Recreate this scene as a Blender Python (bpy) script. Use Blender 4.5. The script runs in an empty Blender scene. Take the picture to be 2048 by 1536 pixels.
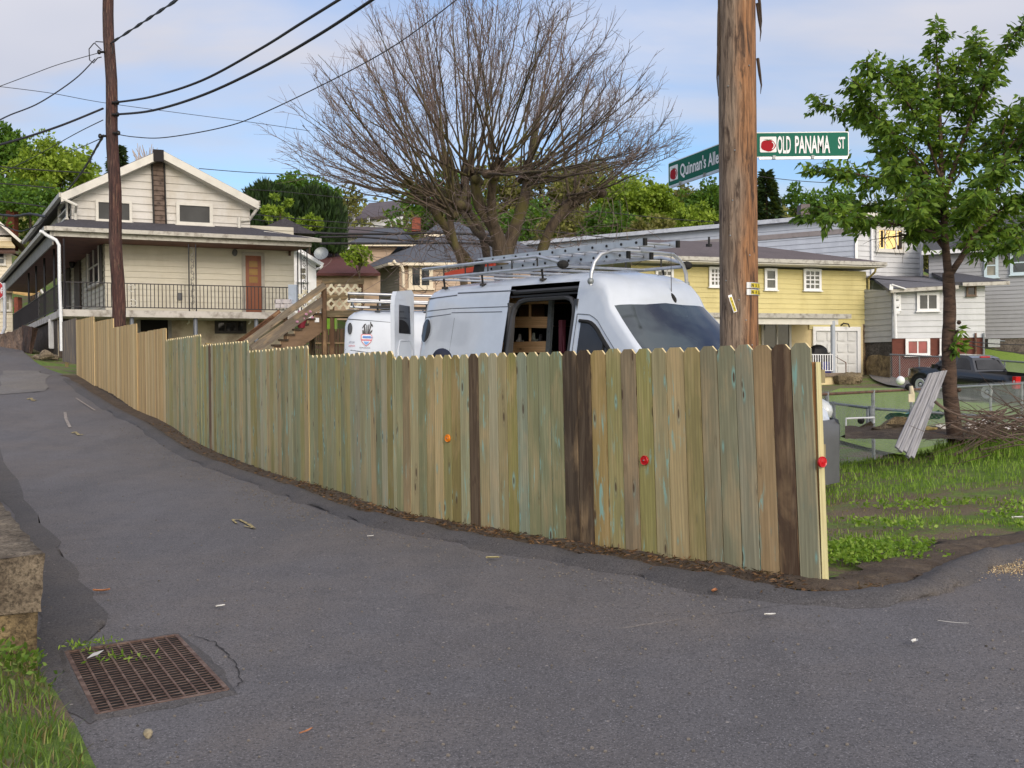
import bpy, bmesh, math, random
import numpy as np
from mathutils import Vector, Matrix, noise as mnoise
random.seed(7)
C = bpy.context.scene
col = C.collection
R = math.radians
# ------------------------------------------------------------------ camera
FPX = 2150.0
EYE = Vector((0, 0, 1.5))
cam = bpy.data.cameras.new('camera')
cam.sensor_width = 36.0
cam.lens = 36.0 * FPX / 2048.0
cam.clip_start = 0.05
cam.clip_end = 2000
camo = bpy.data.objects.new('camera', cam)
col.objects.link(camo)
CAMM = Matrix.Rotation(R(90 - 0.56), 4, 'X') @ Matrix.Rotation(R(-0.57), 4, 'Z')
camo.matrix_world = Matrix.Translation(EYE) @ CAMM
C.camera = camo
C.render.resolution_x = 1024
C.render.resolution_y = 768
# ------------------------------------------------------------------ light
SUN_EL, SUN_AZ = R(22), R(158)      # azimuth clockwise from +Y; low sun, behind and to the right
w = bpy.data.worlds.new("World")
C.world = w
w.use_nodes = True
wn = w.node_tree
wn.nodes.clear()
def N(t, ty, **kw):
    n = t.nodes.new(ty)
    for k, v in kw.items():
        if hasattr(n, k): setattr(n, k, v)
        else: n.inputs[k.replace('_', ' ')].default_value = v
    return n
sky = N(wn, 'ShaderNodeTexSky', sky_type='NISHITA', sun_disc=False, sun_elevation=SUN_EL, sun_rotation=SUN_AZ)
sky.air_density = 1.2; sky.dust_density = 1.5; sky.ozone_density = 2.0
gen = N(wn, 'ShaderNodeTexCoord')
sepd = N(wn, 'ShaderNodeSeparateXYZ')
wn.links.new(gen.outputs['Generated'], sepd.inputs[0])
# project the view direction on a cloud deck: x/(z+k), y/(z+k)
zk = N(wn, 'ShaderNodeMath', operation='ADD'); zk.inputs[1].default_value = 0.16
zab = N(wn, 'ShaderNodeMath', operation='MAXIMUM'); zab.inputs[1].default_value = 0.0
wn.links.new(sepd.outputs['Z'], zab.inputs[0]); wn.links.new(zab.outputs[0], zk.inputs[0])
dx = N(wn, 'ShaderNodeMath', operation='DIVIDE'); dy = N(wn, 'ShaderNodeMath', operation='DIVIDE')
wn.links.new(sepd.outputs['X'], dx.inputs[0]); wn.links.new(zk.outputs[0], dx.inputs[1])
wn.links.new(sepd.outputs['Y'], dy.inputs[0]); wn.links.new(zk.outputs[0], dy.inputs[1])
cmb = N(wn, 'ShaderNodeCombineXYZ')
wn.links.new(dx.outputs[0], cmb.inputs[0]); wn.links.new(dy.outputs[0], cmb.inputs[1])
mp = N(wn, 'ShaderNodeMapping')
mp.inputs['Rotation'].default_value = (0, 0, R(-20)); mp.inputs['Scale'].default_value = (0.55, 1.0, 1); mp.inputs['Location'].default_value = (3.1, 1.7, 0)
wn.links.new(cmb.outputs[0], mp.inputs[0])
n1 = N(wn, 'ShaderNodeTexNoise'); n1.inputs['Scale'].default_value = 1.1; n1.inputs['Detail'].default_value = 7; n1.inputs['Roughness'].default_value = 0.52
n1.inputs['Distortion'].default_value = 0.25
wn.links.new(mp.outputs[0], n1.inputs['Vector'])
cr = N(wn, 'ShaderNodeValToRGB')
cr.color_ramp.elements[0].position = 0.37; cr.color_ramp.elements[0].color = (0, 0, 0, 1)
cr.color_ramp.elements[1].position = 0.60; cr.color_ramp.elements[1].color = (1, 1, 1, 1)
wn.links.new(n1.outputs['Fac'], cr.inputs[0])
n2 = N(wn, 'ShaderNodeTexNoise'); n2.inputs['Scale'].default_value = 0.7; n2.inputs['Detail'].default_value = 4
wn.links.new(cmb.outputs[0], n2.inputs['Vector'])
crc = N(wn, 'ShaderNodeValToRGB')        # cloud colour: lilac grey to warm white
crc.color_ramp.elements[0].position = 0.35; crc.color_ramp.elements[0].color = (0.64, 0.69, 0.84, 1)
crc.color_ramp.elements[1].position = 0.68; crc.color_ramp.elements[1].color = (0.98, 0.95, 1.0, 1)
wn.links.new(n2.outputs['Fac'], crc.inputs[0])
# warm bright band low over the horizon (hazy evening sky)
mr = N(wn, 'ShaderNodeMapRange'); mr.inputs['From Min'].default_value = 0.0; mr.inputs['From Max'].default_value = 0.24
mr.inputs['To Min'].default_value = 0.85; mr.inputs['To Max'].default_value = 0.0
wn.links.new(sepd.outputs['Z'], mr.inputs['Value'])
mb_ = N(wn, 'ShaderNodeMath', operation='MULTIPLY_ADD'); mb_.inputs[1].default_value = 1.6; mb_.inputs[2].default_value = 0.25; mb_.use_clamp = True
wn.links.new(sepd.outputs['X'], mb_.inputs[0])
mb2 = N(wn, 'ShaderNodeMath', operation='MULTIPLY')
wn.links.new(mr.outputs[0], mb2.inputs[0]); wn.links.new(mb_.outputs[0], mb2.inputs[1])
mxc = N(wn, 'ShaderNodeMix', data_type='RGBA'); mxc.inputs['B'].default_value = (1.0, 0.97, 0.95, 1)
wn.links.new(mb2.outputs[0], mxc.inputs['Factor']); wn.links.new(crc.outputs[0], mxc.inputs['A'])
csc = N(wn, 'ShaderNodeVectorMath', operation='SCALE'); csc.inputs['Scale'].default_value = 7.7
wn.links.new(mxc.outputs['Result'], csc.inputs[0])
ssc = N(wn, 'ShaderNodeVectorMath', operation='MULTIPLY'); ssc.inputs[1].default_value = (1.14, 1.30, 1.62)
wn.links.new(sky.outputs[0], ssc.inputs[0])
mx = N(wn, 'ShaderNodeMix', data_type='RGBA')
wn.links.new(cr.outputs[0], mx.inputs['Factor']); wn.links.new(ssc.outputs[0], mx.inputs['A']); wn.links.new(csc.outputs[0], mx.inputs['B'])
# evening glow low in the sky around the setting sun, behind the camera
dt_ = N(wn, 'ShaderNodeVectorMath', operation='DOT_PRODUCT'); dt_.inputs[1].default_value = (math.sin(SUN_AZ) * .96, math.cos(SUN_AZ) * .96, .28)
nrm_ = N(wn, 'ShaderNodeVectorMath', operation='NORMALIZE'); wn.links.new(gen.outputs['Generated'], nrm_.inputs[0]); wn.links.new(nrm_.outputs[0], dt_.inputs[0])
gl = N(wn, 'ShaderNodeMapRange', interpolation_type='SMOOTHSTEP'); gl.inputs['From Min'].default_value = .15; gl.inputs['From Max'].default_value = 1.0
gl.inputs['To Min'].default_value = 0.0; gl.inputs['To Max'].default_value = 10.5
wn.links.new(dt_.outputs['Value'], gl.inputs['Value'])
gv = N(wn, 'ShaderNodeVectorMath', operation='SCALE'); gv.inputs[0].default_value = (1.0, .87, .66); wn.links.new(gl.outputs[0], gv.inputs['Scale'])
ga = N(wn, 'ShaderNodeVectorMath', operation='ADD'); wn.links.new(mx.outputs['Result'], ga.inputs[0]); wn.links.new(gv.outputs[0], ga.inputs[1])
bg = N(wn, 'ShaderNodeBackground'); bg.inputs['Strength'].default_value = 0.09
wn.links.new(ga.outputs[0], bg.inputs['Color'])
wo = N(wn, 'ShaderNodeOutputWorld'); wn.links.new(bg.outputs[0], wo.inputs[0])
sun = bpy.data.lights.new('sun', 'SUN'); sun.energy = 1.2; sun.angle = R(20); sun.color = (1.0, 0.86, 0.70)
suno = bpy.data.objects.new('sun', sun); col.objects.link(suno)
sd = Vector((math.sin(SUN_AZ) * math.cos(SUN_EL), math.cos(SUN_AZ) * math.cos(SUN_EL), math.sin(SUN_EL)))
suno.rotation_euler = sd.to_track_quat('Z', 'Y').to_euler()
C.view_settings.view_transform = 'Standard'
C.view_settings.look = 'None'
C.view_settings.exposure = 0.33
C.view_settings.gamma = 1.0
# ------------------------------------------------------------------ geometry helpers
def ray(px, py):
    return CAMM.to_3x3() @ Vector(((px - 1024) / FPX, -(py - 768) / FPX, -1))
def P(px, py, Y):
    d = ray(px, py)
    return EYE + d * (Y / d.y)
class Plane:
    """vertical plane through plan point p, direction a (plan unit vector)"""
    def __init__(s, x, y, ax, ay):
        l = math.hypot(ax, ay); s.p = Vector((x, y)); s.a = Vector((ax / l, ay / l)); s.n = Vector((s.a.y, -s.a.x))  # n faces camera side when a goes right
    def hit(s, px, py):
        d = ray(px, py)
        t = ((s.p.x - EYE.x) * s.n.x + (s.p.y - EYE.y) * s.n.y) / (d.x * s.n.x + d.y * s.n.y)
        q = EYE + d * t
        return ((q.x - s.p.x) * s.a.x + (q.y - s.p.y) * s.a.y, q.z)
    def pt(s, u, z, out=0.0):
        return Vector((s.p.x + s.a.x * u + s.n.x * out, s.p.y + s.a.y * u + s.n.y * out, z))
    def shift(s, out):
        q = s.pt(0, 0, out); return Plane(q.x, q.y, s.a.x, s.a.y)
def lerp(a, b, t): return a + (b - a) * t
def setprops(o, label=None, cat=None, group=None, kind=None):
    if label: o['label'] = label
    if cat: o['category'] = cat
    if group: o['group'] = group
    if kind: o['kind'] = kind
    return o
def thing(name, label, cat, loc=(0, 0, 0), group=None):
    o = bpy.data.objects.new(name, None); col.objects.link(o); o.location = loc
    o.empty_display_size = 0.1
    return setprops(o, label, cat, group)
class MB:
    def __init__(s): s.v = []; s.f = []; s.m = []; s.c = []; s.uv = []; s.r = []
    def face(s, pts, mi=0, c=None, uv=None, r=0.0):
        i = len(s.v); s.v += [tuple(p) for p in pts]; s.f.append(tuple(range(i, i + len(pts)))); s.m.append(mi)
        s.c.append(c); s.uv.append(uv); s.r.append(r)
    def grid(s, rows, mi=0, closed=False, skip=None, c=None, r=0.0):
        i0 = len(s.v); n = len(rows[0])
        for rw in rows: s.v += [tuple(p) for p in rw]
        for i in range(len(rows) - 1):
            for j in range(n if closed else n - 1):
                if skip and skip(i, j): continue
                k = (j + 1) % n
                s.f.append((i0 + i * n + j, i0 + i * n + k, i0 + (i + 1) * n + k, i0 + (i + 1) * n + j)); s.m.append(mi if not callable(mi) else mi(i, j))
                s.c.append(c); s.uv.append(None); s.r.append(r)
    def box(s, c, size, M=None, mi=0, col=None, r=0.0):
        hx, hy, hz = size[0] / 2, size[1] / 2, size[2] / 2
        cs = [Vector((x, y, z)) for x in (-hx, hx) for y in (-hy, hy) for z in (-hz, hz)]
        if M is not None: cs = [M @ q for q in cs]
        cs = [q + Vector(c) for q in cs]
        for f in ((0, 1, 3, 2), (4, 6, 7, 5), (0, 4, 5, 1), (2, 3, 7, 6), (0, 2, 6, 4), (1, 5, 7, 3)):
            s.face([cs[k] for k in f], mi, col, None, r)
    def bar(s, a, b, w, h, up=(0, 0, 1), mi=0, col=None, r=0.0):
        a = Vector(a); b = Vector(b); d = (b - a).normalized(); u = Vector(up)
        sd = d.cross(u)
        if sd.length < 1e-4: sd = d.cross(Vector((1, 0, 0)))
        sd.normalize(); u = sd.cross(d)
        q = [[e + sd * (w / 2 * x) + u * (h / 2 * z) for x, z in ((-1, -1), (1, -1), (1, 1), (-1, 1))] for e in (a, b)]
        for k in range(4):
            l = (k + 1) % 4; s.face([q[0][k], q[0][l], q[1][l], q[1][k]], mi, col, None, r)
        s.face(q[0][::-1], mi, col, None, r); s.face(q[1], mi, col, None, r)
    def tube(s, pts, rad, n=6, mi=0, cap=True, c=None, r=0.0):
        pts = [Vector(p) for p in pts]
        if not hasattr(rad, '__len__'): rad = [rad] * len(pts)
        rows = []; up = None
        for i, p in enumerate(pts):
            d = (pts[min(i + 1, len(pts) - 1)] - pts[max(i - 1, 0)])
            if d.length < 1e-7: d = Vector((0, 0, 1))
            d.normalize()
            if up is None:
                up = Vector((0, 0, 1)) if abs(d.z) < 0.9 else Vector((1, 0, 0))
            x = d.cross(up)
            if x.length < 1e-4: x = d.orthogonal()
            x.normalize(); y = x.cross(d); up = y
            rows.append([p + (x * math.cos(2 * math.pi * k / n) + y * math.sin(2 * math.pi * k / n)) * rad[i] for k in range(n)])
        s.grid(rows, mi, closed=True, c=c, r=r)
        if cap and n > 3:
            s.face(rows[0][::-1], mi, c, None, r); s.face(rows[-1], mi, c, None, r)
    def prism(s, poly, off, mi=0, col=None, mi_side=None):
        """poly: 3D points, off: extrusion vector"""
        off = Vector(off); a = [Vector(p) for p in poly]; b = [p + off for p in a]
        s.face(a[::-1], mi, col); s.face(b, mi, col)
        ms = mi if mi_side is None else mi_side
        for i in range(len(a)):
            j = (i + 1) % len(a); s.face([a[i], a[j], b[j], b[i]], ms, col)
    def ball(s, c, rx, ry=None, rz=None, nu=12, nv=8, mi=0, M=None, z0=-1, z1=1):
        ry = ry or rx; rz = rz or rx; rows = []
        for i in range(nv + 1):
            z = lerp(z0, z1, i / nv); t = math.asin(max(-1, min(1, z)))
            t = lerp(math.asin(z0), math.asin(z1), i / nv)
            row = [Vector((rx * math.cos(t) * math.cos(2 * math.pi * k / nu), ry * math.cos(t) * math.sin(2 * math.pi * k / nu), rz * math.sin(t))) for k in range(nu)]
            if M is not None: row = [M @ q for q in row]
            rows.append([q + Vector(c) for q in row])
        s.grid(rows, mi, closed=True)
    def lathe(s, prof, c=(0, 0, 0), n=20, mi=0, M=None):
        rows = []
        for r_, z in prof:
            row = [Vector((r_ * math.cos(2 * math.pi * k / n), r_ * math.sin(2 * math.pi * k / n), z)) for k in range(n)]
            if M is not None: row = [M @ q for q in row]
            rows.append([q + Vector(c) for q in row])
        s.grid(rows, mi, closed=True)
    def build(s, name, mats, parent=None, smooth=False, label=None, cat=None, group=None, kind=None, fixn=False):
        me = bpy.data.meshes.new(name)
        me.from_pydata(s.v, [], s.f)
        if not isinstance(mats, (list, tuple)): mats = [mats]
        for m in mats: me.materials.append(m)
        if len(mats) > 1: me.polygons.foreach_set('material_index', s.m)
        if any(c is not None for c in s.c):
            at = me.color_attributes.new('bc', 'FLOAT_COLOR', 'CORNER'); d = []
            for f, c in zip(s.f, s.c):
                c = c or (0.5, 0.5, 0.5)
                d += [c[0], c[1], c[2], 1.0] * len(f)
            at.data.foreach_set('color', d)
        if any(s.r):
            at = me.attributes.new('br', 'FLOAT', 'FACE'); at.data.foreach_set('value', [float(x) for x in s.r])
        if any(u is not None for u in s.uv):
            uvl = me.uv_layers.new(name='UVMap'); d = []
            for f, u in zip(s.f, s.uv):
                if u is None: d += [0.0, 0.0] * len(f)
                else:
                    for q in u: d += [q[0], q[1]]
            uvl.data.foreach_set('uv', d)
        if smooth: me.polygons.foreach_set('use_smooth', [True] * len(s.f))
        me.update()
        if fixn:
            b = bmesh.new(); b.from_mesh(me); bmesh.ops.remove_doubles(b, verts=b.verts, dist=0.0005); bmesh.ops.recalc_face_normals(b, faces=b.faces); b.to_mesh(me); b.free()
        o = bpy.data.objects.new(name, me); col.objects.link(o)
        if parent is not None:
            o.parent = parent
            if parent.type == 'EMPTY' or True:
                o.matrix_parent_inverse = wm(parent).inverted()
        return setprops(o, label, cat, group, kind)
def wm(o):
    m = o.matrix_basis.copy()
    if o.parent: m = wm(o.parent) @ o.matrix_parent_inverse @ m
    return m
def auto_smooth(o, ang=40):
    me = o.data
    b = bmesh.new(); b.from_mesh(me); bmesh.ops.remove_doubles(b, verts=b.verts, dist=0.0005)
    bmesh.ops.recalc_face_normals(b, faces=b.faces)
    for e in b.edges:
        e.smooth = not (len(e.link_faces) == 2 and e.calc_face_angle(0) > R(ang))
    for f in b.faces: f.smooth = True
    b.to_mesh(me); b.free()
def text(s, name, mat_, origin, ax, up, h, parent, sx=1.0, out=0.0, align='LEFT', depth=0.0015, bold=0.0, fitw=None):
    cu = bpy.data.curves.new(name, 'FONT'); cu.body = s; cu.size = 1.0; cu.align_x = align; cu.extrude = 0.0; cu.offset = bold
    cu.resolution_u = 3
    to = bpy.data.objects.new(name, cu); col.objects.link(to)
    dg = bpy.context.evaluated_depsgraph_get()
    me = bpy.data.meshes.new_from_object(to.evaluated_get(dg))
    bpy.data.objects.remove(to); bpy.data.curves.remove(cu)
    ax = Vector(ax).normalized(); up = Vector(up).normalized(); nn = ax.cross(up)
    k = h / 0.72
    if fitw:
        xs_ = [v.co.x for v in me.vertices]; me.transform(Matrix.Translation((-min(xs_), 0, 0))); sx = fitw / ((max(xs_) - min(xs_)) * k)
    M = Matrix((ax * k * sx, up * k, nn)).transposed().to_4x4()
    M.translation = Vector(origin) + nn * out
    me.transform(M); me.materials.clear(); me.materials.append(mat_)
    o = bpy.data.objects.new(name, me); col.objects.link(o)
    if parent is not None:
        o.parent = parent; o.matrix_parent_inverse = wm(parent).inverted()
    return o
# ------------------------------------------------------------------ materials
def srgb(r, g, b):
    f = lambda c: (c / 255 / 12.92) if c / 255 <= 0.04045 else ((c / 255 + 0.055) / 1.055) ** 2.4
    return (f(r), f(g), f(b))
class MT:
    def __init__(s, name):
        s.m = bpy.data.materials.new(name); s.m.use_nodes = True; s.t = s.m.node_tree
        s.b = s.t.nodes['Principled BSDF']
    def n(s, ty, **kw):
        n = s.t.nodes.new(ty)
        for k, v in kw.items():
            if k in ('operation', 'data_type', 'blend_type', 'attribute_name', 'feature', 'distance', 'use_clamp', 'wave_type', 'bands_direction', 'noise_dimensions', 'wave_profile'): setattr(n, k, v)
            else: n.inputs[k.replace('_', ' ')].default_value = v
        return n
    def l(s, a, b): s.t.links.new(a, b)
    def coord(s, kind='Object', scale=(1, 1, 1), loc=(0, 0, 0), rot=(0, 0, 0), src=None):
        if src is None: src = s.n('ShaderNodeTexCoord').outputs[kind]
        m = s.n('ShaderNodeMapping'); m.inputs['Scale'].default_value = scale; m.inputs['Location'].default_value = loc; m.inputs['Rotation'].default_value = rot
        s.l(src, m.inputs[0]); return m.outputs[0]
    def noise(s, vec, scale=5, detail=4, rough=0.55, dist=0.0):
        n = s.n('ShaderNodeTexNoise'); n.inputs['Scale'].default_value = scale; n.inputs['Detail'].default_value = detail
        n.inputs['Roughness'].default_value = rough; n.inputs['Distortion'].default_value = dist
        s.l(vec, n.inputs['Vector']); return n.outputs['Fac']
    def ramp(s, fac, *els):
        n = s.n('ShaderNodeValToRGB'); cr = n.color_ramp
        while len(cr.elements) < len(els): cr.elements.new(0.5)
        for e, (p, c) in zip(cr.elements, els):
            e.position = p; e.color = (c, c, c, 1) if isinstance(c, (int, float)) else (*c, 1)
        s.l(fac, n.inputs[0]); return n.outputs[0]
    def mix(s, fac, a, b, blend='MIX'):
        n = s.n('ShaderNodeMix', data_type='RGBA', blend_type=blend)
        for k, v in (('Factor', fac), ('A', a), ('B', b)):
            if isinstance(v, (int, float)): n.inputs[k].default_value = v if k == 'Factor' else (v, v, v, 1)
            elif isinstance(v, (tuple, list)): n.inputs[k].default_value = (*v, 1)
            else: s.l(v, n.inputs[k])
        return n.outputs['Result']
    def math(s, op, a, b=0.0, clamp=False):
        n = s.n('ShaderNodeMath', operation=op); n.use_clamp = clamp
        for i, v in ((0, a), (1, b)):
            if isinstance(v, (int, float)): n.inputs[i].default_value = v
            else: s.l(v, n.inputs[i])
        return n.outputs[0]
    def color(s, c):
        if isinstance(c, (tuple, list)): s.b.inputs['Base Color'].default_value = (*c, 1)
        else: s.l(c, s.b.inputs['Base Color'])
        return s
    def rough(s, r):
        if isinstance(r, (int, float)): s.b.inputs['Roughness'].default_value = r
        else: s.l(r, s.b.inputs['Roughness'])
        return s
    def bump(s, h, strength=0.5, dist=0.01):
        n = s.n('ShaderNodeBump'); n.inputs['Strength'].default_value = strength; n.inputs['Distance'].default_value = dist
        s.l(h, n.inputs['Height']); s.l(n.outputs[0], s.b.inputs['Normal']); return s
    def set(s, **kw):
        for k, v in kw.items(): s.b.inputs[k.replace('_', ' ')].default_value = v
        return s
def plain(name, rgb, rough=0.6, metal=0.0, var=0.12, scale=3.0, bump=0.0, spec=0.5, dirt=None, stretch=(1, 1, 1)):
    t = MT(name); c = srgb(*rgb); v = t.coord('Object', stretch)
    n = t.noise(v, scale, 6, 0.6)
    dk = dirt and srgb(*dirt) or tuple(x * (1 - 2.2 * var) for x in c)
    lt = tuple(min(1, x * (1 + var)) for x in c)
    t.color(t.ramp(n, (0.3, dk), (0.5, c), (0.75, lt))).rough(rough).set(Metallic=metal)
    t.b.inputs['Specular IOR Level'].default_value = spec
    if bump: t.bump(t.noise(v, scale * 12, 3, 0.6), bump, 0.01)
    return t.m
M = {}
M['white_paint'] = plain('white_paint', (206, 206, 206), 0.55, var=0.07, scale=2.2)
M['black_metal'] = plain('black_metal', (26, 25, 28), 0.5, 0.2)
M['black_rubber'] = plain('black_rubber', (22, 22, 23), 0.8)
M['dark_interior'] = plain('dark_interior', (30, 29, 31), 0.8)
M['aluminium'] = plain('aluminium', (196, 199, 204), 0.38, 0.75, var=0.1, scale=6)
M['wire'] = plain('bright_wire', (150, 154, 156), .5, .2, var=.1)
M['galv'] = plain('galvanised_steel', (140, 146, 150), 0.5, 0.5, var=0.15, scale=20)
M['rust_rail'] = plain('rusty_rail', (112, 84, 70), 0.75, 0.2, var=0.3, scale=9)
M['red_plastic'] = plain('red_plastic', (190, 22, 30), 0.25, var=0.05)
M['orange_plastic'] = plain('orange_plastic', (228, 128, 22), 0.3, var=0.05)
M['cable'] = plain('cable_rubber', (38, 37, 42), 0.6)
M['grey_plastic'] = plain('grey_plastic', (88, 90, 94), 0.55, var=0.06, scale=8)
M['porch_ceiling'] = plain('brown_porch_ceiling', (98, 62, 50), 0.7, var=0.2, scale=2)
M['brick_red'] = None
def glass_dark(name, rgb=(40, 46, 50), rough=0.06, curtain=None):
    t = MT(name); v = t.coord('Object', (1, 1, 1)); n = t.noise(v, 1.4, 3)
    c = srgb(*rgb); c2 = srgb(*(curtain or tuple(min(255, x + 22) for x in rgb)))
    t.color(t.ramp(n, (0.4, c), (0.6, c2))).rough(rough)
    t.b.inputs['Specular IOR Level'].default_value = 0.55
    return t.m
M['glass'] = glass_dark('window_glass')
M['glass_curtain'] = glass_dark('window_glass_with_curtain', (96, 94, 84), curtain=(150, 146, 132))
M['glass_black'] = glass_dark('tinted_glass', (16, 17, 20))
def paint(name, rgb, rough=0.22, coat=1.0, dust=None):
    t = MT(name); v = t.coord('Object'); n = t.noise(v, 2.5, 6, 0.65)
    c = srgb(*rgb); d = srgb(*(dust or tuple(x * 0.9 for x in rgb)))
    t.color(t.ramp(n, (0.35, d), (0.62, c))).rough(rough).set(Coat_Weight=coat, Coat_Roughness=0.06)
    return t.m
M['van_white'] = paint('white_car_paint', (202, 210, 222), 0.26, 0.9, dust=(194, 202, 214))
M['windscreen'] = glass_dark('windscreen_glass', (46, 48, 56), .06, (74, 82, 86)); M['windscreen'].node_tree.nodes['Principled BSDF'].inputs['Coat Weight'].default_value = 0.25
M['truck_black'] = paint('black_car_paint', (12, 13, 17), 0.2, 1.0, dust=(24, 25, 29))
def siding_mat(name, rgb, dirt, amount=0.5):
    t = MT(name); v = t.coord('Object', (1, 1, 0.35)); n = t.noise(v, 1.3, 7, 0.65); n2 = t.noise(t.coord('Object', (0.6, 0.6, 3.5)), 2.0, 3)
    c = srgb(*rgb); a = t.ramp(n, (0.3, srgb(*dirt)), (0.3 + 0.35 * amount, c))
    t.color(t.mix(0.35, a, t.ramp(n2, (0.35, tuple(x * 0.8 for x in c)), (0.6, c)))).rough(0.55)
    t.bump(t.noise(t.coord('Object'), 25, 2), 0.15, 0.004)
    return t.m
def shingle_mat(name, rgb, rgb2):
    t = MT(name); v = t.coord('Object')
    n = t.noise(v, 14, 5, 0.7); n2 = t.noise(v, 0.9, 4)
    a = t.ramp(n, (0.32, srgb(*rgb2)), (0.68, srgb(*rgb)))
    t.color(t.mix(t.ramp(n2, (0.35, 0.0), (0.7, 0.5)), a, srgb(*tuple(x * 0.72 for x in rgb)))).rough(0.9)
    t.bump(t.noise(t.coord('Object', (1, 1, 6)), 9, 3), 0.6, 0.03)
    return t.m
def wood_mat(name, base=(150, 130, 100), dark=(84, 66, 50), rough=0.8, attr=True, gscale=1.0, knots=True, resin=False):
    """board wood; uses UV metres (u across, v along) and colour attribute bc when attr"""
    t = MT(name)
    uv = t.n('ShaderNodeTexCoord').outputs['UV']
    g1 = t.noise(t.coord(src=uv, scale=(70 * gscale, 2.2, 1)), 1.0, 5, 0.65, 0.6)
    g2 = t.noise(t.coord(src=uv, scale=(14 * gscale, 0.9, 1)), 1.0, 4, 0.6, 1.2)
    g3 = t.noise(t.coord(src=uv, scale=(5, 1.4, 1)), 1.0, 5, 0.6, 0.3)
    if attr:
        a = t.n('ShaderNodeAttribute', attribute_name='bc').outputs['Color']
    else:
        a = t.mix(0.0, srgb(*base), srgb(*base))
    cc = t.mix(t.ramp(g2, (0.30, 0.30), (0.58, 0.0)), a, srgb(*dark), 'MULTIPLY')
    cc = t.mix(t.ramp(g2, (0.52, 0.0), (0.74, 0.40)), cc, t.mix(0.5, a, (0.62, 0.50, 0.34)))
    cc = t.mix(t.ramp(g1, (0.36, 0.55), (0.6, 0.0)), cc, t.mix(0.5, a, srgb(*dark)))
    cc = t.mix(t.ramp(g3, (0.5, 0.0), (0.72, 0.42)), cc, srgb(212, 178, 132))
    wv = t.n('ShaderNodeTexWave', wave_type='BANDS', bands_direction='X'); wv.inputs['Scale'].default_value = 11 * gscale; wv.inputs['Distortion'].default_value = 5.5; wv.inputs['Detail'].default_value = 2; wv.inputs['Detail Scale'].default_value = .8
    t.l(t.coord(src=uv, scale=(1, .10, 1)), wv.inputs['Vector'])
    cc = t.mix(t.ramp(wv.outputs['Fac'], (0.55, 0.0), (0.95, 0.34)), cc, t.mix(0.6, a, srgb(*dark)))
    hgt = g1
    if knots:
        vo = t.n('ShaderNodeTexVoronoi', feature='F1'); vo.inputs['Scale'].default_value = 1.0; vo.inputs['Randomness'].default_value = 1.0; vo.voronoi_dimensions = '2D'
        t.l(t.coord(src=uv, scale=(6.5, 1.7, 1)), vo.inputs['Vector'])
        dd = t.math('ADD', t.math('ADD', vo.outputs['Distance'], t.math('MULTIPLY', t.math('SUBTRACT', g3, 0.5), 0.12)), t.ramp(t.noise(t.coord(src=uv, scale=(2.3, .8, 1), loc=(7, 3, 0)), 1.0, 1), (0.40, 0.09), (0.52, 0.0)))
        cc = t.mix(t.ramp(dd, (0.045, 0.9), (0.08, 0.0)), cc, srgb(80, 62, 46))
        ring = t.ramp(dd, (0.08, 0.0), (0.11, 0.35), (0.17, 0.0))
        cc = t.mix(ring, cc, srgb(104, 84, 58))
        if resin:
            rn = t.noise(t.coord(src=uv, scale=(26, 3.2, 1)), 1.0, 4, 0.6, 0.8)
            lo = t.noise(t.coord(src=uv, scale=(4.5, 1.1, 1), loc=(3, 9, 0)), 1.0, 2)
            rr = t.math('MULTIPLY', t.ramp(rn, (0.56, 0.0), (0.64, 1.0)), t.ramp(lo, (0.52, 0.0), (0.6, 0.85)))
            kk = t.ramp(dd, (0.05, 0.0), (0.08, 0.8), (0.16, 0.0))
            kk = t.math('MULTIPLY', kk, t.ramp(t.noise(t.coord(src=uv, scale=(3, 0.8, 1)), 1.0, 2), (0.48, 0.0), (0.56, 1.0)))
            sepc = t.n('ShaderNodeSeparateColor'); t.l(a, sepc.inputs[0])
            cc = t.mix(t.math('MULTIPLY', t.math('MAXIMUM', rr, kk), t.ramp(sepc.outputs['Green'], (0.10, 0.0), (0.16, 1.0))), cc, srgb(138, 182, 172))
    t.color(cc).rough(rough)
    t.bump(hgt, 0.35, 0.003)
    return t.m
M['picket'] = wood_mat('treated_pine_picket', resin=True, dark=(92, 80, 60))
M['picket_tan'] = wood_mat('untreated_pine_picket', knots=False, dark=(128, 96, 66))
M['end_grain'] = plain('sawn_end_grain', (222, 204, 160), 0.8, var=0.1, scale=40)
M['old_wood'] = wood_mat('weathered_wood', dark=(40, 34, 30), knots=True)
def stone_mat(name, rgb, rgb2, scale=3.0, bump=1.0, moss=None):
    t = MT(name); v = t.coord('Object'); n = t.noise(v, scale, 9, 0.68); n2 = t.noise(v, scale * 9, 5, 0.7)
    a = t.ramp(n, (0.33, srgb(*rgb2)), (0.62, srgb(*rgb)))
    a = t.mix(t.ramp(n2, (0.38, 0.75), (0.55, 0.0)), a, tuple(x * 0.35 for x in srgb(*rgb2)))
    if moss: a = t.mix(t.ramp(t.noise(v, scale * 0.7, 5), (0.52, 0.0), (0.62, 0.55)), a, srgb(*moss))
    t.color(a).rough(0.95); t.bump(t.math('ADD', n, t.math('MULTIPLY', n2, 0.5)), bump, 0.04)
    return t.m
M['concrete'] = stone_mat('rough_concrete', (158, 144, 124), (82, 70, 58), 5.5, 1.0)
M['stone'] = stone_mat('field_stone', (160, 140, 104), (84, 70, 54), 4.0, 1.0)
M['block'] = stone_mat('grey_block', (96, 92, 88), (52, 48, 46), 1.5, 0.5)
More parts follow.
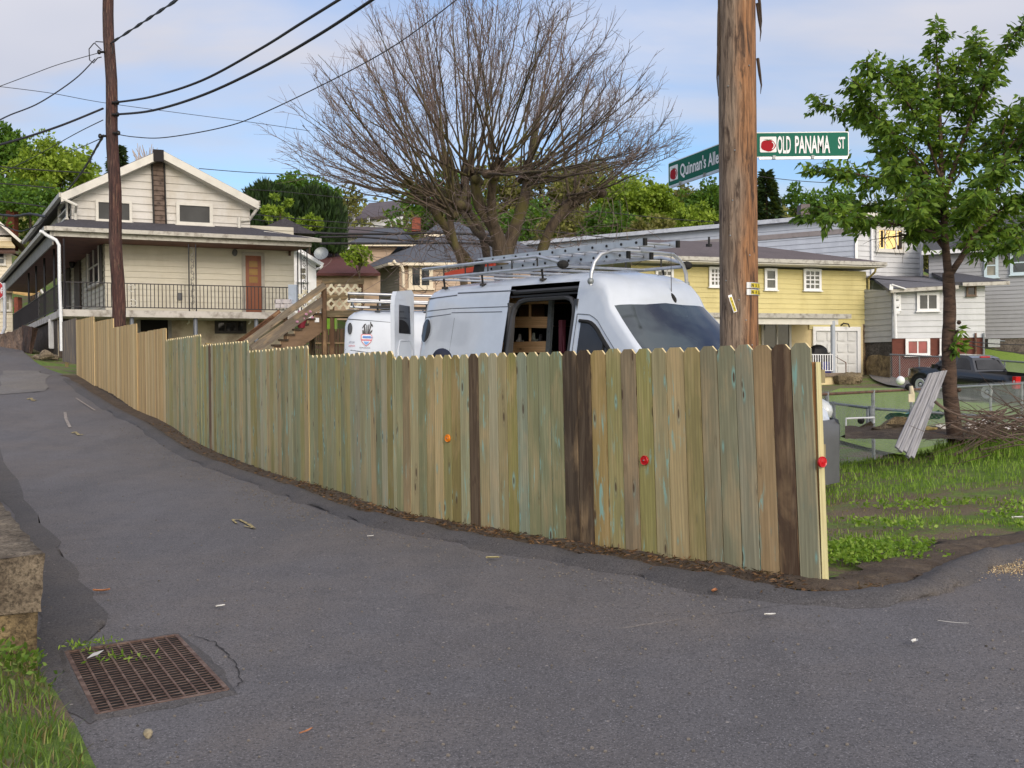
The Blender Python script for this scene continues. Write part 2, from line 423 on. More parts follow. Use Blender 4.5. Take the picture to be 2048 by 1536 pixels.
def asphalt(name, rgb, tint=(98, 86, 78), dark=0.0, spk=1.0, crack=False):
    t = MT(name); v = t.coord('Object')
    n = t.noise(v, 0.45, 5, 0.6, 0.4); n1 = t.noise(v, 3.0, 6, 0.65); n2 = t.noise(v, 62, 3, 0.75); n3 = t.noise(v, 120, 2, 0.6)
    c = srgb(*rgb)
    a = t.mix(t.ramp(n, (0.42, 0.0), (0.62, 0.75)), c, srgb(*tint))
    a = t.mix(t.ramp(n1, (0.34, 0.5), (0.55, 0.0)), a, tuple(x * 0.68 for x in c))
    tr = t.noise(t.coord('Object', (0.9, 0.22, 1), rot=(0, 0, R(-30))), 1.6, 5, 0.6, 0.3)
    a = t.mix(t.ramp(tr, (0.36, 0.55), (0.5, 0.0), (0.66, 0.0)), a, tuple(x * 0.72 for x in c)); a = t.mix(t.ramp(tr, (0.54, 0.0), (0.7, 0.5)), a, tuple(x * 1.3 for x in c))
    a = t.mix(t.ramp(n2, (0.34, 1.0), (0.52, 0.0)), a, tuple(x * 0.42 for x in c))
    a = t.mix(t.ramp(n3, (0.58, 0.0), (0.68, 0.8 * spk)), a, tuple(min(1, x * 2.4) for x in c))
    vo = t.n('ShaderNodeTexVoronoi', feature='F1'); vo.inputs['Scale'].default_value = 16.0
    t.l(v, vo.inputs['Vector'])
    big = t.ramp(t.noise(v, 7, 2), (0.6, 0.0), (0.66, 1.0))
    a = t.mix(t.math('MULTIPLY', t.ramp(vo.outputs['Distance'], (0.10, 0.8), (0.16, 0.0)), big), a, srgb(158, 150, 144))
    if crack:
        vc = t.n('ShaderNodeTexVoronoi', feature='DISTANCE_TO_EDGE'); vc.inputs['Scale'].default_value = 0.33
        t.l(t.mix(0.12, v, t.n('ShaderNodeTexNoise').outputs['Color']), vc.inputs['Vector'])
        ck = t.math('MULTIPLY', t.ramp(vc.outputs['Distance'], (0.002, 1.0), (0.006, 0.0)), t.ramp(t.noise(v, 0.6, 2), (0.5, 0.0), (0.6, 0.9)))
        a = t.mix(ck, a, tuple(x * 0.25 for x in c))
    t.color(a).rough(0.85)
    t.bump(t.math('ADD', n2, t.math('MULTIPLY', n1, 0.6)), 0.7, 0.006)
    return t.m
M['asphalt'] = asphalt('asphalt', (99, 97, 100), (108, 101, 97))
M['asphalt_dark'] = asphalt('fresh_asphalt', (80, 78, 80), (94, 87, 82), spk=0.8, crack=False)
M['asphalt_old'] = asphalt('worn_asphalt', (116, 113, 112), (124, 118, 110))
def ground_mat(name, g1, g2, dirt, thr=0.5, scale=0.8):
    t = MT(name); v = t.coord('Object')
    n = t.noise(t.coord('Object', (0.5, 1.2, 1)), scale, 7, 0.65, 0.5); n2 = t.noise(v, 9, 5, 0.7); n3 = t.noise(v, 60, 3, 0.7)
    gr = t.ramp(n2, (0.32, srgb(*g2)), (0.66, srgb(*g1)))
    di = t.ramp(n3, (0.3, tuple(x * 0.5 for x in srgb(*dirt))), (0.6, srgb(*dirt)))
    a = t.mix(t.ramp(t.math('ADD', n, t.math('MULTIPLY', t.math('SUBTRACT', n2, 0.5), 0.3)), (thr - 0.04, 1.0), (thr + 0.05, 0.0)), gr, di)
    t.color(a).rough(0.95); t.bump(t.math('ADD', n2, n3), 1.0, 0.03)
    return t.m
M['ground'] = ground_mat('grassy_soil', (116, 142, 56), (78, 104, 40), (128, 112, 92), 0.5)
M['lawn'] = ground_mat('lawn', (150, 176, 74), (110, 144, 52), (100, 90, 60), 0.30)
M['dirt'] = ground_mat('dirt', (108, 94, 78), (70, 58, 48), (92, 78, 66), 0.5, 3.0)
def leaf_mat(name, dark, mid, light, trans=0.35):
    t = MT(name)
    a = t.n('ShaderNodeAttribute', attribute_name='br').outputs['Fac']
    n = t.noise(t.coord('Object'), 1.1, 3)
    f = t.math('ADD', t.math('MULTIPLY', a, 0.62), t.math('MULTIPLY', n, 0.45), clamp=True)
    c = t.ramp(f, (0.25, srgb(*dark)), (0.55, srgb(*mid)), (0.85, srgb(*light)))
    t.color(c).rough(0.55)
    tr = t.n('ShaderNodeBsdfTranslucent'); t.l(t.mix(0.5, c, srgb(150, 170, 40)), tr.inputs['Color'])
    ms = t.n('ShaderNodeMixShader'); ms.inputs[0].default_value = trans
    out = t.t.nodes['Material Output']
    t.l(t.b.outputs[0], ms.inputs[1]); t.l(tr.outputs[0], ms.inputs[2]); t.b.inputs['Specular IOR Level'].default_value = .35; t.l(ms.outputs[0], out.inputs['Surface'])
    return t.m
M['leaf_cherry'] = leaf_mat('cherry_leaf', (48, 80, 26), (88, 124, 42), (138, 168, 68), .42)
M['leaf_green'] = leaf_mat('broad_leaf', (42, 72, 26), (76, 114, 40), (116, 150, 56))
M['leaf_lime'] = leaf_mat('spring_leaf', (88, 112, 36), (132, 158, 52), (172, 192, 78))
M['leaf_olive'] = leaf_mat('budding_leaf', (88, 84, 50), (118, 116, 64), (152, 152, 86))
M['leaf_dark'] = leaf_mat('conifer_needles', (20, 34, 20), (36, 56, 30), (58, 80, 42), 0.15)
M['leaf_arb'] = leaf_mat('arborvitae_foliage', (20, 36, 18), (36, 58, 28), (56, 80, 38), 0.15)
M['grass'] = leaf_mat('grass_blade', (82, 116, 36), (128, 168, 58), (176, 202, 98), 0.5)
M['crack'] = plain('tar_filled_crack', (44, 42, 44), .9, var=.2, scale=20)
M['grass_bank'] = leaf_mat('bank_grass_blade', (58, 86, 28), (96, 130, 48), (146, 166, 84), 0.35)
M['grass_dry'] = leaf_mat('dry_grass', (92, 84, 52), (128, 118, 76), (160, 148, 100), 0.3)
def bark(name, rgb, rgb2, moss=None, zs=0.25, scale=9):
    t = MT(name); v = t.coord('Object', (1, 1, zs)); n = t.noise(v, scale, 7, 0.7, 0.4)
    a = t.ramp(n, (0.35, srgb(*rgb2)), (0.62, srgb(*rgb)))
    if moss: a = t.mix(t.ramp(t.noise(t.coord('Object'), 1.6, 5), (0.48, 0.0), (0.6, 0.7)), a, srgb(*moss))
    t.color(a).rough(0.95); t.bump(n, 0.9, 0.03); return t.m
M['bark_willow'] = bark('grey_mossy_bark', (94, 81, 68), (52, 43, 36), (90, 86, 40))
M['twig'] = bark('brown_twig', (122, 107, 104), (92, 80, 78))
M['bark_cherry'] = bark('cherry_bark', (96, 76, 64), (52, 40, 34), zs=4.0, scale=5)
M['bark_dark'] = bark('dark_bark', (84, 70, 58), (46, 38, 32))
def pole_mat(name, grey, brown, streak, mixx=(0.4, 0.62), x0=0.0, xs=1.0):
    t = MT(name); g = t.n('ShaderNodeTexCoord').outputs['Object']
    v = t.coord(src=g, scale=(1, 1, 0.06)); v2 = t.coord(src=g, scale=(1, 1, 0.16))
    n = t.noise(v, 45, 7, 0.7, 0.5); n2 = t.noise(v2, 22, 6, 0.65, 1.0); n3 = t.noise(t.coord(src=g, scale=(1, 1, 0.5)), 3, 4)
    sp = t.n('ShaderNodeSeparateXYZ'); t.l(g, sp.inputs[0])
    fx = t.math('ADD', t.math('MULTIPLY', sp.outputs['X'], xs), t.math('ADD', t.math('MULTIPLY', t.math('SUBTRACT', n3, 0.5), 0.7), 0.5))
    a = t.mix(t.ramp(fx, (mixx[0], 0.0), (mixx[1], 1.0)), srgb(*grey), srgb(*brown))
    a = t.mix(t.ramp(n2, (0.36, 0.9), (0.5, 0.0)), a, srgb(*streak))
    a = t.mix(t.ramp(n, (0.38, 0.75), (0.55, 0.0)), a, tuple(x * 0.7 for x in srgb(*streak)))
    a = t.mix(t.ramp(n, (0.56, 0.0), (0.72, 0.5)), a, srgb(176, 150, 122))
    t.color(a).rough(0.85); t.bump(t.math('ADD', n, n2), 0.9, 0.008); return t.m
M['pole_new'] = pole_mat('weathered_utility_pole', (142, 124, 108), (150, 108, 74), (62, 46, 38), xs=2.6)
M['pole_old'] = pole_mat('dark_utility_pole', (78, 58, 56), (82, 52, 48), (34, 24, 25), xs=1.0)
# ------------------------------------------------------------------ terrain
CTRL = [(-12,-8,0),(0,-8,0),(12,-8,0),(30,-5,0),(0,0,0),(0,4,0),(4,5,0.03),(9,6,.05),(20,6,.07),(-3,2,0),(-2.5,5.6,.0),(-1,6,.03),(1.97,6.84,.12),(-1.15,10.5,.13),(-2.37,12.7,.2),
 (-6.1,19.2,.62),(-11.65,28.9,1.57),(-16,36,2.35),(-22,46,3.0),(-35,70,4.5),(-4.0,8.9,.1),(-5.2,11,.18),(-9,17.5,.6),(-14.5,27.2,1.55),(-19,34.5,2.3),(-13,14,1.0),(-20,20,2),(-30,35,4),(-30,10,2),
 (4.5,7.6,.13),(9,7.8,.12),(6,10,.3),(6,12.4,.5),(6.6,13.8,.62),(9,14,.62),(12,13,.5),(1.5,12,.1),(1,15,.08),(-1.5,15.7,.12),(-3.5,20,.3),(6,16.5,.1),(10,17,.1),(3,20,.1),(10,26,.1),(0,28,.5),(-6,34,1.3),(-12,36,1.7),
 (14,35,.4),(17.1,38.7,.3),(15.6,41.6,.7),(18.5,41,.55),(16,51,1.17),(24,48,1.3),(29,52,2.4),(35,45,2.0),(5,45,.9),(0,62,2.5),(-12,70,5),(-25,75,8),(-45,75,10),(-22,112,15.5),(0,120,18),(40,120,17),(80,110,14),(-60,130,20),
 (0,180,26),(100,200,22),(-120,200,28),(60,60,6),(100,50,6),(100,0,0),(-100,0,4),(-60,40,7),(0,-100,0),(100,-100,0),(-100,-100,0),(0,300,26),(200,300,20),(-200,300,26),(250,0,0),(-250,0,5)]
_K = np.array(CTRL, float)
_D = np.sqrt(((_K[:, None, :2] - _K[None, :, :2]) ** 2).sum(-1) + 1.3)
_n = len(_K)
_A = np.zeros((_n + 3, _n + 3)); _A[:_n, :_n] = _D; _A[:_n, _n] = 1; _A[:_n, _n + 1:] = _K[:, :2]; _A[_n:, :_n] = _A[:_n, _n:].T
_W = np.linalg.solve(_A, np.concatenate([_K[:, 2], [0, 0, 0]]))
def gz_arr(X, Y):
    X = np.asarray(X, float).ravel(); Y = np.asarray(Y, float).ravel()
    d = np.sqrt((X[:, None] - _K[None, :, 0]) ** 2 + (Y[:, None] - _K[None, :, 1]) ** 2 + 1.3)
    return d @ _W[:_n] + _W[_n] + X * _W[_n + 1] + Y * _W[_n + 2]
def gz(x, y): return float(gz_arr([x], [y])[0])
def G(px, py):
    """point of the ground seen at a pixel"""
    d = ray(px, py); lo, t = 0.5, 0.5; prev = None
    while t < 400:
        q = EYE + d * (t / d.y)
        if q.z < gz(q.x, q.y): break
        lo = t; t *= 1.03
    for _ in range(24):
        m = (lo + t) / 2; q = EYE + d * (m / d.y)
        if q.z < gz(q.x, q.y): t = m
        else: lo = m
    q = EYE + d * (t / d.y); return q
def gzv(x, y, dz=0.0): return Vector((x, y, gz(x, y) + dz))
def axis(vals):
    out = []
    for a, b, st in vals: out += list(np.arange(a, b, st))
    return out + [vals[-1][1]]
gx = axis([(-300, -60, 20), (-60, -20, 4), (-20, 12, .5), (12, 40, 2), (40, 100, 6), (100, 300, 20)])
gy = axis([(-120, -8, 14), (-8, 2, 2), (2, 22, .4), (22, 60, 2), (60, 160, 5), (160, 320, 20)])
XX, YY = np.meshgrid(gx, gy); ZZ = gz_arr(XX, YY).reshape(XX.shape)
mb = MB()
def bumpy(x, y):
    if 2.6 < x < 14 and 7.0 < y < 14: return 0.05 * mnoise.noise(Vector((x * 1.3, y * 1.6, 0))) 
    return 0.0
mb.grid([[(XX[i, j], YY[i, j], ZZ[i, j] - 0.045 + bumpy(XX[i, j], YY[i, j])) for j in range(len(gx))] for i in range(len(gy))])
mb.build('ground', M['ground'], smooth=True, kind='structure')
def loft(name, L, Rr, n, mat_, dz, sub=6, kind='structure', wob=0.0):
    """sheet laid on the terrain between two plan polylines"""
    rows = []
    def res(pl):
        out = []
        for i in range(len(pl) - 1):
            for k in range(sub): out.append((lerp(pl[i][0], pl[i + 1][0], k / sub), lerp(pl[i][1], pl[i + 1][1], k / sub)))
        return out + [pl[-1][:2]]
    a, b = res(L), res(Rr)
    for i, (p, q) in enumerate(zip(a, b)):
        row = []
        for k in range(n + 1):
            x, y = lerp(p[0], q[0], k / n), lerp(p[1], q[1], k / n)
            if wob and k in (0, n):
                x += wob * mnoise.noise(Vector((x * 2.1, y * 2.1, 4))); y += wob * mnoise.noise(Vector((x * 2.1, y * 2.1, 9)))
            row.append((x, y))
        rows.append(row)
    Z = gz_arr([q[0] for r in rows for q in r], [q[1] for r in rows for q in r])
    k = 0; m = MB(); R3 = []
    for r in rows:
        rr = []
        for q in r: rr.append((q[0], q[1], Z[k] + dz)); k += 1
        R3.append(rr)
    m.grid(R3)
    return m.build(name, mat_, smooth=True, kind=kind)
# fence line in plan, from the street corner up the alley
FC = (1.97, 6.84); FA = (-1.147, 10.54); FB = (-2.37, 12.67); FD = (-6.14, 19.2); FE = (-11.65, 28.9); FF = (-14.6, 33.7)
nrm = (0.866, 0.5)
def off(p, d): return (p[0] - nrm[0] * d, p[1] - nrm[1] * d)
# road sheets
Rt = [(-34.5, 70), (-21, 46), off((-16, 36), .3), off(FE, .35), off(FD, .35), off(FB, .35), off(FA, .4), (1.6, 6.75), (2.15, 6.6), (2.75, 7.3), (3.4, 7.95), (4.3, 8.25), (7, 8.35), (30, 8.6)]
Lt = [(-38, 68.5), (-24.5, 44.5), (-19.2, 34.4), (-14.6, 27.2), (-9.2, 17.6), (-5.6, 11.2), (-4.2, 8.7), (-2.62, 5.75), (-2.35, 4.8), (-1.95, 4.1), (-1.5, 3.4), (-1.0, 1.5), (2, -6), (30, -6)]
loft('road', Lt, Rt, 40, M['asphalt'], 0.004, sub=14, kind='structure')
# older patch across the alley, fresh asphalt gutter by the wall
loft('asphalt_patch', [G(0, 742), G(0, 790)], [G(92, 742), G(96, 782)], 8, M['asphalt_old'], 0.012, wob=0.25)
loft('asphalt_gutter', [G(-40, 880), G(0, 985), G(60, 1085), G(80, 1200), G(72, 1330), G(100, 1400), G(180, 1452)],
     [G(-10, 880), G(40, 985), G(118, 1085), G(165, 1160), G(226, 1245), G(140, 1310), G(196, 1440)], 8, M['asphalt_dark'], 0.008, wob=0.09)
# drain surround and seam
# dirt verge and asphalt berm along the fence
path = [off(FE, 0), off(FD, 0), off(FB, 0), off(FA, 0), (0.4, 8.7), (1.2, 7.75), (1.95, 6.86), (2.3, 7.05), (2.75, 7.65), (3.4, 8.25), (4.3, 8.6), (6, 8.7), (12, 8.9)]
def ribbon(name, path, o0, o1, h, mat_, n=6, sub=14, bumpk=0.3, label=None, dz=0.0, taper=True):
    pts = []
    for i in range(len(path) - 1):
        for k in range(sub): pts.append(Vector((lerp(path[i][0], path[i + 1][0], k / sub), lerp(path[i][1], path[i + 1][1], k / sub))))
    pts.append(Vector(path[-1]))
    for _ in range(10):
        pts = [pts[0]] + [(pts[i - 1] + pts[i] * 2 + pts[i + 1]) / 4 for i in range(1, len(pts) - 1)] + [pts[-1]]
    rows = []
    for i, p in enumerate(pts):
        d = (pts[min(i + 1, len(pts) - 1)] - pts[max(i - 1, 0)]).normalized(); nn = Vector((d.y, -d.x))
        if nn.x > 0 and i < len(pts) * 0.0: nn = -nn
        nn = Vector((-abs(d.y), -abs(d.x))) if d.y < 0 and d.x > 0 else nn
        row = []
        tp = min(1, i / 6, (len(pts) - 1 - i) / 6) if taper else 1
        for k in range(n + 1):
            t = k / n; q = p + nn * lerp(o0, o1, t)
            jj = (mnoise.noise(Vector((q.x * 3, q.y * 3, 1.7))) + .5 * mnoise.noise(Vector((q.x * 9, q.y * 9, 8)))) * bumpk
            if k == n or k == 0: q = q + nn * jj * 0.32
            hh = h * math.sin(math.pi * t) * (1 + jj) * tp + 0.02 * mnoise.noise(Vector((q.x * 9, q.y * 9, 5))) * (0 < t < 1)
            row.append(Vector((q.x, q.y, hh)))
        rows.append(row)
    Z = gz_arr([q.x for r in rows for q in r], [q.y for r in rows for q in r]); k = 0
    for r in rows:
        for q in r: q.z += Z[k] + dz; k += 1
    m = MB(); m.grid(rows); return m.build(name, mat_, smooth=True, kind='structure')
ribbon('dirt_verge', path, 0.36, -0.14, 0.035, M['dirt'], bumpk=0.9, dz=0.006)
ribbon('asphalt_kerb', path, 0.62, 0.27, 0.075, M['asphalt_dark'], bumpk=0.5, dz=-0.004)
0 and loft('asphalt_apron', [G(1600, 1155), G(1700, 1150), G(1800, 1110), G(1890, 1105), G(1990, 1085), G(2200, 1080)], [G(1600, 1212), G(1700, 1190), G(1800, 1165), G(1900, 1128), G(1990, 1122), G(2200, 1120)], 6, M['asphalt_dark'], 0.022, wob=0.1)
# far lawns
loft('lawn', [G(1640, 872), G(1640, 820), G(1650, 800), G(1660, 785), G(1680, 778)], [G(2150, 880), G(2100, 840), G(2050, 820), G(1900, 800), G(1800, 778)], 14, M['lawn'], 0.03)
loft('driveway', [G(1738, 752), G(1745, 760), G(1775, 772), G(1830, 785), G(1880, 800)], [G(1775, 752), G(1815, 764), G(1880, 770), G(1980, 782), G(2100, 796)], 8, M['asphalt_old'], 0.06)
def quadpatch(name, pts, mat_, dz):
    m = MB(); m.face([Vector((p.x, p.y, p.z + dz)) for p in pts]); return m
# ------------------------------------------------------------------ painted survey marks on the road
mk = MT('road_paint'); mk.color(mk.ramp(mk.noise(mk.coord('Object'), 30, 4), (0.42, srgb(104, 96, 80)), (0.6, srgb(186, 168, 112)))).rough(0.8)
mkw = MT('chalk'); mkw.color(mkw.ramp(mkw.noise(mkw.coord('Object'), 30, 4), (0.42, srgb(112, 106, 104)), (0.6, srgb(178, 168, 160)))).rough(0.85)
def stroke(m, pix, wd):
    g = [G(*p) for p in pix]; rows = []
    for i, p in enumerate(g):
        d = (g[min(i + 1, len(g) - 1)] - g[max(i - 1, 0)]); d.z = 0; d.normalize(); nn = Vector((d.y, -d.x, 0)) * wd / 2
        a, b = p + nn, p - nn; rows.append([Vector((a.x, a.y, gz(a.x, a.y) + .016)), Vector((b.x, b.y, gz(b.x, b.y) + .016))])
    m.grid(rows)
m = MB(); stroke(m, [(464, 1042), (478, 1042), (495, 1050), (508, 1059)], .03); stroke(m, [(464, 1042), (474, 1050)], .02); stroke(m, [(510, 1060), (488, 1055)], .02); stroke(m, [(508, 1059), (500, 1051)], .02)
m.build('road_marking', mk.m, label='yellow spray-painted double arrow on the asphalt beside the green fence', cat='road marking', group='faded spray-painted marks on the alley')
m = MB(); stroke(m, [(144, 868), (150, 865), (158, 872), (166, 870)], .05)
m.build('road_marking', mk.m, label='small yellow painted squiggle on the asphalt just below the white chalk line', cat='road marking', group='faded spray-painted marks on the alley')
m = MB(); stroke(m, [(55, 800), (62, 797), (66, 803), (71, 801)], .06)
m.build('road_marking', mk.m, label='small yellow painted squiggle farthest up the alley near the left edge', cat='road marking', group='faded spray-painted marks on the alley')
m = MB(); stroke(m, [(130, 826), (132, 840), (140, 856)], .05); stroke(m, [(127, 836), (136, 838)], .04)
m.build('road_marking', mkw.m, label='whitish painted line with a cross tick in the middle of the alley', cat='road marking', group='faded spray-painted marks on the alley')
m = MB(); stroke(m, [(272, 852), (300, 862), (340, 880), (385, 910), (395, 918)], .035)
m.build('road_marking', mkw.m, label='long faint white chalk line along the foot of the fence', cat='road marking', group='faded spray-painted marks on the alley')
m = MB(); stroke(m, [(152, 797), (165, 806), (190, 822)], .04)
m.build('road_marking', mkw.m, label='short faint white streak in the alley below the tan fence', cat='road marking', group='faded spray-painted marks on the alley')
# ------------------------------------------------------------------ fence
def plan_at(px, pl):
    d = ray(px, 745)
    for (a, b) in zip(pl[:-1], pl[1:]):
        # (a + t(b-a)) on ray dir d: cross = 0
        ex, ey = b[0] - a[0], b[1] - a[1]
        den = d.x * ey - d.y * ex
        t = (d.y * a[0] - d.x * a[1]) / den if abs(den) > 1e-9 else -1
        t = -(d.x * a[1] - d.y * a[0]) / (d.x * ey - d.y * ex)
        if -0.02 <= t <= 1.02: return Vector((a[0] + ex * t, a[1] + ey * t))
    raise ValueError(px)
FL = [FC, FA, FB, FD, FE, FF]
rng = random.Random(11)
GREEN = [(134, 138, 112), (142, 141, 116), (150, 146, 120), (128, 136, 112), (140, 138, 96), (136, 130, 84), (148, 142, 112), (146, 150, 128), (158, 146, 116), (124, 130, 104), (150, 150, 134)]
TAN = [(176, 158, 122), (184, 168, 134), (168, 148, 112), (190, 176, 144), (164, 142, 108), (180, 160, 120)]
GREY = [(92, 92, 96), (102, 102, 104), (84, 84, 90)]
def picket(m, a, b, zb, zt, w_, colr, seed, dog=True, th=0.016, out=0.0, ear=None, lean=0.0):
    """a, b: plan points of the two edges"""
    d = (b - a).normalized(); nn = Vector((d.y, -d.x))          # towards the camera
    if nn.y > 0: nn = -nn
    L = (b - a).length; ear = ear or 0.036
    ol = [(0, zb), (L, zb)] + ([(L, zt - ear), (L - ear, zt), (ear, zt), (0, zt - ear)] if dog else [(L, zt), (0, zt)])
    def p3(u, z, o):
        u = u + lean * (zt - z) / (zt - zb)
        return Vector((a.x + d.x * u + nn.x * (o + out), a.y + d.y * u + nn.y * (o + out), z))
    uo, vo = seed * 3.17, seed * 7.31
    c = srgb(*colr)
    fr = [p3(u, z, th) for u, z in ol]; bk = [p3(u, z, 0) for u, z in ol]
    uv = [(u + uo, z + vo) for u, z in ol]
    m.face(fr, 0, c, uv, seed % 1.0 + .01); m.face(bk[::-1], 0, c, uv[::-1], seed % 1.0 + .01)
    k = len(ol)
    for i in range(k):
        j = (i + 1) % k
        top = i >= 2 and i < k - 1
        m.face([fr[i], bk[i], bk[j], fr[j]], 1 if top else 0, c, [(uo, vo), (uo + .02, vo), (uo + .02, ol[j][1] + vo), (uo, ol[j][1] + vo)], .5)
g_fence = thing('wooden_fence', 'long stepped green-tinted wooden picket fence along the alley, with reflectors', 'fence', (FC[0], FC[1], 0))
t_fence = thing('wooden_fence', 'flat-topped tan board fence higher up the alley, beyond the green fence', 'fence', (FD[0], FD[1], 0.6))
y_fence = thing('wooden_fence', 'short weathered grey board fence end beside the white downspout', 'fence', (FE[0], FE[1], 1.5))
def edge_z(px, py, pl): 
    q = plan_at(px, pl); d = ray(px, py); return (EYE + d * (q.y / d.y)).z
#            pxL  pxR  topL topR botL botR  kind  n
SECT = [(790, 1643, 713, 685, 1026, 1168, 'g'), (622, 789, 711, 702, 971, 1017, 'g'), (499, 622, 702, 690, 926, 971, 'g'), (406, 499, 690, 681, 893, 927, 'g'), (335, 406, 680, 668, 853, 893, 'g'),
        (278, 335.5, 666, 656, 822, 853, 't'), (230, 278, 656, 647, 789, 822, 't'), (192, 230, 644, 637, 770, 789, 't'), (156, 192, 641, 633, 751, 771, 't'), (127, 155, 644, 636, 722, 728, 'y')]
DARK = {0: {2: (136, 122, 92), 5: (150, 138, 96), 8: (134, 122, 72), 10: (86, 68, 50), 14: (140, 134, 76), 15: (142, 150, 128), 19: (62, 48, 36), 20: (66, 50, 36), 21: (160, 138, 86), 22: (150, 144, 94), 23: (134, 120, 96), 24: (150, 144, 88), 27: (144, 134, 88), 28: (136, 130, 104), 29: (134, 134, 108), 30: (142, 140, 118), 31: (160, 136, 100), 32: (82, 60, 44), 33: (140, 140, 116)}, 3: {3: (108, 80, 56)}}
for si, (xl, xr, tl, tr, bl, br_, kd) in enumerate(SECT):
    A = plan_at(xl, FL); B = plan_at(xr, FL)
    # walk the fence polyline between A and B
    Ltot = (B - A).length; n = max(2, round(Ltot / (0.1435 if kd != 't' else 0.098)))
    ztl, ztr = edge_z(xl, tl, FL), edge_z(xr, tr, FL); zbl, zbr = edge_z(xl, bl, FL), edge_z(xr, br_, FL)
    par = {'g': g_fence, 't': t_fence, 'y': y_fence}[kd]
    mbp = MB(); pal = {'g': GREEN, 't': TAN, 'y': GREY}[kd]; dark = DARK.get(si, {}); last = None
    outp = 0.004 if si % 2 else 0.018
    panel = None; darks = []
    if si == 0:
        EX = [784, 795, 811, 825, 842, 858, 874, 891, 908, 925] + [900 + x / 2.56 for x in (110, 160, 210, 258, 305, 355, 408, 465, 527, 592, 665, 735, 812, 890, 967, 1047, 1122, 1212, 1295, 1382, 1475, 1565, 1662, 1760, 1862)]
        EX[0] = 790.5; EX[1] = 798
        n = 34; TT = [(plan_at(x, FL) - A).length / (B - A).length for x in EX]
    else: TT = [i / n for i in range(n + 1)]
    for i in range(n):
        t0, t1 = TT[i], TT[i + 1]
        lean = .075 * max(0, (t0 - .1)) if si == 0 else 0.0
        a = A.lerp(B, t0 + 0.0004) ; b = A.lerp(B, t1 - 0.0008)
        zt = lerp(ztl, ztr, (t0 + t1) / 2) + rng.uniform(-.006, .006); zb = lerp(zbl, zbr, (t0 + t1) / 2) - rng.uniform(0, .02)
        c = pal[rng.randrange(len(pal))]
        if c == last: c = pal[rng.randrange(len(pal))]
        last = c; j = rng.uniform(1.08, 1.22); c = tuple(min(250, x * j * k_) for x, k_ in zip(c, (1.03, 1.0, .92)))
        tgt = mbp
        if i in dark:
            c = dark[i]; c = tuple(min(250, x * 1.08) for x in c) if max(c) > 110 else c
            if max(c) < 110: tgt = MB(); darks.append(tgt)
        picket(tgt, a, b, zb, zt, 0, c, rng.uniform(1, 60), dog=(kd == 'g'), out=outp + rng.uniform(0, .004), lean=lean)
    panel = mbp.build('fence_panel', [M['picket'] if kd == 'g' else M['picket_tan'], M['end_grain'] if kd != 'y' else M['picket_tan']], par, fixn=False)
    for dm in darks:
        dm.build('picket', [M['picket'], M['end_grain']], panel, label='dark brown stained picket')
    # rails and post behind
    d = (B - A).normalized(); nn = Vector((d.y, -d.x)); nn = nn if nn.y < 0 else -nn
    rl = MB()
    for fr in (0.16, 0.55, 0.86):
        a3 = Vector((A.x - nn.x * .022, A.y - nn.y * .022, lerp(zbl, ztl, fr))); b3 = Vector((B.x - nn.x * .022, B.y - nn.y * .022, lerp(zbr, ztr, fr)))
        rl.bar(a3, b3, 0.036, 0.085, mi=0, col=srgb(150, 142, 108))
    rl.build('rail', M['picket_tan'], par)
    ps = MB(); npost = max(1, round(Ltot / 2.4))
    for k in range(npost + 1 if si == 0 else npost):
        q = A.lerp(B, k / npost) - nn * 0.09 
        if k == npost: continue
        zt = lerp(ztl, ztr, k / npost); zb = lerp(zbl, zbr, k / npost)
        ps = MB(); ps.box((q.x, q.y, (zt + zb) / 2 - .12), (.089, .089, zt - zb + (.3 if (si in (3, 4) and k == 0) else .1)), Matrix.Rotation(math.atan2(d.y, d.x), 3, 'Z'), 0, srgb(168, 150, 104))
        ps.build('post', M['picket_tan'], par)
# end post with trim at the street corner
ee = Vector(FC); dd = (Vector(FC) - Vector(FA)).normalized()
q0 = P(1641, 1100, 0.985 * FC[1]); zt = edge_z(1643, 724, FL); zb = edge_z(1643, 1172, FL)
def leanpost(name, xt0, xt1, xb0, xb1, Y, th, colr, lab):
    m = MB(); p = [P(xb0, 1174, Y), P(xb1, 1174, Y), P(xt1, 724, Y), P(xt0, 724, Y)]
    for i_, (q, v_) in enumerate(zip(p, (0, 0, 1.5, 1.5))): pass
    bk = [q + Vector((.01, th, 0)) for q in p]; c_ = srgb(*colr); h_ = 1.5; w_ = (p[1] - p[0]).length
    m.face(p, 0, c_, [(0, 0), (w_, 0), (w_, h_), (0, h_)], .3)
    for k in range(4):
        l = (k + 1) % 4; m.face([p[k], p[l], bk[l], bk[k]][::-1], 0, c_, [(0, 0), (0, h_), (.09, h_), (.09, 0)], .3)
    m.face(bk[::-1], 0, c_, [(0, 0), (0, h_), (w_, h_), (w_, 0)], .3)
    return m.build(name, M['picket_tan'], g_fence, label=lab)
leanpost('corner_strip', 1624, 1632.5, 1637, 1646, 6.86, .09, (150, 106, 62), 'orange-brown strip at the corner')  # full-height brown strip filling the gap beside the end post
leanpost('end_post', 1632, 1641.5, 1645, 1658, 6.83, .10, (214, 210, 160), 'pale new wooden end post')
c1 = P(1644, 924, 6.80)
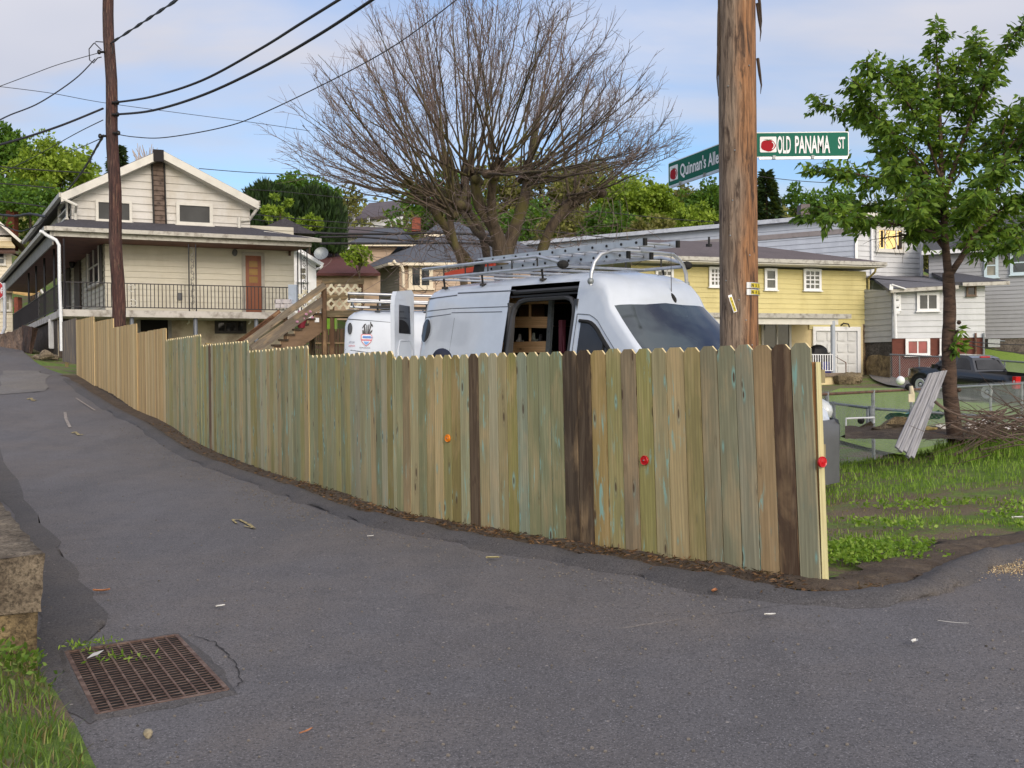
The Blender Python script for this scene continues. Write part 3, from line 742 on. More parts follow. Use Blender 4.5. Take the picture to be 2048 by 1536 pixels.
def reflector(px, py, mat_, lab, face, out, r=0.036):
    q = plan_at(min(px, 1642), FL); d = face; nn = Vector((d.y, -d.x)); nn = nn if nn.y < 0 else -nn
    dr = ray(px, py); c = EYE + dr * ((q.y + nn.y * out) / dr.y)
    # place on the fence face plane
    pl = Plane(q.x, q.y, d.x, d.y); u, z = pl.hit(px, py); c = pl.pt(u, z, out)
    Mz = Matrix((Vector((d.x, d.y, 0)), Vector((0, 0, 1)), Vector((nn.x, nn.y, 0)))).transposed()
    m = MB(); m.lathe([(0.001, 0.012), (r * .25, .0115), (r * .3, .009), (r * .8, .008), (r * .92, .011), (r, .007), (r, -.004)], c, 22, 0, Mz)
    o = m.build('reflector', mat_, g_fence, smooth=False, label=lab)
    m = MB(); m.lathe([(0.0001, .016), (.005, .015), (.006, .011)], c, 10, 0, Mz); m.build('screw', M['galv'], o)
dA = (Vector(FA) - Vector(FC)).normalized() * -1
reflector(1297, 920, M['red_plastic'], 'round red reflector in the middle of the fence', dA, .042)
reflector(903, 876, M['orange_plastic'], 'round orange reflector', dA, .042)
pl = Plane(c1.x, c1.y, 1, -.35); c = c1
Mz = Matrix((Vector((pl.a.x, pl.a.y, 0)), Vector((0, 0, 1)), Vector((pl.n.x, pl.n.y, 0)))).transposed() @ Matrix.Rotation(R(50), 3, 'Y')
m = MB(); m.lathe([(0.001, 0.012), (.009, .0115), (.011, .009), (.028, .008), (.033, .011), (.036, .007), (.036, -.004)], c, 22, 0, Mz)
m.build('reflector', M['red_plastic'], g_fence, label='round red reflector on the end post')
# ------------------------------------------------------------------ low concrete wall, bank and drain at lower left
w0 = G(72, 1345); dirw = Vector((-.5, .866)); inw = Vector((-.866, -.5))
def wp(s, o, z): return Vector((w0.x + dirw.x * s + inw.x * o, w0.y + dirw.y * s + inw.y * o, z))
def rough_slab(mb_, s0, s1, o0, o1, z0f, z1f, amp=.03, ns=26, no=8, nz=7, seed=0):
    """closed rough block along the wall direction"""
    def q(s, o, z):
        v = wp(s, o, z); nz_ = mnoise.noise_vector(Vector((v.x * 3.3 + seed, v.y * 3.3, v.z * 3.3))) * amp + mnoise.noise_vector(Vector((v.x * 11 + seed, v.y * 11, v.z * 11))) * amp * .45
        return v + nz_
    S = [lerp(s0, s1, i / ns) for i in range(ns + 1)]
    prof = [(o0, k / nz) for k in range(nz + 1)] + [(lerp(o0, o1, k / no), 1.0) for k in range(1, no + 1)] + [(o1, 1 - k / nz) for k in range(1, nz + 1)]
    rows = [[q(s, o, lerp(z0f(s), z1f(s), t)) for o, t in prof] for s in S]
    mb_.grid(rows)
    mb_.face(rows[0][::-1]); mb_.face(rows[-1])
    # denser rough end faces
    for s, fl in ((s0, 1),):
        rr = [[q(s - .012, lerp(o0, o1, k / 14), lerp(z0f(s), z1f(s), t / 10)) for k in range(15)] for t in range(11)]
        mb_.grid(rr)
gw = lambda s: gz(wp(s, 0, 0).x, wp(s, 0, 0).y)
wall = thing('retaining_wall', 'low crumbling concrete retaining wall at the lower left corner', 'wall', tuple(w0))
m = MB(); rough_slab(m, 0.0, 9.5, 0.02, 1.3, lambda s: gw(s) - .15, lambda s: gw(s) + .32, .05, ns=70, seed=3)
m.build('base_course', M['stone'], wall, smooth=True)
m = MB(); rough_slab(m, -0.02, 9.5, -0.03, 1.25, lambda s: gw(s) + .315, lambda s: gw(s) + .60, .034, ns=70, seed=9)
m.build('cap_course', M['concrete'], wall, smooth=True)
rows = []
for i in range(30):
    s = lerp(-3.4, 10, i / 29); row = []
    for k in range(14):
        o = lerp(-0.02, 3.6, k / 13)
        base = gw(max(s, -1)) if s > -1 else 0
        if s > 0.1:
            z = gw(s) + .52 + .05 * mnoise.noise(Vector((s * 2, o * 2, 0))); o2 = o + .75
        else:
            e = min(1, (0.1 - s) / .5); o2 = o - .02 + .75 * (1 - min(1, (0.1 - s) / .05))
            z = gz(0, 4) + min(.5, .03 + o * .55) * (1 - .35 * e) + .04 * mnoise.noise(Vector((s * 3, o * 3, 0)))
        q = wp(s, o2, z); row.append(q)
    rows.append(row)
m = MB(); m.grid(rows); m.build('grass_bank', M['ground'], smooth=True, kind='structure')
# storm drain: frame, bars
gTR, gBR, gBL = G(352, 1275), G(455, 1386), G(195, 1434)
gTL = gTR + (gBL - gBR)
dr = thing('storm_drain', 'rusty iron drain grate in the road by the concrete wall', 'drain grate', tuple(gBL))
a, b, c_, d_ = [Vector((q.x, q.y, gz(q.x, q.y) + .018)) for q in (gTL, gTR, gBR, gBL)]
rust = MT('rusty_iron'); rust.color(rust.ramp(rust.noise(rust.coord('Object'), 14, 6, .7), (0.35, srgb(74, 56, 50)), (0.5, srgb(108, 86, 76)), (0.7, srgb(138, 120, 110)))).rough(.8).set(Metallic=.2)
DRN = (a, b, c_, d_)
m = MB()
for p, q in ((a, b), (b, c_), (c_, d_), (d_, a)): m.bar(p - Vector((0, 0, .006)), q - Vector((0, 0, .006)), .022, .014)
m.build('frame', rust.m, dr)
m = MB(); nb = 27
for i in range(1, nb):
    t = i / nb; m.bar(a.lerp(d_, t) - Vector((0, 0, .0035)), b.lerp(c_, t) - Vector((0, 0, .0035)), .006, .0022)
m.build('bearing_bars', rust.m, dr)
m = MB()
for i in range(1, 9):
    t = i / 9; m.bar(a.lerp(b, t) - Vector((0, 0, .002)), d_.lerp(c_, t) - Vector((0, 0, .003)), .010, .005)
m.build('cross_bars', rust.m, dr)
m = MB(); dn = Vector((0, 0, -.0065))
pit_shade = MT('drain_pit_shade'); pit_shade.color(srgb(14, 11, 11)).rough(1)  # black sheet under the bars, the depth's shade put into its colour
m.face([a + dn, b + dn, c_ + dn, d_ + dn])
m.build('pit_shade', pit_shade.m, dr)
# cut the road sheets under the drain: rim of broken asphalt round the grate
m = MB(); ring = []
for i in range(60):
    t = i / 60 * 4; k = int(t); f = t - k; cs = [a, b, c_, d_]; p = cs[k].lerp(cs[(k + 1) % 4], f); ctr = (a + c_) / 2
    o_ = (p - ctr).normalized(); wv = .045 + .03 * mnoise.noise(Vector((i * .5, 0, 3)))
    ring.append([p + o_ * .012 + Vector((0, 0, -.002)), p + o_ * (.03) + Vector((0, 0, .001)), p + o_ * (.03 + wv) + Vector((0, 0, -.013))])
ring.append(ring[0]); m.grid(ring); m.build('asphalt_rim', M['asphalt_dark'], dr)
# cracks and seams in the asphalt
def crack(pix, wd, jit=.02, n=8, seed=0):
    g = smooth_pts2([G(*p) for p in pix], n); rows = []
    for i, p in enumerate(g):
        d = (g[min(i + 1, len(g) - 1)] - g[max(i - 1, 0)]); d.z = 0; d.normalize(); nn = Vector((d.y, -d.x, 0))
        q = p + nn * jit * (mnoise.noise(Vector((i * .37, seed, 2))) + .6 * mnoise.noise(Vector((i * 1.1, seed, 7)))); w_ = wd * (.35 + .65 * abs(mnoise.noise(Vector((i * .5, seed, 5))) * 2)) * min(1, i / 3, (len(g) - 1 - i) / 3)
        rows.append([Vector(((q + nn * s_ * w_).x, (q + nn * s_ * w_).y, gz(q.x, q.y) + .009)) for s_ in (.5, -.5)])
    m = MB(); m.grid(rows); return m.build('road_crack', M['crack'], kind='structure')
def smooth_pts2(P3, n):
    out = []
    for i in range(len(P3) - 1):
        for k in range(n): out.append(P3[i].lerp(P3[i + 1], k / n))
    return out + [P3[-1]]
for k, (pix, wd) in enumerate((([(380, 1272), (432, 1288), (466, 1322), (484, 1362), (470, 1382)], .012), ([(20, 770), (70, 786), (100, 776)], .05), ([(0, 748), (60, 752), (120, 745)], .04))):
    crack(pix, wd, seed=k * 3.1)
# litter
def blob(name, px, py, sz, mat_, label, cat, hz=0.5, group=None):
    g = G(px, py); m = MB(); rr = random.Random(int(px * 7 + py))
    m.ball((g.x, g.y, g.z + sz * hz * .5 + .012), sz, sz * .8, sz * hz, 8, 5)
    for i, v in enumerate(m.v): m.v[i] = tuple(Vector(v) + mnoise.noise_vector(Vector(v) * 40) * sz * .35)
    return m.build(name, mat_, None, False, label, cat, group)
def flake(name, px, py, L, W, mat_, label, cat, ang=0.0, curl=.3, group=None):
    g = G(px, py); m = MB(); rows = []; c, s_ = math.cos(ang), math.sin(ang)
    for i in range(7):
        t = i / 6 * 2 - 1; ww = W * math.sqrt(max(0.02, 1 - t * t)); row = []
        for k in (-1, 0, 1):
            x, y = t * L, k * ww; z = .022 + curl * L * t * t * .5 + abs(k) * W * .5
            row.append((g.x + x * c - y * s_, g.y + x * s_ + y * c, g.z + z))
        rows.append(row)
    m.grid(rows); return m.build(name, mat_, None, False, label, cat, group)
deadleaf = plain('dead_leaf', (168, 112, 74), .7, var=.2, scale=30); paper = plain('paper_scrap', (214, 212, 206), .7, var=.04, scale=20); pebble = plain('pebble', (150, 140, 118), .9, var=.2, scale=40)
flake('dead_leaf', 203, 1189, .055, .02, deadleaf, 'orange-brown dead leaf on the asphalt above the drain', 'leaf', .2)
flake('dead_leaf', 712, 1018, .05, .02, deadleaf, 'curled brown dead leaf lying along the foot of the fence', 'leaf', 2.0, .6)
flake('dead_leaf', 1428, 1190, .035, .018, deadleaf, 'small tan dead leaf near the fence corner', 'leaf', 1.0, .5)
flake('twig', 612, 1474, .04, .008, deadleaf, 'small brown twig piece on the asphalt near the bottom edge', 'twig', 1.0, .2)
flake('paper_scrap', 441, 1220, .03, .016, paper, 'white scrap on the road right of the drain top', 'litter', .6, .2)
flake('paper_scrap', 741, 1078, .028, .014, paper, 'white scrap on the asphalt below the middle of the fence', 'litter', .3, .2)
flake('paper_scrap', 1540, 1238, .032, .016, paper, 'white scrap on the road just below the fence corner', 'litter', .1, .2)
flake('paper_scrap', 1829, 1292, .03, .016, paper, 'white scrap on the road at the right side', 'litter', .9, .2)
flake('paper_scrap', 2035, 1042, .05, .03, paper, 'white scrap lying in the grass at the right edge', 'litter', .1, .2)
flake('paper_scrap', 985, 1122, .05, .02, plain('yellow_scrap', (176, 166, 120), .8), 'yellowish scrap on the road by the fence foot', 'litter', .1, .1)
flake('straw', 1906, 1253, .08, .004, paper, 'thin pale straw lying on the road at the right', 'straw', -.5, .1)
blob('pebble', 296, 1478, .022, pebble, 'tan pebble on the road below the drain', 'pebble', .9)
m = MB(); q = Vector(a.lerp(d_, .3).lerp(b.lerp(c_, .3), .10)) + Vector((0, 0, .035))
m.face([q, q + Vector((.06, .0, .02)), q + Vector((.07, .06, .03)), q + Vector((.005, .07, .01))]); m.build('paper_scrap', paper, None, False, 'torn white paper lying on the drain grate', 'litter')
gr_ = random.Random(5)
m = MB()
for i in range(1500):
    px = gr_.uniform(60, 2040); py = gr_.uniform(960, 1530)
    g = G(px, py)
    if i % 5 < 3:
        t = gr_.random(); k = gr_.choice([0, 1, 2]); p0, p1 = [(FC, FA), (FA, FB), (FB, FD)][k]
        x, y = lerp(p0[0], p1[0], t) - .866 * gr_.gauss(.75, .3), lerp(p0[1], p1[1], t) - .5 * gr_.gauss(.75, .3); g = gzv(x, y)
    s_ = gr_.uniform(.003, .010)
    m.ball((g.x, g.y, g.z + .008), s_, s_ * .8, s_ * .7, 5, 3)
m.build('gravel', plain('loose_gravel', (112, 106, 100), .9, var=.3, scale=9), kind='stuff')
# ------------------------------------------------------------------ big utility pole with street signs
bp = P(1479, 745, 7.78)
bx, by = bp.x, bp.y
pole = thing('utility_pole', 'thick weathered brown utility pole behind the corner of the fence', 'utility pole', (bx, by, gz(bx, by)))
m = MB(); r_ = random.Random(2); rows = []
NZ = 60
for i in range(NZ + 1):
    z = lerp(gz(bx, by) - .2, 9.6, i / NZ); row = []
    for k in range(40):
        a_ = 2 * math.pi * k / 40; rr = lerp(.1395, .125, max(0, z) / 9.6)
        rr += .0035 * mnoise.noise(Vector((math.cos(a_) * 6, math.sin(a_) * 6, z * .25))) + .003 * mnoise.noise(Vector((math.cos(a_) * 22, math.sin(a_) * 22, z * .4)))
        row.append(Vector((rr * math.cos(a_), rr * math.sin(a_), z)))
    rows.append(row)
m.grid(rows, closed=True)
po = m.build('shaft', M['pole_new'], None, smooth=True); po.location = (bx, by, 0); po.parent = pole; po.matrix_parent_inverse = wm(pole).inverted()
# splinters at the upper edges
m = MB()
for (px, py, L, a_, sx) in [(1437, 30, .4, 0, -1), (1437, 60, .36, 0, -1), (1436, 110, .3, 0, -1), (1519, 10, .22, 0, 1), (1519, 150, .14, 0, 1), (1518, 40, .16, 0, 1)]:
    q = P(px, py, by - .01 if sx > 0 else by - .02)
    m.tube([q + Vector((-.012 * sx, 0, .12)), q + Vector((0, -.01, 0)), q + Vector((.010 * sx, -.012, -L * .55)), q + Vector((.003 * sx, -.012, -L))], [.012, .011, .006, .0015], 4)
m.build('splinters', M['bark_dark'], pole)
m = MB()
for (px, py) in [(1458, 170), (1499, 130), (1470, 300), (1492, 640), (1462, 470), (1500, 510), (1478, 600), (1455, 560), (1505, 690), (1466, 400)]:
    a_ = ray(px, py); q = EYE + a_ * ((by - .135) / a_.y)
    th = math.atan2(-1, (q.x - bx) * 8); q = Vector((q.x, by - math.sqrt(max(.0001, .137 ** 2 - (q.x - bx) ** 2)), q.z))
    m = MB(); m.ball(q, .006, .006, .006, 6, 4); m.build('nail_head', M['galv'], pole)
# number tags
yel = plain('yellow_tag', (196, 178, 40), .5, var=.1); blk = plain('black_lettering', (22, 20, 18), .6, var=.02)
def wrap_plate(z0, z1, a0, a1, rr, n=10):
    rows = []
    for i in range(n + 1):
        a_ = lerp(a0, a1, i / n); rows.append([Vector((bx + rr * math.cos(a_), by + rr * math.sin(a_), z)) for z in (z0, z1)])
    return rows
for (py0, py1, s_) in ((568, 583, 'NS1'), (576.5, 589, 'N43')):
    pass
for k, (pyc, body) in enumerate(((570.5, 'N51'), (584, 'N438'))):
    zc = P(1500, pyc, by - .13).z; h = .021
    tg = MB(); tg.grid(wrap_plate(zc - h, zc + h, R(-80), R(-2), .146)); tg.grid(wrap_plate(zc - h, zc + h, R(-80), R(-2), .143))
    o = tg.build('number_tag', M['aluminium'], pole, label=('upper' if k == 0 else 'lower') + ' metal strip of yellow number plates')
    tg = MB(); tg.grid(wrap_plate(zc - h * .75, zc + h * .75, R(-66), R(-3), .1475)); y_ = tg.build('yellow_plates', yel, o)
    for c_i, ch in enumerate(body):
        a_ = R(-61 + 13.5 * c_i); nrm3 = Vector((math.cos(a_), math.sin(a_), 0)); tan = Vector((-math.sin(a_), math.cos(a_), 0))
        text(ch, 'tag_digit', blk, Vector((bx, by, zc - h * .55)) + nrm3 * .1485, tan, (0, 0, 1), h * 1.15, o, 0.8, align='CENTER', bold=.03)
hang = MB(); a0 = P(1459.5, 590, by - .15); a1 = P(1471, 624, by - .152)
hang.bar(a0, a1, .026, .003, up=(0, -1, 0)); ho = hang.build('hanging_tag', M['aluminium'], pole, label='tilted metal tag with vertical yellow plate')
hb = MB(); hb.bar(a0.lerp(a1, .12) + Vector((0, -.003, 0)), a0.lerp(a1, .96) + Vector((0, -.003, 0)), .018, .002, up=(0, -1, 0)); hb.build('yellow_plate', yel, ho)
ax_ = (a1 - a0).normalized(); 
for i in range(4):
    q = a0.lerp(a1, .24 + .2 * i) + Vector((0, -.0055, 0)); text('1010'[i], 'tag_digit', blk, q, Vector((.92, 0, .32)), -ax_ * 1, .014, ho, .9, align='CENTER')
# street name signs
green = plain('sign_green', (0, 98, 80), .6, var=.04, scale=5, spec=.25); swhite = plain('sign_white', (226, 228, 232), .4, var=.03, scale=8)
tomato = plain('tomato_red', (158, 6, 26), .6, var=.08, scale=12, spec=.2); stemg = plain('stem_green', (40, 110, 60), .5)
def street_sign(name, label, o, ax, L, h, words, tomw, tomat):
    """o: lower-left corner, ax: unit direction to the right"""
    ax = Vector(ax).normalized(); up = Vector((0, 0, 1)); nn = ax.cross(up)
    S = thing(name, label, 'street sign', tuple(o))
    def rr(x0, z0, x1, z1, rad, out, th):
        pts = []
        for cx, cz, a0 in ((x1 - rad, z0 + rad, -90), (x1 - rad, z1 - rad, 0), (x0 + rad, z1 - rad, 90), (x0 + rad, z0 + rad, 180)):
            for k in range(5):
                a_ = R(a0 + 22.5 * k); pts.append(o + ax * (cx + rad * math.cos(a_)) + up * (cz + rad * math.sin(a_)) + nn * out)
        return pts, -nn * th
    p, e = rr(0, 0, L, h, .012, 0, .003); m = MB(); m.prism(p, e); m.build('sign_blade', swhite, S)
    p, e = rr(.007, .007, L - .007, h - .007, .01, .0012, .001); m = MB(); m.prism(p, e); m.build('green_face', green, S)
    # tomato emblem on its white square
    tx, tw = tomat
    p, e = rr(tx, h * .2, tx + tw, h * .82, .008, .0026, .001); m = MB(); m.prism(p, e); em = m.build('emblem_square', swhite, S)
    c0 = o + ax * (tx + tw / 2) + up * (h * .47); rx, rz = tw * .45, h * .235; m = MB(); pts = []
    for k in range(36):
        a_ = 2 * math.pi * k / 36; f = 1 + .035 * math.cos(5 * a_ + .6) - .10 * max(0, math.sin(a_)) ** 8
        pts.append(c0 + ax * rx * f * math.cos(a_) + up * rz * f * math.sin(a_) + nn * .0042)
    m.prism(pts, -nn * .001); m.build('tomato', tomato, em)
    m = MB()
    for a_, L_ in ((150, .5), (95, .42), (30, .5), (60, .3), (120, .35)):
        q = c0 + up * rz * .85 + nn * .0052; d = ax * math.cos(R(a_)) * rx * L_ * 1.5 + up * (math.sin(R(a_)) * rz * L_ - .0 * h)
        m.face([q - up * .003, q + up * .004, q + d])
    m.build('tomato_stem', stemg, em)
    m = MB(); pts = [c0 + ax * rx * f * math.cos(R(a_)) + up * rz * f * math.sin(R(a_)) + nn * .0054 for f, rng_ in ((.86, range(-50, 51, 20)), (.74, range(50, -51, -20))) for a_ in rng_]
    m.face(pts); m.build('highlight', swhite, em)
    for wd, x, z, hh, sx in words:
        text(wd, 'lettering', swhite, o + ax * x + up * (z * h), ax, up, hh * h, S, 1, .0035, bold=.022, fitw=sx)
    m = MB(); m.bar(o + ax * 0.05 - up * .008, o + ax * L * .98 - up * .008, .018, .016); m.build('bracket_arm', M['aluminium'], S)
    for x in (.22, .62):
        m = MB(); m.box(o + ax * (L * x) - up * .002 + nn * .004, (.022, .03, .026)); m.build('clamp', M['galv'], S)
    return S
Ya = 8.16
o1 = P(1518, 319, Ya); o1b = P(1698, 311.5, Ya)
L2 = (o1b - o1).length
hh = (P(1698, 261, Ya) - P(1698, 311.5, Ya)).length
o_ = o1 + Vector((0, 0, 0)); o_.z = (o1.z + o1b.z) / 2 + .004
kx = L2 / 180.0
street_sign('street_sign', 'green OLD PANAMA ST street sign with a red tomato on the right of the pole', o_ - Vector((.05, 0, 0)), (1, -.0, 0), L2 + .05, hh, [('OLD', .05 + 36.5 * kx, .17, .68, 27 * kx), ('PANAMA', .05 + 72 * kx, .17, .68, 70 * kx), ('ST', .05 + 158 * kx, .33, .46, 14 * kx)], None, (.05 + 2 * kx, 33 * kx))
q1 = P(1337, 371, 9.0); Yb = 8.22
q2 = P(1442, 341.5, Yb)
dq = (q2 - q1); dq.z = 0
h1 = (P(1337, 323.5, 9.0) - P(1337, 371, 9.0)).length
L1 = dq.length
qq = q1.copy(); qq.z = (q1.z + q2.z) / 2
plq = Plane(qq.x, qq.y, dq.x, dq.y); U = lambda px: plq.hit(px, 340)[0]
street_sign('street_sign', "green Quinnan's Alley street sign with a red tomato left of the pole", qq, dq, L1 + .13, h1, [("Quinnan's", U(1361), .27, .5, U(1413) - U(1361)), ('Alley', U(1417), .27, .5, (U(1438) - U(1417)) * 1.32)], None, (U(1340), U(1356) - U(1340)))
m = MB(); m.tube([(bx + .02, by + .13, P(1518, 330, by).z), (bx + .03, by + .42, P(1518, 330, by).z)], .016, 10); m.tube([(bx + .03, by + .42, P(1518, 330, by).z - .02), (bx + .03, by + .42, P(1518, 330, by).z + .04)], .02, 10)
m.build('sign_bracket', M['galv'], pole)
# ------------------------------------------------------------------ left utility pole
lp = P(230, 640, 26.0); lx, ly = lp.x, lp.y
pl2 = thing('utility_pole', 'dark leaning utility pole in front of the white house', 'utility pole', (lx, ly, gz(lx, ly)))
tb, tt = P(238, 650, 26.0), P(214, -60, 26.0); m = MB()
ps_ = [tb + (tt - tb) * (i / 16) + Vector((.02 * math.sin(i * 1.3), 0, 0)) for i in range(-2, 17)]
m.tube([p - Vector((lx, ly, 0)) for p in ps_], [lerp(.165, .125, i / 18) for i in range(19)], 18)
po = m.build('shaft', M['pole_old'], None, smooth=True); po.location = (lx, ly, 0); po.parent = pl2; po.matrix_parent_inverse = wm(pl2).inverted()
for (px, py) in ((229, 205), (229, 229), (204, 104), (231, 266), (206, 272)):
    q = P(px, py, 25.85); m = MB(); m.tube([q - Vector((.06, 0, 0)), q + Vector((.07, 0, 0))], .03, 8); m.ball(q + Vector((.07 if px > 215 else -.07, 0, 0)), .05, .05, .06, 8, 5)
    m.build('insulator', M['black_metal'], pl2)
m = MB(); q = [P(*a_, 25.8) for a_ in ((206, 84), (192, 83), (189, 86), (203, 100))]; m.tube(q, .013, 5)
q = [P(*a_, 25.8) for a_ in ((203, 114), (195, 116), (187, 126), (179, 120), (178, 98), (188, 86))]; m.tube(q, .013, 5)
q = [P(*a_, 25.8) for a_ in ((222, 85), (226, 95), (224, 108))]; m.tube(q, .013, 5)
m.build('wire_loop', M['cable'], pl2)
# ------------------------------------------------------------------ wires
def smooth_pts(P3, n=8):
    out = []
    for i in range(len(P3) - 1):
        p0 = P3[max(i - 1, 0)]; p1 = P3[i]; p2 = P3[i + 1]; p3 = P3[min(i + 2, len(P3) - 1)]
        for k in range(n):
            t = k / n; out.append(0.5 * ((2 * p1) + (p2 - p0) * t + (2 * p0 - 5 * p1 + 4 * p2 - p3) * t * t + (3 * p1 - p0 - 3 * p2 + p3) * t ** 3))
    return out + [P3[-1]]
WG = 'overhead wires strung from the leaning pole'
def wire(pix, Y0, Y1, r, label, group=WG, name='power_cable', twist=False):
    n = len(pix); pts = [P(px, py, lerp(Y0, Y1, i / (n - 1))) for i, (px, py) in enumerate(pix)]
    pts = smooth_pts(pts); m = MB()
    m.tube(pts, r, 6)
    if twist:
        for ph in (0, 3.14):
            m.tube([p + Vector((0, .02 * math.cos(i * .9 + ph), .03 * math.sin(i * .9 + ph))) for i, p in enumerate(pts)], r * .7, 4)
    m.build(name, M['cable'], None, True, label, 'cable', group)
wire([(230, 205), (305, 193), (406, 160), (520, 98), (600, 48), (690, -8)], 25.9, 17, .025, 'upper of the two thick black cables curving up right from the leaning pole')
wire([(230, 229), (305, 221), (406, 190), (520, 137), (640, 68), (756, -8)], 25.9, 17, .027, 'lower of the two thick cables curving up right from the leaning pole')
wire([(232, 268), (270, 274), (330, 275), (440, 256), (520, 229), (680, 152), (800, 84), (920, -6)], 25.9, 22, .012, 'thin wire sagging from the leaning pole across the bare tree')
wire([(222, 86), (270, 55), (320, 22), (372, -12)], 25.9, 18, .016, 'twisted service wire running up right from near the top of the leaning pole', twist=True)
wire([(204, 104), (120, 128), (60, 150), (-20, 180)], 25.9, 24, .009, 'thin straight wire from the leaning pole to the upper left edge')
wire([(190, 118), (150, 158), (80, 205), (20, 230), (-10, 245)], 25.9, 20, .014, 'curved wire from the leaning pole down to the left edge')
wire([(206, 217), (130, 248), (60, 272), (-10, 292)], 25.9, 22, .026, 'thick black cable from the leaning pole to the left edge')
wire([(206, 240), (150, 268), (60, 318), (-10, 352)], 25.9, 40, .012, 'thin wire from the leaning pole down behind the lime tree')
wire([(204, 276), (150, 299), (125, 304)], 25.9, 50, .012, 'short wire from the leaning pole toward the conifer')
wire([(207, 271), (190, 300), (172, 332), (150, 362), (131, 386)], 25.9, 38, .03, 'bundled service cable dropping from the leaning pole to the house eave', twist=True)
wire([(-10, 172), (100, 186), (205, 205), (360, 226), (520, 247), (620, 262)], 60, 75, .018, 'very thin distant wire crossing behind the leaning pole', 'distant wires')
wire([(398, 337), (500, 345), (620, 350), (760, 356)], 55, 60, .02, 'thin wire to the right of the house gable', 'distant wires')
wire([(482, 378), (560, 383), (650, 392), (760, 404)], 55, 60, .02, 'thin wire in front of the tall hedge top', 'distant wires')
wire([(500, 428), (620, 440), (700, 446), (820, 458), (1000, 476)], 50, 50, .022, 'upper wire crossing the arborvitae hedge', 'distant wires')
wire([(500, 438), (620, 452), (700, 458), (830, 470), (1000, 486)], 50, 50, .022, 'second wire crossing the arborvitae hedge', 'distant wires')
wire([(560, 452), (640, 466), (760, 468), (860, 466), (1000, 470)], 50, 50, .06, 'pale thick cable passing before the tan house roof', 'distant wires')
wire([(640, 474), (720, 474), (800, 480), (900, 486), (1010, 488)], 50, 50, .05, 'dark middle cable passing before the tan house roof', 'distant wires')
wire([(640, 487), (720, 487), (800, 487), (900, 486), (1010, 489)], 50, 50, .06, 'dark lower cable passing before the tan house roof', 'distant wires')
wire([(1080, 420), (1200, 424), (1320, 436), (1440, 445)], 70, 70, .025, 'thin wire crossing the green hillside trees', 'distant wires')
wire([(1040, 458), (1150, 468), (1260, 480), (1330, 487)], 60, 60, .03, 'wire low over the hillside above the ladder', 'distant wires')
wire([(1510, 352), (1600, 362), (1690, 367), (1760, 368)], 60, 60, .02, 'thin wire in the sky right of the big pole', 'distant wires')
wire([(-10, 332), (40, 337), (110, 342), (180, 346)], 50, 50, .03, 'upper wire over the left trees', 'distant wires')
wire([(-10, 366), (60, 372), (110, 376)], 50, 50, .03, 'middle wire over the left trees', 'distant wires')
wire([(-10, 402), (50, 408), (92, 414)], 50, 50, .03, 'lower wire over the left trees', 'distant wires')
wire([(-10, 428), (30, 432), (60, 428), (92, 434)], 45, 39, .045, 'tangled service cable by the left chimney', 'distant wires', twist=True)
wire([(-10, 444), (20, 457), (45, 462), (78, 448), (92, 436)], 45, 39, .02, 'pale drooping cable below the left chimney', 'distant wires')
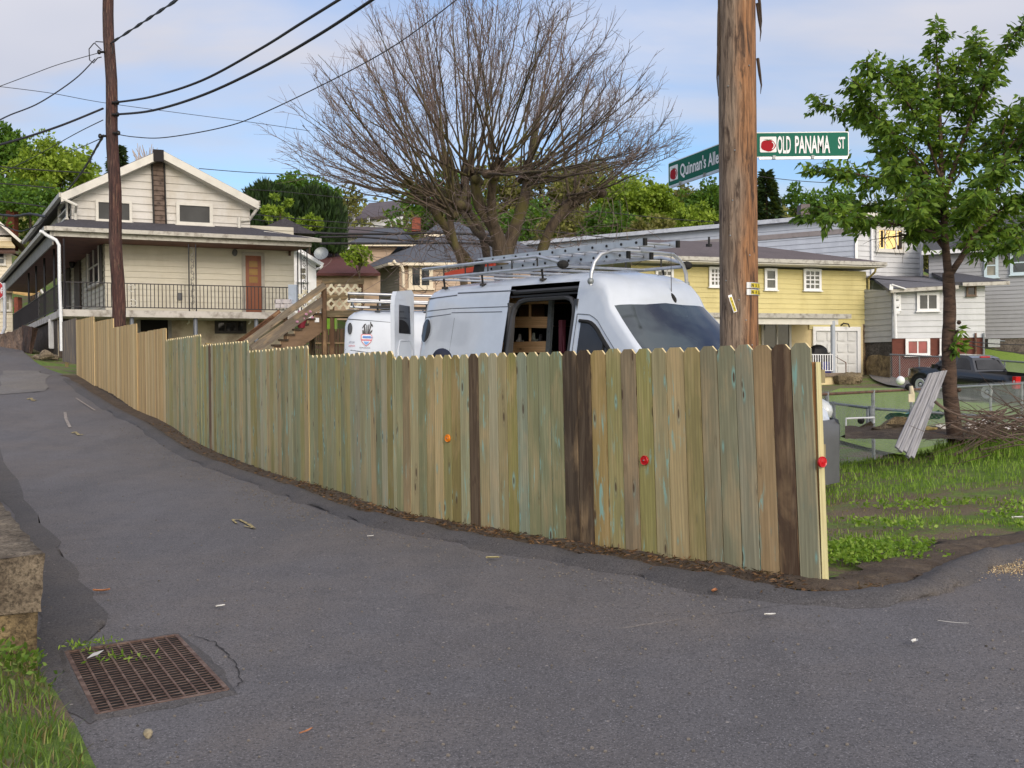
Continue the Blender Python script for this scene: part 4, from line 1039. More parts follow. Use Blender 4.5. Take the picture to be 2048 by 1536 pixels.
# ------------------------------------------------------------------ vans
def van_matrix(x, y, z, hx, hy, pitch, roll):
    f = Vector((hx, hy, 0)).normalized(); f = (f + Vector((0, 0, -math.tan(pitch)))).normalized()
    r0 = Vector((-f.y, f.x, 0)).normalized()                       # away from the camera side (vehicle left)
    r0 = (r0 + Vector((0, 0, math.tan(roll)))).normalized(); u = f.cross(r0)
    r0 = u.cross(f)
    Mx = Matrix((f, r0, u)).transposed().to_4x4(); Mx.translation = Vector((x, y, z)); return Mx
W_ = 2.05
def make_van(name, label, VM, H, Ls, opening, win_oval, rear_open):
    """local: s forward, t from the near side, z up"""
    V = thing(name, label, 'van', tuple(VM.translation))
    inv = VM.inverted()
    def at(px, py, t):
        o = inv @ EYE; d = inv.to_3x3() @ ray(px, py); k = (t - o.y) / d.y; q = o + d * k; return q.x, q.z
    dL = Ls - 5.98
    st = [(0, H - .22), (.05, H - .12), (.14, H - .05), (.3, H - .015), (.8, H), (1.4, H + .01), (2.06, H + .015), (2.75, H + .015), (3.42 + dL, H + .01), (3.54 + dL, H - .005), (3.64 + dL, H - .02), (3.74 + dL, H - .06), (3.83 + dL, H - .14), (3.90 + dL, H - .26), (3.96 + dL, H - .42),
          (4.15 + dL, H - .60), (4.38 + dL, H - .80), (4.62 + dL, H - 1.0), (4.82 + dL, H - 1.15), (5.02 + dL, H - 1.31), (5.3 + dL, H - 1.42), (5.6 + dL, H - 1.52), (5.78 + dL, H - 1.66), (5.9 + dL, H - 1.86), (5.98 + dL, H - 2.05)]
    F = [0, .08, .16, .25, .34, .43, .52, .61, .70, .78, .85, .90]
    RD = [(.945, .03), (.972, .085), (.989, .18), (.998, .34), (1.0, .6)]
    def inset(z):
        return float(np.interp(z, [.3, .5, .7, 1.1, 1.4, 1.8, 2.2, 2.5, 2.8], [.09, .02, .0, .005, .04, .11, .19, .25, .31]))
    def plan(s):
        return float(np.interp(s, [0, .06, .2, 4.6 + dL, 5.3 + dL, 5.7 + dL, 5.9 + dL, 5.98 + dL], [.07, .02, 0, 0, .05, .14, .27, .42]))
    def side_t(s, z): return inset(z) + plan(s)
    rows = []
    for s, h in st:
        zb = .34 if s < 5.5 + dL else .30
        half = []
        fk = float(np.interp(s - dL, [3.6, 3.93], [1.0, 1.075]))
        for f in F:
            z = zb + (h - zb) * f * fk; half.append((side_t(s, z), z))
        zl = zb + (h - zb) * .90 * fk; i0 = side_t(s, zl)
        hs = min(1, (h - zb) / 2.0)
        for f, e in RD: half.append((i0 + e * 1.0 * (1 if fk < 1.01 else .85), zb + (h - zb) * (f if fk < 1.005 else 1 - (1 - f) * lerp(1, .3, (fk - 1) / .075))))
        nose = (.10 if s > 4.2 + dL else 0) * 0
        cz = h + .02
        row = [Vector((s, t, z)) for t, z in half] + [Vector((s, W_ / 2, cz))] + [Vector((s, W_ - t, z)) for t, z in half[::-1]]
        if s > 3.7 + dL:   # forward bow of cap, windscreen and nose in plan
            for q in row:
                e = 1 - ((q.y - W_ / 2) / (W_ / 2)) ** 2
                if q.z > zl - .02 or s > 5.6 + dL: q.x += .16 * e * min(1, (s - 3.7 - dL) * 4)
        rows.append(row)
    nF, nR = len(F), len(RD); n = len(rows[0])
    S = [s for s, _ in st]; s1, s2 = opening if opening else (99, 99)
    def isglass(i, j): return 3.95 + dL <= S[i] < 5.01 + dL and nF - 1 + 2 <= j <= n - (nF - 1 + 2) - 2
    def skip(i, j):
        if isglass(i, j): return True
        if opening and s1 - .01 <= S[i] and S[i + 1] <= s2 + .01 and 1 <= j < nF + 0: return True
        return False
    TR = lambda rws: [[VM @ q for q in r] for r in rws]
    rows_w = TR(rows)
    m = MB(); m.grid(rows_w, skip=skip); m.face([q for q in rows_w[0]][::-1]); m.face(rows_w[-1])
    m.face([rows_w[i][0] for i in range(len(rows_w))] + [rows_w[i][-1] for i in range(len(rows_w))][::-1])
    bd = m.build('body', M['van_white'], V); auto_smooth(bd, 50)
    m = MB(); m.grid(rows_w, skip=lambda i, j: not isglass(i, j)); ws = m.build('windscreen', M['windscreen'], V, smooth=True)
    def surf(s, z, out): return VM @ Vector((s, side_t(s, z) - out, z))
    def patch(name, s0, s1_, zlo, zhi, mat_, out=.006, ns=14, nz=8, parent=V, label=None):
        mm = MB(); mm.grid([[surf(lerp(s0, s1_, i / ns), lerp(zlo(lerp(s0, s1_, i / ns)), zhi(lerp(s0, s1_, i / ns)), k / nz), out) for k in range(nz + 1)] for i in range(ns + 1)])
        return mm.build(name, mat_, parent, smooth=True, label=label)
    k1 = H - 2.7
    zt = lambda s: float(np.interp(s - dL, [3.5, 3.72, 3.85, 3.98, 4.2, 4.42, 4.6], [2.08 + k1, 2.06 + k1, 1.99 + k1, 1.86 + k1, 1.66 + k1, 1.45 + k1, 1.3 + k1]))
    w1 = patch('side_window', 3.56 + dL, 4.6 + dL, lambda s: 1.22 + k1 * .6, zt, M['glass_black'], .008)
    mm = MB(); mm.tube([surf(s - .0, zt(s) + .02, .012) for s in np.linspace(3.54 + dL, 4.56 + dL, 16)], .024, 6); mm.build('wind_deflector', M['black_rubber'], w1)
    mm = MB(); mm.tube([surf(4.02 + dL, z, .012) for z in np.linspace(1.22 + k1, 1.86 + k1, 6)], .014, 5); mm.build('window_divider', M['black_rubber'], w1)
    # seams: door outline and swage lines as thin recessed-looking strips
    seam = plain('panel_seam' , (92, 98, 108), .6, var=.03)
    def seamline(pts_, r_):
        mm = MB(); mm.tube(pts_, r_, 4); mm.build('panel_seam', seam, V)
    dz = lambda s: min(zt(s) + .10, 9)
    seamline([surf(s, dz(s), .001) for s in np.linspace(3.47 + dL, 4.62 + dL, 16)], .006)
    seamline([surf(3.47 + dL, z, .001) for z in np.linspace(.5, 2.18 + k1, 12)], .006)
    seamline([surf(4.75 + dL, z, .001) for z in np.linspace(.5, 1.2, 6)], .006)
    if opening:
        for (a_, b_) in (((897, 585.8), (1012, 580.6)), ((838, 597.5), (896, 590)), ((826, 624), (890, 617)), ((891, 617), (1007, 613)), ((832, 636), (890, 628)), ((891, 625.5), (992, 623.5))):
            A_, B_ = at(*a_, .1), at(*b_, .1); seamline([surf(lerp(A_[0], B_[0], k / 8), lerp(A_[1], B_[1], k / 8), -.003) for k in range(9)], .009)
        A_ = at(896, 640, .08); seamline([surf(A_[0], z, -.003) for z in np.linspace(.6, 2.2, 8)], .005)
    else:
        for (a_, b_) in (((694, 637), (790, 645)), ((694, 618), (790, 623)), ((690, 699), (790, 712))):
            A_, B_ = at(*a_, .1), at(*b_, .1); seamline([surf(lerp(A_[0], B_[0], k / 8), lerp(A_[1], B_[1], k / 8), -.003) for k in range(9)], .007)
    # round port window
    (cx, cy, rx, ry) = win_oval
    c_ = at(cx, cy, .06); e1 = at(cx + rx, cy, .06); e2 = at(cx, cy - ry, .06)
    for rad_, mt, nm, out in ((1.14, M['van_white'], 'port_rim', .006), (1.0, M['black_rubber'], 'port_window', .014)):
        mm = MB(); rws = []
        for k in range(5):
            rws.append([surf(c_[0] + (e1[0] - c_[0]) * rad_ * k / 4 * math.cos(a_), c_[1] + (e2[1] - c_[1]) * rad_ * k / 4 * math.sin(a_), out) for a_ in np.linspace(0, 2 * math.pi, 29)[:-1]])
        mm.grid(rws, closed=True)
        if nm == 'port_rim': rim = mm.build(nm, mt, V, smooth=True)
        else: mm.build(nm, M['glass_black'], rim, smooth=True)
    # lower plastic, wheels, lamps
    mm = MB(); ZB = (.27, .42, .58, .74, .90, .96)
    ss_ = [4.9, 5.2, 5.45, 5.6, 5.75, 5.85, 5.93, 6.0]
    def bo(s, t, z, ex): e_ = 1 - ((t - W_ / 2) / (W_ / 2)) ** 2; return VM @ Vector((s + dL + ex + .17 * e_ * min(1, max(0, (s - 4.0) * 3)), t, z))
    for far in (0, 1):
        mm.grid([[bo(s, (W_ - tt) if far else tt, z, .03) for z in ZB for tt in [side_t(min(s, 5.98) + dL, z) - .03 * (1 if z < .95 else -.3)]] for s in ss_])
    t0_ = side_t(5.98 + dL, .6) - .03
    mm.grid([[bo(6.0, lerp(t0_, W_ - t0_, k / 14), z, .03 if z < .95 else -.04) for k in range(15)] for z in ZB])
    bmp = mm.build('front_bumper', M['grey_plastic'], V, smooth=True)
    lampm = paint('headlamp_lens', (200, 206, 210), .08)
    for tt in (.12, W_ - .12):
        mm = MB(); mm.ball(VM @ Vector((5.62 + dL, tt, 1.02)), .22, .12, .15, 14, 8, M=VM.to_3x3()); mm.build('headlight', lampm, V, smooth=True)
    for (sx, tt) in ((1.05, .12), (5.0 + dL, .12), (1.05, W_ - .12), (5.0 + dL, W_ - .12)):
        Mw = VM.to_3x3() @ Matrix.Rotation(R(90), 3, 'X')
        mm = MB(); mm.lathe([(.18, -.11), (.33, -.12), (.36, -.08), (.36, .08), (.33, .12), (.18, .11)], VM @ Vector((sx, tt, .36)), 26, 0, Mw); wh = mm.build('wheel', M['black_rubber'], V, smooth=True)
        mm = MB(); mm.lathe([(.001, -.02 if tt > 1 else .02), (.12, -.06), (.20, -.05), (.20, .05), (.12, .06), (.001, .02)], VM @ Vector((sx, tt + (-.06 if tt < 1 else .06), .36)), 22, 0, Mw); mm.build('rim', M['galv'], wh, smooth=True)
    mm = MB(); mm.box(VM @ Vector((4.75 + dL, -.16, 1.42)), (.10, .22, .34), VM.to_3x3()); mm.bar(VM @ Vector((4.75 + dL, .04, 1.3)), VM @ Vector((4.75 + dL, -.1, 1.35)), .05, .08); mm.build('wing_mirror', M['grey_plastic'], V)
    mm = MB(); mm.box(VM @ Vector((-.004, W_ / 2, H * .45)), (.01, .012, H * .7), VM.to_3x3()); mm.build('rear_door_seam', seam, V)
    for tt in (.08, W_ - .08):
        mm = MB(); mm.box(VM @ Vector((-.012, tt, 1.15)), (.04, .10, .42), VM.to_3x3()); mm.build('tail_light', M['red_plastic'], V)
    mm = MB(); mm.ball(VM @ Vector((-.02, .02, 1.42)), .05, .04, .07, 8, 6); mm.build('door_stop', M['black_rubber'], V)
    return V, at, surf
VM1 = van_matrix(-1.464, 15.66, .10, .61, -.792, R(1.2), R(1.0))
V1, at1, surf1 = make_van('work_van', 'large white high-roof van with open side door and roof ladders behind the fence', VM1, 2.70, 5.98, (2.06, 3.42), (841, 661, 9.6, 23), True)
T1 = lambda s, t, z: VM1 @ Vector((s, t, z))
# door opening surround, track, cavity and interior
m = MB()
for (a_, b_) in (((2.06, .46), (2.06, 2.36)), ((3.42, .46), (3.42, 2.36)), ((2.06, .46), (3.42, .46))):
    m.bar(surf1(a_[0], a_[1], -.045), surf1(b_[0], b_[1], -.045), .09, .10)
trk = plain('door_surround', (58, 59, 63), .6, var=.1)
pts = [(2.26, .5)] + [(2.27, z) for z in np.linspace(.6, 2.20, 8)] + [(2.30, 2.30), (2.38, 2.37), (2.5, 2.395)] + [(s, 2.40) for s in np.linspace(2.6, 3.3, 6)] + [(3.40, 2.37), (3.47, 2.30), (3.495, 2.19)] + [(3.50, z) for z in np.linspace(1.9, .5, 6)]
pts = [(s - .14, z) for s, z in pts]
m.tube([surf1(s, z, -.05) for s, z in pts], .036, 6)
m.tube([surf1(s, 2.50, -.05) for s in np.linspace(2.08, 3.41, 6)], .03, 6)
m.build('door_surround', trk, V1)
m = MB(); m.bar(surf1(2.08, 2.44, -.02), surf1(3.4, 2.44, -.02), .03, .025); m.build('door_track', M['black_metal'], V1)
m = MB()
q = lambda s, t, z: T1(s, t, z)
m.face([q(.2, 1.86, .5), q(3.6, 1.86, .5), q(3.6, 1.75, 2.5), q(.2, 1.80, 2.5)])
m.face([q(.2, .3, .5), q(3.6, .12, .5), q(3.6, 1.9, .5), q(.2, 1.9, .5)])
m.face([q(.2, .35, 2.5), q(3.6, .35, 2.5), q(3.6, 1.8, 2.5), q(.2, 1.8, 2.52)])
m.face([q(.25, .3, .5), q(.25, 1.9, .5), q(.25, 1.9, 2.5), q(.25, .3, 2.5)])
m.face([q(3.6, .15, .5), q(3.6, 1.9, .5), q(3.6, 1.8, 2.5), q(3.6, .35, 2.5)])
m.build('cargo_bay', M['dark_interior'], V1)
shelfwood = wood_mat('pine_shelf', base=(226, 184, 138), dark=(150, 108, 74), attr=False, knots=True)
def uvbox(m, a, b, wdt, hgt, up=(0, 0, 1), seed=0.0, col=None):
    """bar with wood UVs running along it"""
    a = Vector(a); b = Vector(b); L = (b - a).length; n0 = len(m.f); m.bar(a, b, wdt, hgt, up, 0, col)
    for k in range(4):
        m.uv[n0 + k] = [(seed, seed), (seed + (wdt if k % 2 == 0 else hgt), seed), (seed + (wdt if k % 2 == 0 else hgt), seed + L), (seed, seed + L)]
    for k in (4, 5): m.uv[n0 + k] = [(seed, seed), (seed + wdt, seed), (seed + wdt, seed + hgt), (seed, seed + hgt)]
sh = thing('shelf_rack', 'wooden shelf unit with pine boards inside the white van', 'shelving', tuple(T1(2.8, 1.5, .6)))
for (a_, b_, hh_) in (((1021, 601), (1105, 597), .13), ((1013, 644), (1101, 645), .15), ((1008, 695), (1098, 694), .155)):
    A_ = at1(*a_, .8); B_ = at1(*b_, .8)
    m = MB(); uvbox(m, T1(A_[0], .8, A_[1]), T1(B_[0], .8, B_[1]), .04, hh_, seed=hh_ * 99); m.build('shelf_board', shelfwood, sh)
    m = MB(); m.grid([[T1(A_[0], t, A_[1] - .05) for t in (.82, 1.4)], [T1(B_[0], t, B_[1] - .05) for t in (.82, 1.4)]]); m.build('shelf', shelfwood, sh)
for px in (1060, 1100):
    A_ = at1(px, 600, .84); B_ = at1(px, 700, .84); m = MB(); m.bar(T1(A_[0], .84, A_[1]), T1(B_[0], .84, B_[1]), .03, .03); m.build('upright', shelfwood, sh)
m = MB(); A_ = at1(1104, 588, .7); B_ = at1(1096, 720, .7); m.bar(T1(A_[0], .7, A_[1]), T1(B_[0], .7, B_[1]), .04, .09); m.build('steel_upright', M['galv'], sh)
m = MB(); A_ = at1(1052, 622, 1.0); m.box(T1(A_[0], 1.1, A_[1]), (.34, .2, .30), VM1.to_3x3()); m.build('storage_box', plain('cardboard', (112, 86, 62), .8, var=.12), None, label='brown box on the middle shelf inside the van', cat='box')
for k, (px, py, cc_) in enumerate(((1038, 678, (190, 190, 190)), (1066, 676, (170, 178, 170)), (1080, 679, (60, 60, 66)))):
    A_ = at1(px, py, .95); m = MB(); m.tube([T1(A_[0], .95, A_[1] - .05), T1(A_[0] + .02, .95, A_[1] + .07)], [.035, .02], 8); m.box(T1(A_[0] + .02, .95, A_[1] - .04), (.1, .07, .05), VM1.to_3x3())
    m.build('hand_tool', plain('tool_%d' % k, cc_, .5), None, label=['tool with a white handle on the lower shelf of the van', 'pale green spray can style tool at the shelf centre in the van', 'dark tool at the right of the van shelf'][k], cat='tool')
m = MB(); A_ = at1(1122, 668, .7)
for i in range(9):
    m.tube([T1(A_[0] + .03 * math.sin(i * 2.1), .72 + .03 * math.cos(i), A_[1] + .18 - i * .0), T1(A_[0] + .05 * math.sin(i * 1.7), .72 + .04 * math.cos(i * 2), A_[1] - .25)], .02, 5)
m.build('hanging_straps', plain('dark_red_strap', (92, 34, 48), .7), None, label='dark red straps hanging beside the seat inside the van', cat='straps')
# open rear door
hp = T1(0.0, -.01, 0); dv = Vector((-.20, -.74, 0)).normalized(); nv = Vector((dv.y, -dv.x, 0))
m = MB(); Ld = .78; up = Vector((0, 0, 1))
def dpt(u, z, o): return Vector((hp.x, hp.y, hp.z)) + dv * u + up * z + nv * o
ol = [(0, .45), (Ld, .45), (Ld, 2.35), (Ld - .03, 2.48), (Ld - .10, 2.56), (.08, 2.62), (0, 2.56)]
m.prism([dpt(u, z, .0) for u, z in ol], nv * -.06)
rd = m.build('rear_door', M['van_white'], V1, label='open rear door swung out'); auto_smooth(rd)
for fc in (1, -1):
    oo = .004 if fc > 0 else -.064
    m = MB(); m.face([dpt(u, z, oo) for u, z in ((.16, 1.98), (Ld - .16, 1.98), (Ld - .18, 2.38), (.18, 2.38))]); m.build('door_window', M['glass_black'], rd)
m = MB(); m.tube([dpt(u, z, .0) for u, z in ((.1, .6), (.1, 1.75), (.18, 1.88), (Ld - .2, 1.88), (Ld - .12, 1.75), (Ld - .12, .6))], .012, 5); m.tube([dpt(u, z, -.06) for u, z in ((.1, .6), (.1, 1.75), (.18, 1.88), (Ld - .2, 1.88), (Ld - .12, 1.75), (Ld - .12, .6))], .012, 5)
m.build('door_moulding', M['van_white'], rd, smooth=True)
m = MB(); m.box(dpt(Ld - .02, 1.35, .0), (.07, .05, .09)); m.ball(dpt(Ld + .002, .95, -.03), .03, .03, .03, 8, 6); m.build('door_latch', M['black_metal'], rd)
# antenna on the roof cap
m = MB(); bq = T1(4.03, 1.22, 2.37)
m.ball(bq, .10, .035, .05, 12, 8, M=VM1.to_3x3() @ Matrix.Rotation(R(38), 3, 'Y')); an = m.build('antenna', M['black_rubber'], V1, smooth=True)
m = MB(); m.tube([bq, P(1342, 505, (bq.y) + .1)], [.006, .003], 5); m.build('antenna_mast', M['black_metal'], an)
m = MB(); A_ = at1(1150, 600, .1)
stk = plain('inspection_sticker', (150, 214, 180), .5, var=.05)
# ---- roof rack of van 1
rk = thing('roof_rack', 'long aluminium ladder rack on the roof of the nearer white van', 'roof rack', tuple(T1(1.5, 1, 2.7)))
def rack_side(t, s0, s1, s2, zl, zh, TT, par, r=.022):
    m = MB(); m.tube([TT(s0, t, zh), TT(s1, t, zh), TT(s2, t, zl + .03)], r, 8); m.build('upper_rail', M['aluminium'], par, smooth=True)
    m = MB(); m.tube([TT(s0, t, zl), TT(s2, t, zl)], r, 8); m.build('lower_rail', M['aluminium'], par, smooth=True)
    for k in range(6):
        m = MB(); s = lerp(s0 + .02, s1, k / 5); m.tube([TT(s, t, zl), TT(s, t, zh)], .011, 5); m.build('rail_strut', M['black_metal'], par)
    for s in (s0 + .5, lerp(s0, s2, .45), s2 - .45):
        m = MB(); m.tube([TT(s, t + .03, zl), TT(s, t + .05, zl - .17)], .016, 6); m.box(TT(s, t + .05, zl - .15), (.09, .06, .03)); m.build('rack_foot', M['black_metal'], par)
    m = MB(); m.ball(TT(s2, t, zl + .012), .075, .04, .055, 8, 6); m.build('end_cap', M['black_rubber'], par)
rack_side(.26, -.05, 2.62, 3.12, 2.79, 2.935, T1, rk)
rack_side(1.79, -.05, 3.3, 3.75, 2.79, 2.935, T1, rk)
for k in range(6):
    m = MB(); s = lerp(0, 3.0, k / 5); m.tube([T1(s, .26, 2.79), T1(s, 1.79, 2.79)], .018, 6); m.build('cross_bar', M['aluminium'], rk, smooth=True)
arch = MB(); pa = [(.16, 2.48), (.17, 2.62), (.22, 2.75), (.32, 2.85), (.5, 2.90), (.8, 2.91), (1.3, 2.91), (1.56, 2.90), (1.66, 2.84), (1.75, 2.76), (1.79, 2.66), (1.80, 2.52)]
arch.tube([T1(3.74, t, z + .03) for t, z in pa], .024, 10); arch.build('front_hoop', M['aluminium'], rk, smooth=True)
for t in (.16, 1.8):
    m = MB(); m.ball(T1(3.74, t, 2.56), .04, .04, .045, 10, 6); m.build('hoop_foot', M['galv'], rk, smooth=True)
def ladder(label, s0, s1, t0, t1, z, h=.075, rungs=13):
    Ld_ = thing('ladder', label, 'ladder', tuple(T1(s0, t0, z)), 'aluminium ladders lying on the van roof rack')
    for t in (t0, t1):
        m = MB(); m.bar(T1(s0, t, z), T1(s1, t, z), .026, h); m.build('ladder_rail', M['aluminium'], Ld_)
        m = MB(); m.box(T1(s1 + .01, t, z), (.035, .04, h * 1.12), VM1.to_3x3()); m.build('end_cap', M['black_rubber'], Ld_)
        m = MB()
        for k in range(rungs): m.tube([T1(lerp(s0 + .1, s1 - .12, k / (rungs - 1)), t - .02, z), T1(lerp(s0 + .1, s1 - .12, k / (rungs - 1)), t + .02, z)], .017, 8)
        m.build('rung_ends', M['black_metal'], Ld_)
    m = MB()
    for k in range(rungs): m.tube([T1(lerp(s0 + .1, s1 - .12, k / (rungs - 1)), t0, z), T1(lerp(s0 + .1, s1 - .12, k / (rungs - 1)), t1, z)], .016, 8)
    m.build('rungs', M['aluminium'], Ld_)
ladder('upper aluminium extension ladder on the van rack, its black end caps above the hoop', 1.1, 4.36, .44, .98, 2.985)
ladder('lower narrower aluminium ladder on the van rack, under the first one', 1.0, 4.02, .50, .88, 2.865)
m = MB(); uvp = T1(.95, .7, 2.88)
for i in range(5): m.bar(T1(.25 + i * .12, .45 + .02 * i, 2.84 + .02 * (i % 2)), T1(1.05 + i * .03, .55 + .03 * i, 2.90 + .01 * i), .05, .06)
m.build('orange_step_stool', plain('orange_red_plastic', (196, 74, 48), .45, var=.12), None, label='orange-red folded plastic equipment strapped on the van rack', cat='equipment')
m = MB(); m.bar(T1(1.28, .30, 2.80), T1(1.28, .34, 2.97), .16, .08); m.build('strap_bundle', M['black_rubber'], None, label='black strap bundle beside the orange equipment on the rack', cat='strap')
# ---- second van
VM2 = van_matrix(-2.80, 17.6, .12, .985, .12, R(1.8), R(0))
V2, at2, surf2 = make_van('work_van', 'smaller white van with a toolbox shield logo on its side, beyond the open door', VM2, 2.50, 5.55, None, (699.5, 656.5, 4.8, 12.4), False)
T2 = lambda s, t, z: VM2 @ Vector((s, t, z))
rk2 = thing('roof_rack', 'short aluminium rack on the roof of the farther white van', 'roof rack', tuple(T2(1.5, 1, 2.5)))
rack_side(.28, .03, 2.6, 2.95, 2.61, 2.74, T2, rk2); rack_side(1.78, .03, 2.6, 2.95, 2.61, 2.74, T2, rk2)
for k in range(7):
    m = MB(); s = lerp(.1, 2.9, k / 6); m.tube([T2(s, .28, 2.61), T2(s, 1.78, 2.61)], .018, 6); m.build('cross_bar', M['aluminium'], rk2, smooth=True)
m = MB(); m.bar(T2(.4, .3, 2.53), T2(3.0, .3, 2.53), .05, .04); m.build('rack_base', M['black_metal'], rk2)
# logo: tools above a shield
inkb = plain('decal_black', (28, 28, 36), .5, var=.03); inkbl = plain('decal_blue', (112, 164, 226), .5, var=.05); inkr = plain('decal_red', (204, 104, 120), .5, var=.05)
def decal(name, poly, mat_, out, par=None):
    m = MB(); pts = []
    for px, py in poly:
        s, z = at2(px, py, .06); pts.append(surf2(s, z, out))
    m.face(pts); return m.build(name, mat_, par or V2)
logo = decal('logo_shield', [(722, 668.5), (726, 667.5), (741, 668), (744, 670), (744.5, 678), (742, 684), (737, 689), (732, 692.5), (727, 688), (723, 683), (721.5, 677)], inkr, .010)
decal('shield_face', [(723.4, 670), (726.5, 669), (740.8, 669.4), (742.8, 671), (743.2, 678), (740.8, 683.4), (736.5, 687.6), (732, 690.6), (727.6, 687), (724.2, 682.4), (723, 677)], swhite, .013, logo)
decal('shield_band', [(725, 671), (741.5, 671.6), (741.8, 676.8), (725, 676.2)], inkbl, .016, logo)
decal('shield_ribbon', [(722.5, 678), (743.6, 678.6), (743.2, 681.6), (723.2, 681)], inkr, .016, logo)
decal('shield_foot', [(727, 682.6), (739, 683), (736, 687), (732, 689.6), (728.6, 686.6)], inkbl, .016, logo)
for poly in ([(728, 667.5), (732, 667.5), (729.8, 650), (727.6, 651)], [(732.6, 667), (735, 667), (734.6, 649), (732.6, 649.6)], [(736, 667.5), (738.4, 667.5), (743, 650), (741, 649)], [(724.2, 655.8), (725.6, 652), (728, 648), (731.6, 646.2), (732, 648.4), (729.2, 650.6), (726.6, 653.6), (725.6, 656.4)], [(740.4, 643), (741.8, 642.6), (742.6, 646.4), (745.2, 648.6), (746, 654), (744.4, 652.6), (740.2, 648)], [(725, 667.4), (728, 667.4), (727, 660), (724.6, 659), (724.6, 664)], [(738.5, 667.4), (741.4, 667), (744.8, 661.6), (744.6, 658.4), (741, 662)], [(735.4, 667), (737, 667), (738.8, 648.6), (736.8, 648.2)]):
    decal('logo_tool', poly, inkb, .011, logo)
def text2(s, px, py, h, mat_, sx=1):
    s0, z0 = at2(px, py, .06); fz = VM2.to_3x3() @ Vector((1, 0, 0)); uz = VM2.to_3x3() @ Vector((0, 0, 1))
    text(s, 'lettering', mat_, surf2(s0, z0, .018), fz, uz, h, V2, sx, 0.0)
text2('HANDYMAN', 724.8, 675.8, .032, plain('decal_dark_blue', (70, 110, 190), .5), .68)
text2('REMODELING', 719, 696.2, .020, inkb, 1.0); text2('570 341', 697.5, 686, .035, plain('decal_slate', (86, 84, 120), .5), .62); text2('REPAIR', 697, 693, .03, inkr, .8)
# ------------------------------------------------------------------ person in a cap behind the fence
def skin_body(name, verts, edges, mat_, parent=None, sub=2):
    me = bpy.data.meshes.new(name); me.from_pydata([v[:3] for v in verts], edges, []); me.update()
    o = bpy.data.objects.new(name, me); col.objects.link(o)
    mod = o.modifiers.new('skin', 'SKIN'); mod.use_smooth_shade = True
    for i, v in enumerate(verts):
        sv = me.skin_vertices[0].data[i]; sv.radius = (v[3], v[4] if len(v) > 4 else v[3]); sv.use_root = (i == 0)
    s = o.modifiers.new('sub', 'SUBSURF'); s.levels = sub; s.render_levels = sub
    me.materials.append(mat_)
    if parent: o.parent = parent; o.matrix_parent_inverse = wm(parent).inverted()
    return o
pc = P(886, 700, 12.0); gx_, gy_ = pc.x, pc.y; gzz = gz(gx_, gy_); top = pc.z
Hh = top - gzz + .0
per = thing('person', 'person in a navy cap and dark jacket behind the fence beside the van', 'person', (gx_, gy_, gzz))
skinm = MT('skin'); skinm.color(srgb(196, 150, 128)).rough(.55).set(Subsurface_Weight=.1)
def B(x, y, z, r, r2=None): return (gx_ + x, gy_ + y, gzz + z * Hh / 1.75, r, r2 or r)
# facing left (-x): arms bent forward
body = [B(0, 0, .93, .15, .11), B(0, 0, 1.12, .14, .11), B(0, 0, 1.33, .17, .12), B(0, 0, 1.45, .09, .08), B(0, 0, 1.52, .055, .06), B(-.02, 0, 1.60, .075, .075), B(-.025, 0, 1.68, .07, .075),
        B(0, -.18, 1.38, .065), B(-.02, -.24, 1.12, .048), B(-.22, -.20, 1.02, .036), B(0, .18, 1.38, .065), B(-.02, .24, 1.12, .048), B(-.22, .20, 1.02, .036),
        B(0, -.09, .86, .10), B(.0, -.10, .48, .065), B(.02, -.10, .10, .045), B(-.14, -.11, .04, .04), B(0, .09, .86, .10), B(.0, .10, .48, .065), B(.02, .10, .10, .045), B(-.14, .11, .04, .04)]
edg = [(0, 1), (1, 2), (2, 3), (3, 4), (4, 5), (5, 6), (2, 7), (7, 8), (8, 9), (2, 10), (10, 11), (11, 12), (0, 13), (13, 14), (14, 15), (15, 16), (0, 17), (17, 18), (18, 19), (19, 20)]
bo = skin_body('body', body, edg, skinm.m, per)
jac = [tuple([*v[:3], v[3] + .018, v[4] + .018]) for v in body[:3]] + [B(0, 0, 1.44, .10, .10)] + [tuple([*body[i][:3], body[i][3] + .016, body[i][4] + .016]) for i in (7, 8, 9, 10, 11, 12)]
skin_body('jacket', jac, [(0, 1), (1, 2), (2, 3), (2, 4), (4, 5), (5, 6), (2, 7), (7, 8), (8, 9)], plain('dark_jacket', (40, 44, 56), .8), per)
tr_ = [B(0, 0, .95, .17, .13), B(0, -.09, .86, .115), B(.0, -.10, .48, .08), B(.02, -.10, .13, .065), B(0, .09, .86, .115), B(.0, .10, .48, .08), B(.02, .10, .13, .065)]
skin_body('trousers', tr_, [(0, 1), (1, 2), (2, 3), (0, 4), (4, 5), (5, 6)], plain('grey_trousers', (70, 70, 76), .8), per)
for sgn in (-1, 1):   # hands with five fingers
    hx, hy, hz = gx_ - .25, gy_ + sgn * .20, gzz + 1.01 * Hh / 1.75
    hv = [(hx, hy, hz, .03, .022), (hx - .05, hy, hz, .036, .016)]; he = [(0, 1)]
    for k in range(4):
        b0 = len(hv); yo = (k - 1.5) * .019; Lf = (.06, .072, .068, .052)[k]
        hv += [(hx - .075, hy + yo, hz, .009, .009), (hx - .075 - Lf * .55, hy + yo, hz - .008, .008, .008), (hx - .075 - Lf * .9, hy + yo, hz - .03, .007, .007)]; he += [(1, b0), (b0, b0 + 1), (b0 + 1, b0 + 2)]
    b0 = len(hv); hv += [(hx - .03, hy - sgn * .035, hz + .003, .011, .011), (hx - .06, hy - sgn * .05, hz - .006, .009, .009)]; he += [(0, b0), (b0, b0 + 1)]
    skin_body('hand', hv, he, skinm.m, per, 1)
hc = Vector((gx_ - .02, gy_, top - .115))
